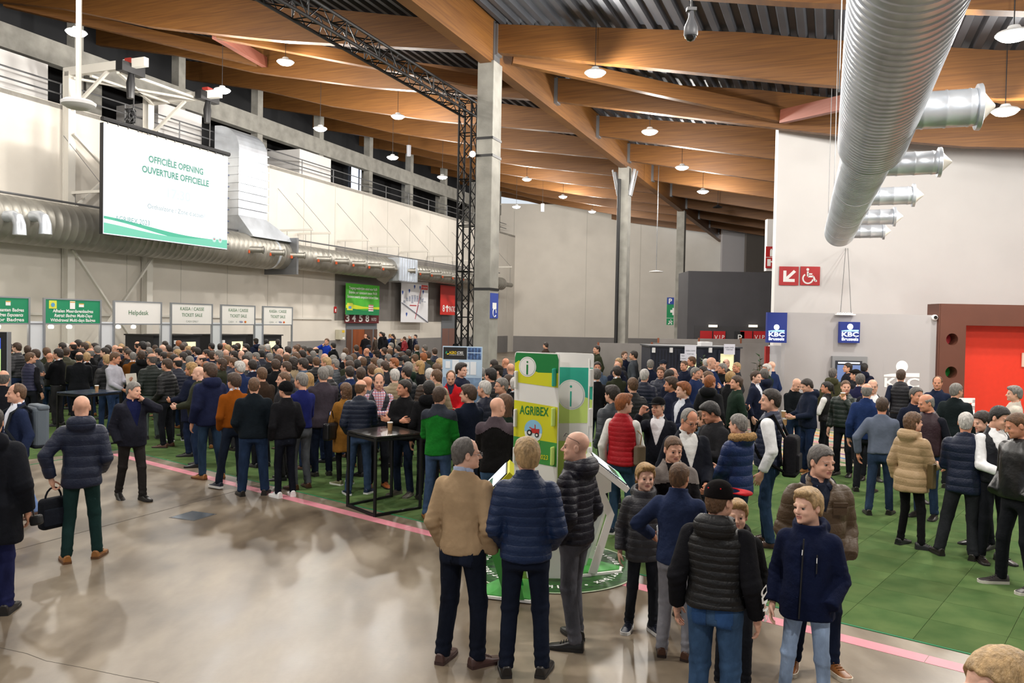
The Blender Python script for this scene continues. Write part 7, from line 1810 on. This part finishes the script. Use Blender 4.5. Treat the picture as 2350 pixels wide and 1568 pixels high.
R3 = put((1578, 935), None, 20, 'grey-haired man with glasses in a dark suit and open white shirt looking down', h=.013, top='blazer', tc='#10131d', shc='#dcdcda', hair='recede', hc='grey', skin='c', yaw=12, pitch_h=18, armL='frontlow', armR='down', w=1.14, belly=.05, fat=.006, **DK); glasses(R3[0], R3[1])
R4 = put((1690, 950), (1705, 1290), -125, 'grey-haired man in a blue puffer jacket with a fur-trimmed hood and jeans', top='puffer', tc='#0f2756', hood=True, fur=True, hair='short', hc='grey', skin='b', yaw=-5, pitch_h=6, pitch=.12, baffle=.012, puff=.026, hem=.82, armL='frontlow', armR='front', w=1.08, lc='#293c55', **BSN)
hp = hand_pt(R4[0], R4[2], 1, .1); o = thing('compact_camera', hp, 'black compact camera in the hands of the man with the fur hood', 'camera'); bevel(MB().obox(hp + UP * .02, (.06, .11, 0), (.04, -.02, 0), (0, 0, .075)).build('camera_body', M_blackp, o), .01); MB().lathe([(0, 0), (.026, 0), (.026, .04), (0, .045)], hp + UP * .02, 14, axis=(-.8, .3, 0)).build('lens', M_blackp, o)
R5 = put((1768, 893), (1757, 1252), -100, 'dark-haired man in a slate quilted vest with white sleeves and a black backpack', top='vest', tc='#2c3247', slc='#e6e6e8', hair='short', hc='dark', skin='b', yaw=-20, pitch=.055, hem=.90, armL='down', armR='front', sl_puff=.014, lc='#2a3d58', footL=(.1, .03, 8), footR=(-.12, -.05, -12), **BRN)
o = backpack(R5[0], fab('#141318'), fab('#0c0c0e'), 'black backpack hanging low behind the slate vest', off=(.02, .25, 1.05), sz=(.30, .15, .44), roll=False)
put((1640, 920), None, -50, 'dark-haired youth in a black and grey jacket looking at a phone', top='jacket', tc='#1c1c1f', hair='full', hc='black', skin='c', yaw=-25, pitch_h=25, armL='text', armR='text', H=1.74, **DK)
put((1618, 948), None, -150, 'boy in a grey-green jacket beside the dark-haired youth', top='jacket', tc='#3b4a55', kid=True, hs=1.12, hair='side', hc='mid', H=1.45, yaw=-30, hood=True, **DK)
R8 = put((1897, 876), None, -110, 'waitress with a dark ponytail in a black vest and white blouse', top='vest', tc='#0e0e10', baffle=0.0, puff=.008, slc='#e6e4e2', hair='pony', hc='black', skin='c', fem=True, w=.88, yaw=-20, armL='front', armR='front', H=1.60, **DK)
R9 = put((1941, 873), (1928, 1092), -20, 'man in a dark green puffer jacket drinking from a cup', top='puffer', tc='#14201a', hair='crop', hc='mid', skin='b', yaw=30, armL='drink', armR='down', pitch=.085, w=1.08, **DK)
hp = hand_pt(R9[0], R9[2], 1, .07); paper_cup(hp - UP * .05, 'paper cup at the mouth of the man in the dark green puffer')
put((1826, 866), (1816, 1066), 30, 'bald man in a black sweater with a small green chest logo holding cups', top='sweater', tc='#0e1216', hair='bald', skin='b', pitch_h=25, yaw=10, armL='front', armR='front', lc='#1d2c44', **BRN)
o = put((1857, 868), (1850, 1088), -60, 'dark-haired man in a navy hooded jacket beside the bald man with cups', top='jacket', tc='#121a2c', hood=True, hair='short', hc='dark', skin='b', pitch_h=20, yaw=-10, armL='front', armR='front', lc='#16233c', **TAN)
hp = hand_pt(o[0], o[2], -1, .1); paper_cup(hp + Vector((-.05, -.02, 0)), 'upper paper cup held between the bald man and the navy hooded jacket'); paper_cup(hp + Vector((-.02, -.02, -.14)), 'lower paper cup held between the bald man and the navy hooded jacket')
o = put((2003, 871), None, 5, 'smiling man with glasses in a navy cardigan over a white shirt', top='blazer', tc='#12141f', shc='#e0e0e2', hair='ring', hc='grey', skin='b', fat=.008, w=1.14, armL='front', armR='front', **DK); glasses(o[0], o[1])
put((2028, 912), (2008, 1180), 178, 'man in a pale grey-blue sweater and jeans with his back to the concrete', top='sweater', tc='#5e6677', hair='short', hc='brown', skin='c', hem=.92, armL='wide', armR='front', w=1.06, lc='#25344a', footL=(.14, .1, 15), footR=(-.14, -.08, -12), puff=.014)
put((2068, 848), None, 178, 'man in a black padded vest over navy sleeves facing the bank wall', top='vest', tc='#121218', slc='#151c30', hair='short', hc='brown', w=1.08, H=1.82, **DK)
R15 = put((2097, 948), (2085, 1255), 140, 'woman with short light brown hair in a beige padded coat and black trousers', H=1.66, top='puffer', tc='#a68b68', hood=True, fem=True, hair='bob', hc='mid', skin='b', yaw=20, pitch=.10, hem=.74, w=1.08, belly=.03, flare=.02, armL='down', armR='front', lc='#0e0e10', lfab='cloth', slim=.85, footL=(.12, .0, 10), footR=(-.16, -.05, -40), shoe='sneaker', shc2='#131315', sole='#1a1a1c')
hp = to_world(R15[0], (-.26, -.05, .98)); o = thing('shoulder_bag', hp - UP * .17, 'flat olive brown shoulder bag at the hip of the beige coat', 'bag')
bevel(MB().obox(hp, EX * .07 + NX * .05, NX * .06 - EX * .06, UP * .30).build('bag_body', fab('#5a4a2e', 'leather'), o), .015, 3); MB().tube([hp + UP * .13, to_world(R15[0], (-.2, .02, 1.3)), to_world(R15[0], (-.08, .1, 1.5))], .008, 6).build('strap', fab('#5a4a2e', 'leather'), o)
put((2135, 904), (2112, 1188), -25, 'bald man in a maroon fleece over dark sleeves beside the beige coat', top='vest', tc='#2b1820', baffle=0, slc='#141620', hair='ring', hc='grey', skin='c', yaw=-35, pitch_h=12, w=1.12, armL='down', armR='down', lc='#24344c')
put((2103, 889), None, 20, 'man with greying dark hair in a navy jacket behind the maroon fleece', top='jacket', tc='#12182a', hair='short', hc='saltp', skin='c', yaw=20, **DK)
put((2152, 864), None, -5, 'smiling man with receding hair in a navy zip jacket before the brown frame', top='jacket', tc='#111a30', hair='recede', hc='mid', skin='c', **DK)
put((2194, 880), None, 165, 'grey-haired man in a dark green coat before the red wall', top='coat', tc='#10191b', hair='short', hc='grey', yaw=30, w=1.12, **DK)
put((2222, 946), (2193, 1280), 178, 'white-haired man in a navy quilted jacket and charcoal trousers seen with his back turned', top='quilt', tc='#0d1830', hair='crop', hc='white', skin='c', hem=.80, pitch=.10, armL='front', armR='frontlow', w=1.06, lc='#24262a', lfab='cloth', slim=1.15, footL=(.24, -.02, 30), footR=(-.12, 0, -12), shc2='#1c1714')
put((2254, 944), (2268, 1258), -40, 'waitress with dark red hair in a black vest and white blouse', H=1.66, top='vest', tc='#0d0d0f', baffle=0, puff=.01, slc='#e6e2e4', fem=True, hair='bob', hc='dark', skin='d', pitch_h=14, yaw=-15, armL='front', armR='front', w=1.05, shc2='#0d0d0f', **DK)
put((2288, 930), None, 30, 'dark-haired waiter with a bow tie and black waistcoat', top='vest', tc='#0e1018', baffle=0, puff=.008, open=1.15, shirt=True, shc='#e8e8ea', slc='#e8e8ea', hair='short', hc='black', skin='b', yaw=25, pitch_h=16, armL='front', armR='front', H=1.8, **DK)
put((2345, 945), (2335, 1352), -45, 'balding man in a black leather jacket with grey-soled trainers', top='leather', tc='#0d0d0f', hair='crop', hc='mid', skin='c', pitch_h=18, yaw=-25, armL='jpocket', armR='jpocket', w=1.1, lc='#101217', lfab='cloth', footL=(.14, .02, 10), footR=(-.16, -.06, -18), shoe='sneaker', shc2='#3a3636', sole='#c9c4ba')
put((2327, 887), None, -75, 'grey-haired man in a cream jacket before the red wall', top='jacket', tc='#c9c1b5', hair='full', hc='grey', skin='b', H=1.74, **DK)
for (x, y), rz, kw, lab in (((1912, 845), 165, dict(tc='#3a3a26', hair='short', hc='saltp', hood=True), 'man in an olive hooded jacket at the cash machine'), ((1945, 833), -70, dict(tc='#1a1c24', hair='short', hc='dark'), 'dark-haired man turned sideways at the cash machine'),
                         ((1963, 846), -110, dict(tc='#15161c', hat='flat', hatc='#1a1714', hair='crop', hc='dark'), 'man with glasses in a dark flat cap at the cash machine'), ((1984, 834), 170, dict(tc='#14182a', hood=True, hair='short', hc='black'), 'man in a navy hooded jacket bending over the cash machine'),
                         ((1975, 858), 170, dict(top='blazer', tc='#1b1c3a', hair='short', hc='saltp'), 'man in a violet-blue jacket behind the man in the cardigan'), ((1990, 880), 175, dict(tc='#1a2c55', hair='ring', hc='grey'), 'grey-haired man in a blue jacket behind the man in the cardigan')):
    put((x, y), None, rz, lab, **dict(dict(top='jacket'), **kw), **DK)
# --- the deep crowd: one entry for each head seen (zoom coordinates), shared body prototypes ------------------
PROTO = [dict(top='jacket', armL='down', armR='pocket'), dict(top='jacket', armL='front', armR='front', w=1.12, belly=.05), dict(top='quilt', armL='pocket', armR='pocket', yaw=15), dict(top='puffer', armL='jpocket', armR='jpocket', w=1.06),
         dict(top='blazer', armL='front', armR='down', yaw=-15, shc='#c9cdd6'), dict(top='sweater', armL='crossed', armR='crossed', shirt=True, w=1.06), dict(top='jacket', hood=True, armL='down', armR='down', yaw=-20), dict(top='coat', armL='down', armR='jpocket', w=1.06, yaw=20),
         dict(top='coat', fem=True, w=.9, armL='front', armR='down', hem=.66)]
PNAME = ['jacket', 'jacket', 'quilted jacket', 'puffer jacket', 'blazer', 'sweater', 'hooded jacket', 'coat', 'coat']
PAL = [('navy', '#141a2e'), ('black', '#101114'), ('charcoal', '#26272b'), ('olive', '#2c2f22'), ('dark brown', '#30231a'), ('slate grey', '#3d4248'), ('dark green', '#15261c'), ('dark blue', '#18264a'), ('beige', '#8d7d64'), ('grey-blue', '#46566b')]
PALW = [26, 24, 14, 8, 7, 7, 5, 6, 4, 4]
HN = {'crop': 'cropped', 'short': 'short', 'full': 'thick', 'recede': 'receding', 'ring': 'balding', 'long': 'long', 'curly': 'curly', 'pony': 'tied-back', 'side': 'side-swept', 'quiff': 'swept-up', 'bob': 'bobbed'}
HCN = {'black': 'black', 'dark': 'dark brown', 'brown': 'brown', 'mid': 'light brown', 'grey': 'grey', 'white': 'white', 'blond': 'blond', 'ginger': 'reddish', 'fair': 'fair', 'saltp': 'greying'}
rng = random.Random(11)
# x, y, hair style code, colour code, facing (None = towards the booths), colour index or None
SC = {'s': 'short', 'c': 'crop', 'f': 'full', 'r': 'recede', 'g': 'ring', 'b': 'bald', 'l': 'long', 'u': 'curly', 'o': 'bob', 'p': 'pony', 'h': 'flat', 'k': 'cap'}
CC = {'k': 'black', 'd': 'dark', 'b': 'brown', 'm': 'mid', 'g': 'grey', 'w': 'white', 'y': 'blond', 'r': 'ginger', 'f': 'fair', 's': 'saltp'}
A = """150,200,sd 255,178,sb 420,225,sb 540,280,sb 715,260,fm 890,270,sd 1005,195,sw 955,178,sd 1115,168,gd 1195,135,sd 1290,175,sb 1345,160,sf 1385,190,sb 1455,185,sd 1335,328,rf 1385,265,gg 1255,265,sb
1500,225,sg 1610,255,sd 1665,215,sd 1650,360,sf 1765,215,bb 1870,195,sf 1840,235,gd 1935,240,sm 1965,265,sd 1975,290,sb 2150,250,bb 2170,298,sb 2285,250,sg 2275,170,ss 2190,160,sk 2120,160,gd 2230,235,sm"""
Bz = """170,215,sb 215,265,sk 320,155,sd 285,210,bb 375,215,sd 75,250,sg 200,270,sy 300,320,sd 410,325,sm 500,235,sg 515,280,sf 535,150,fr 620,170,ss 590,195,rb 685,230,sf 680,295,sd 775,235,sb 820,255,sd 600,330,sd 700,385,sg
350,425,sb 725,490,oy 880,365,gd 960,470,sr 840,545,bb 1040,185,sk 960,285,sd 1055,310,sb 1150,300,sg 1175,190,sd 1235,180,bb 1290,210,sf 1390,210,sk 1445,185,sb 1570,200,fk 1550,260,gd 1260,285,bb 1390,305,sd 1500,300,bb 1605,320,sg
1560,370,sd 1275,385,fm 1380,410,sm 1480,470,fw 1565,430,bb 1720,330,sg 1665,440,sd 1725,105,hd 1810,290,sk 1810,215,sg 1905,200,sw 1880,125,sk 2060,125,sd 2040,220,sk 2095,265,bb 2220,240,fd 1940,340,sg 2065,360,sb 2195,325,bb 2195,360,sm
2300,400,ud 2190,470,sb 2030,440,fb 1815,560,sm 2340,220,sm 2335,330,sm 2150,630,cm 1190,425,ub 460,360,sd"""
Cz = """160,200,sm 240,220,ss 340,250,sd 430,245,gd 700,175,sk 890,260,sm 1060,215,sb 390,305,sg 225,300,fd 120,330,ld 330,380,sd 565,345,bb 590,400,sf 700,370,sg 720,430,sg 440,400,sm 230,425,fd 90,410,ud 860,335,cw 940,380,ss 1120,385,bb
1215,262,bb 1370,290,kd 1250,205,hd 1070,440,sk 950,455,sb 1155,400,cm 1330,405,sm 1430,430,sg 1485,255,sb 1565,270,sm 1590,180,sg 1690,225,sd 1545,355,sg 1500,460,sb 1760,320,sb 1860,285,sd 1720,390,ks 1635,420,fr 1810,380,fk 1850,475,sg 1960,355,sm
1985,210,sm 2090,340,fr 2110,215,ss 2030,460,ly 2165,310,sb 2270,260,sb 2340,420,sf 2290,500,sm 1300,505,rm 1400,570,sf 1130,560,sb 950,540,rd 620,530,cg 310,650,ly 1225,700,bb 1650,585,sw 1830,545,sd 2290,590,rm 2190,575,sw 1010,350,sm"""
Rz = """180,110,sd 395,140,sm 500,135,sd 320,225,sf 300,270,bb 295,320,sd 640,360,sw 715,245,sg 865,240,kd 830,330,sm 985,345,bb 950,365,sd 1120,255,cm 1210,205,sm 1385,230,cw 1465,215,bb 1540,270,bb 1590,290,sg 1640,235,gm 1760,275,cf
1265,340,sg 1345,325,sd 1410,385,sm 1440,435,sr 1700,390,sy 1760,440,sb 2010,380,sb 2130,300,uw 2095,355,ss 2190,265,bb 490,465,sm 240,565,fd 960,460,fb 1110,520,fr 65,270,sd 45,355,ss"""
Mz = "1133,825,sd 1160,822,bb 1172,834,bb 1125,846,fk 1141,836,hd 1101,843,sg 1166,860,sb 1181,866,sw 1157,906,lm 1112,873,cw 1097,838,sb"
def rows(s, x0, y0, k): 
    for it_ in s.split():
        a, b, c = it_.split(','); yield x0 + float(a) / k, y0 + float(b) / k, SC[c[0]], CC.get(c[1], 'mid') if c[0] != 'b' else 'mid'
ALL = [(x, y, h, c, 'L') for x, y, h, c in rows(A, 0, 760, 6.714)] + [(x, y, h, c, 'L') for x, y, h, c in rows(Bz, 330, 760, 6.714)] + [(x, y, h, c, 'L') for x, y, h, c in rows(Cz, 660, 760, 6.714)] + \
      [(x, y, h, c, 'R') for x, y, h, c in rows(Rz, 1360, 780, 5.341)] + [(x, y, h, c, 'L') for x, y, h, c in rows(Mz, 0, 0, 1)]
ALL.sort(key=lambda a: -a[1])
def best_height(x, y):
    best = None
    for H in np.arange(1.64, 1.93, .02):
        p = at_z(x, y, H); t, u = tu(p)
        if p.length > 60: continue
        dm = min((math.hypot(p.x - a, p.y - b) for a, b in TAKEN), default=9)
        pen = 0 if t > -11.6 else 2.0
        bx, by = m2.x, m2.y
        if math.hypot(p.x - bx, p.y - by) < .8 or math.hypot(p.x + 1.76, p.y - 11.3) < .9 or math.hypot(p.x - 6.4, p.y - 20.6) < .6: pen += 1
        if math.hypot(p.x + .77, p.y - 23.24) < .9 or (abs(p.x + .95) < .75 and abs(p.y - 16.1) < .5): pen += 1
        if p.y > 22.6 and p.x > 3.5: pen += 1
        sc = min(dm, .60) - abs(H - 1.77) * .35 - pen
        if best is None or sc > best[0]: best = (sc, H)
    return best[1]
WARM = 0
for x, y, hs_, hc_, zone in ALL:
    H = best_height(x, y); pi = rng.choice([0, 1, 2, 3, 4, 5, 6, 7, 0, 2, 3])
    if hs_ in ('long', 'curly', 'bob', 'pony'): pi = 8
    cn, cc = rng.choices(PAL, PALW)[0]
    rz = (-140 + rng.uniform(-38, 38)) if zone == 'L' else rng.choice([-60, -110, 180, 150, 20, 60, -20, -150]) + rng.uniform(-20, 20)
    hat = None; hst = hs_
    if hs_ == 'flat': hat, hst = 'flat', 'crop'
    if hs_ == 'cap': hat, hst = 'cap', 'crop'
    hd_ = 'a bald head' if hst == 'bald' else ('a flat cap' if hat == 'flat' else 'a dark cap' if hat == 'cap' else f'{HN[hst]} {HCN[hc_]} hair')
    where = 'before the ticket kiosk' if zone == 'R' else 'facing the badge booths' if x < 385 else 'before the ticket booths' if x < 720 else 'near the numbered door' if x < 1000 else 'by the first column'
    lab = f'person with {hd_} in a {cn} {PNAME[pi]} {where}'
    sp = dict(PROTO[pi], tc=cc, hair=hst, hc=hc_, skin=rng.choice('abcd'), seed=pi * 1.3, h=.022, hh=.0105, hairh=.009)
    if hat: sp.update(hat=hat, hatc=rng.choice(['#17171a', '#2a2622', '#232a36']))
    sp.update(lc=rng.choice(['#16181e', '#1c2740', '#22324c', '#2a2a2c']), shc2=rng.choice(['#15110f', '#4a2b1a', '#8a5a2a', '#222222']))
    put((x, y), None, rz, lab, H=H, group='people waiting in the big crowd' if zone == 'L' else 'people crowding round the ticket kiosk', proto='p%d' % pi, **sp)
# people by the numbered door far back
LG_ = [(838.5, 767, 'bald', 'mid', 1, '#121317'), (845, 771, 'short', 'dark', 5, '#2a2a2c'), (861, 771, 'short', 'brown', 7, '#4a4038'), (874, 762, 'short', 'black', 0, '#101114'), (880, 764, 'short', 'dark', 6, '#1b1c22'), (895, 767, 'short', 'blond', 5, '#1a3a7c'),
       (901, 767, 'short', 'dark', 0, '#16181e'), (904, 772, 'short', 'brown', 6, '#b9ab92'), (921, 777, 'bald', 'mid', 4, '#101114'), (928, 773, 'short', 'brown', 3, '#7c1a22'), (941, 768, 'crop', 'white', 7, '#0f0f12'), (953, 768, 'short', 'dark', 2, '#141c34')]
for i, (x, y, hs_, hc_, pi, cc) in enumerate(LG_):
    dpt = 46.5 + (i % 3) * .7
    lab = f'person with {"a bald head" if hs_ == "bald" else HN[hs_] + " " + HCN[hc_] + " hair"} in a {PNAME[pi]}, {["first", "second", "third", "fourth", "fifth", "sixth", "seventh", "eighth", "ninth", "tenth", "eleventh", "twelfth"][i]} from the numbered door'
    put((x, y), None, -150 + 25 * (i % 4), lab, dep=dpt, group='people gathered by the numbered door', proto='p%d' % pi, **dict(PROTO[pi], tc=cc, hair=hs_, hc=hc_, skin='ab'[i % 2], h=.022, hh=.0105, hairh=.009))
for (x, y), rz, lab, kw in (((750, 777), -30, 'man in a royal blue sweater phoning near the switch cabinet', dict(top='sweater', tc='#16308a', hair='short', hc='mid', armR='phone', armL='down')), ((1252, 786), -120, 'man in a brown jacket alone on the far floor behind the info stand', dict(top='jacket', tc='#3a2d26', hair='short', hc='dark')),
                         ((1369, 793), -60, 'person in an olive jacket at the edge of the partition panel', dict(top='jacket', tc='#2c3020', hair='short', hc='dark')), ((1046, 781), 180, 'person in a black coat beside the second far door', dict(top='coat', tc='#0e0e10', hair='short', hc='dark'))):
    dep = dict([(750, 33.0), (1252, 33), (1369, 26.3), (1046, 53.0)])[x]
    put((x, y), None, rz, lab, dep=dep, **dict(kw, h=.022, hh=.0105), **DK)
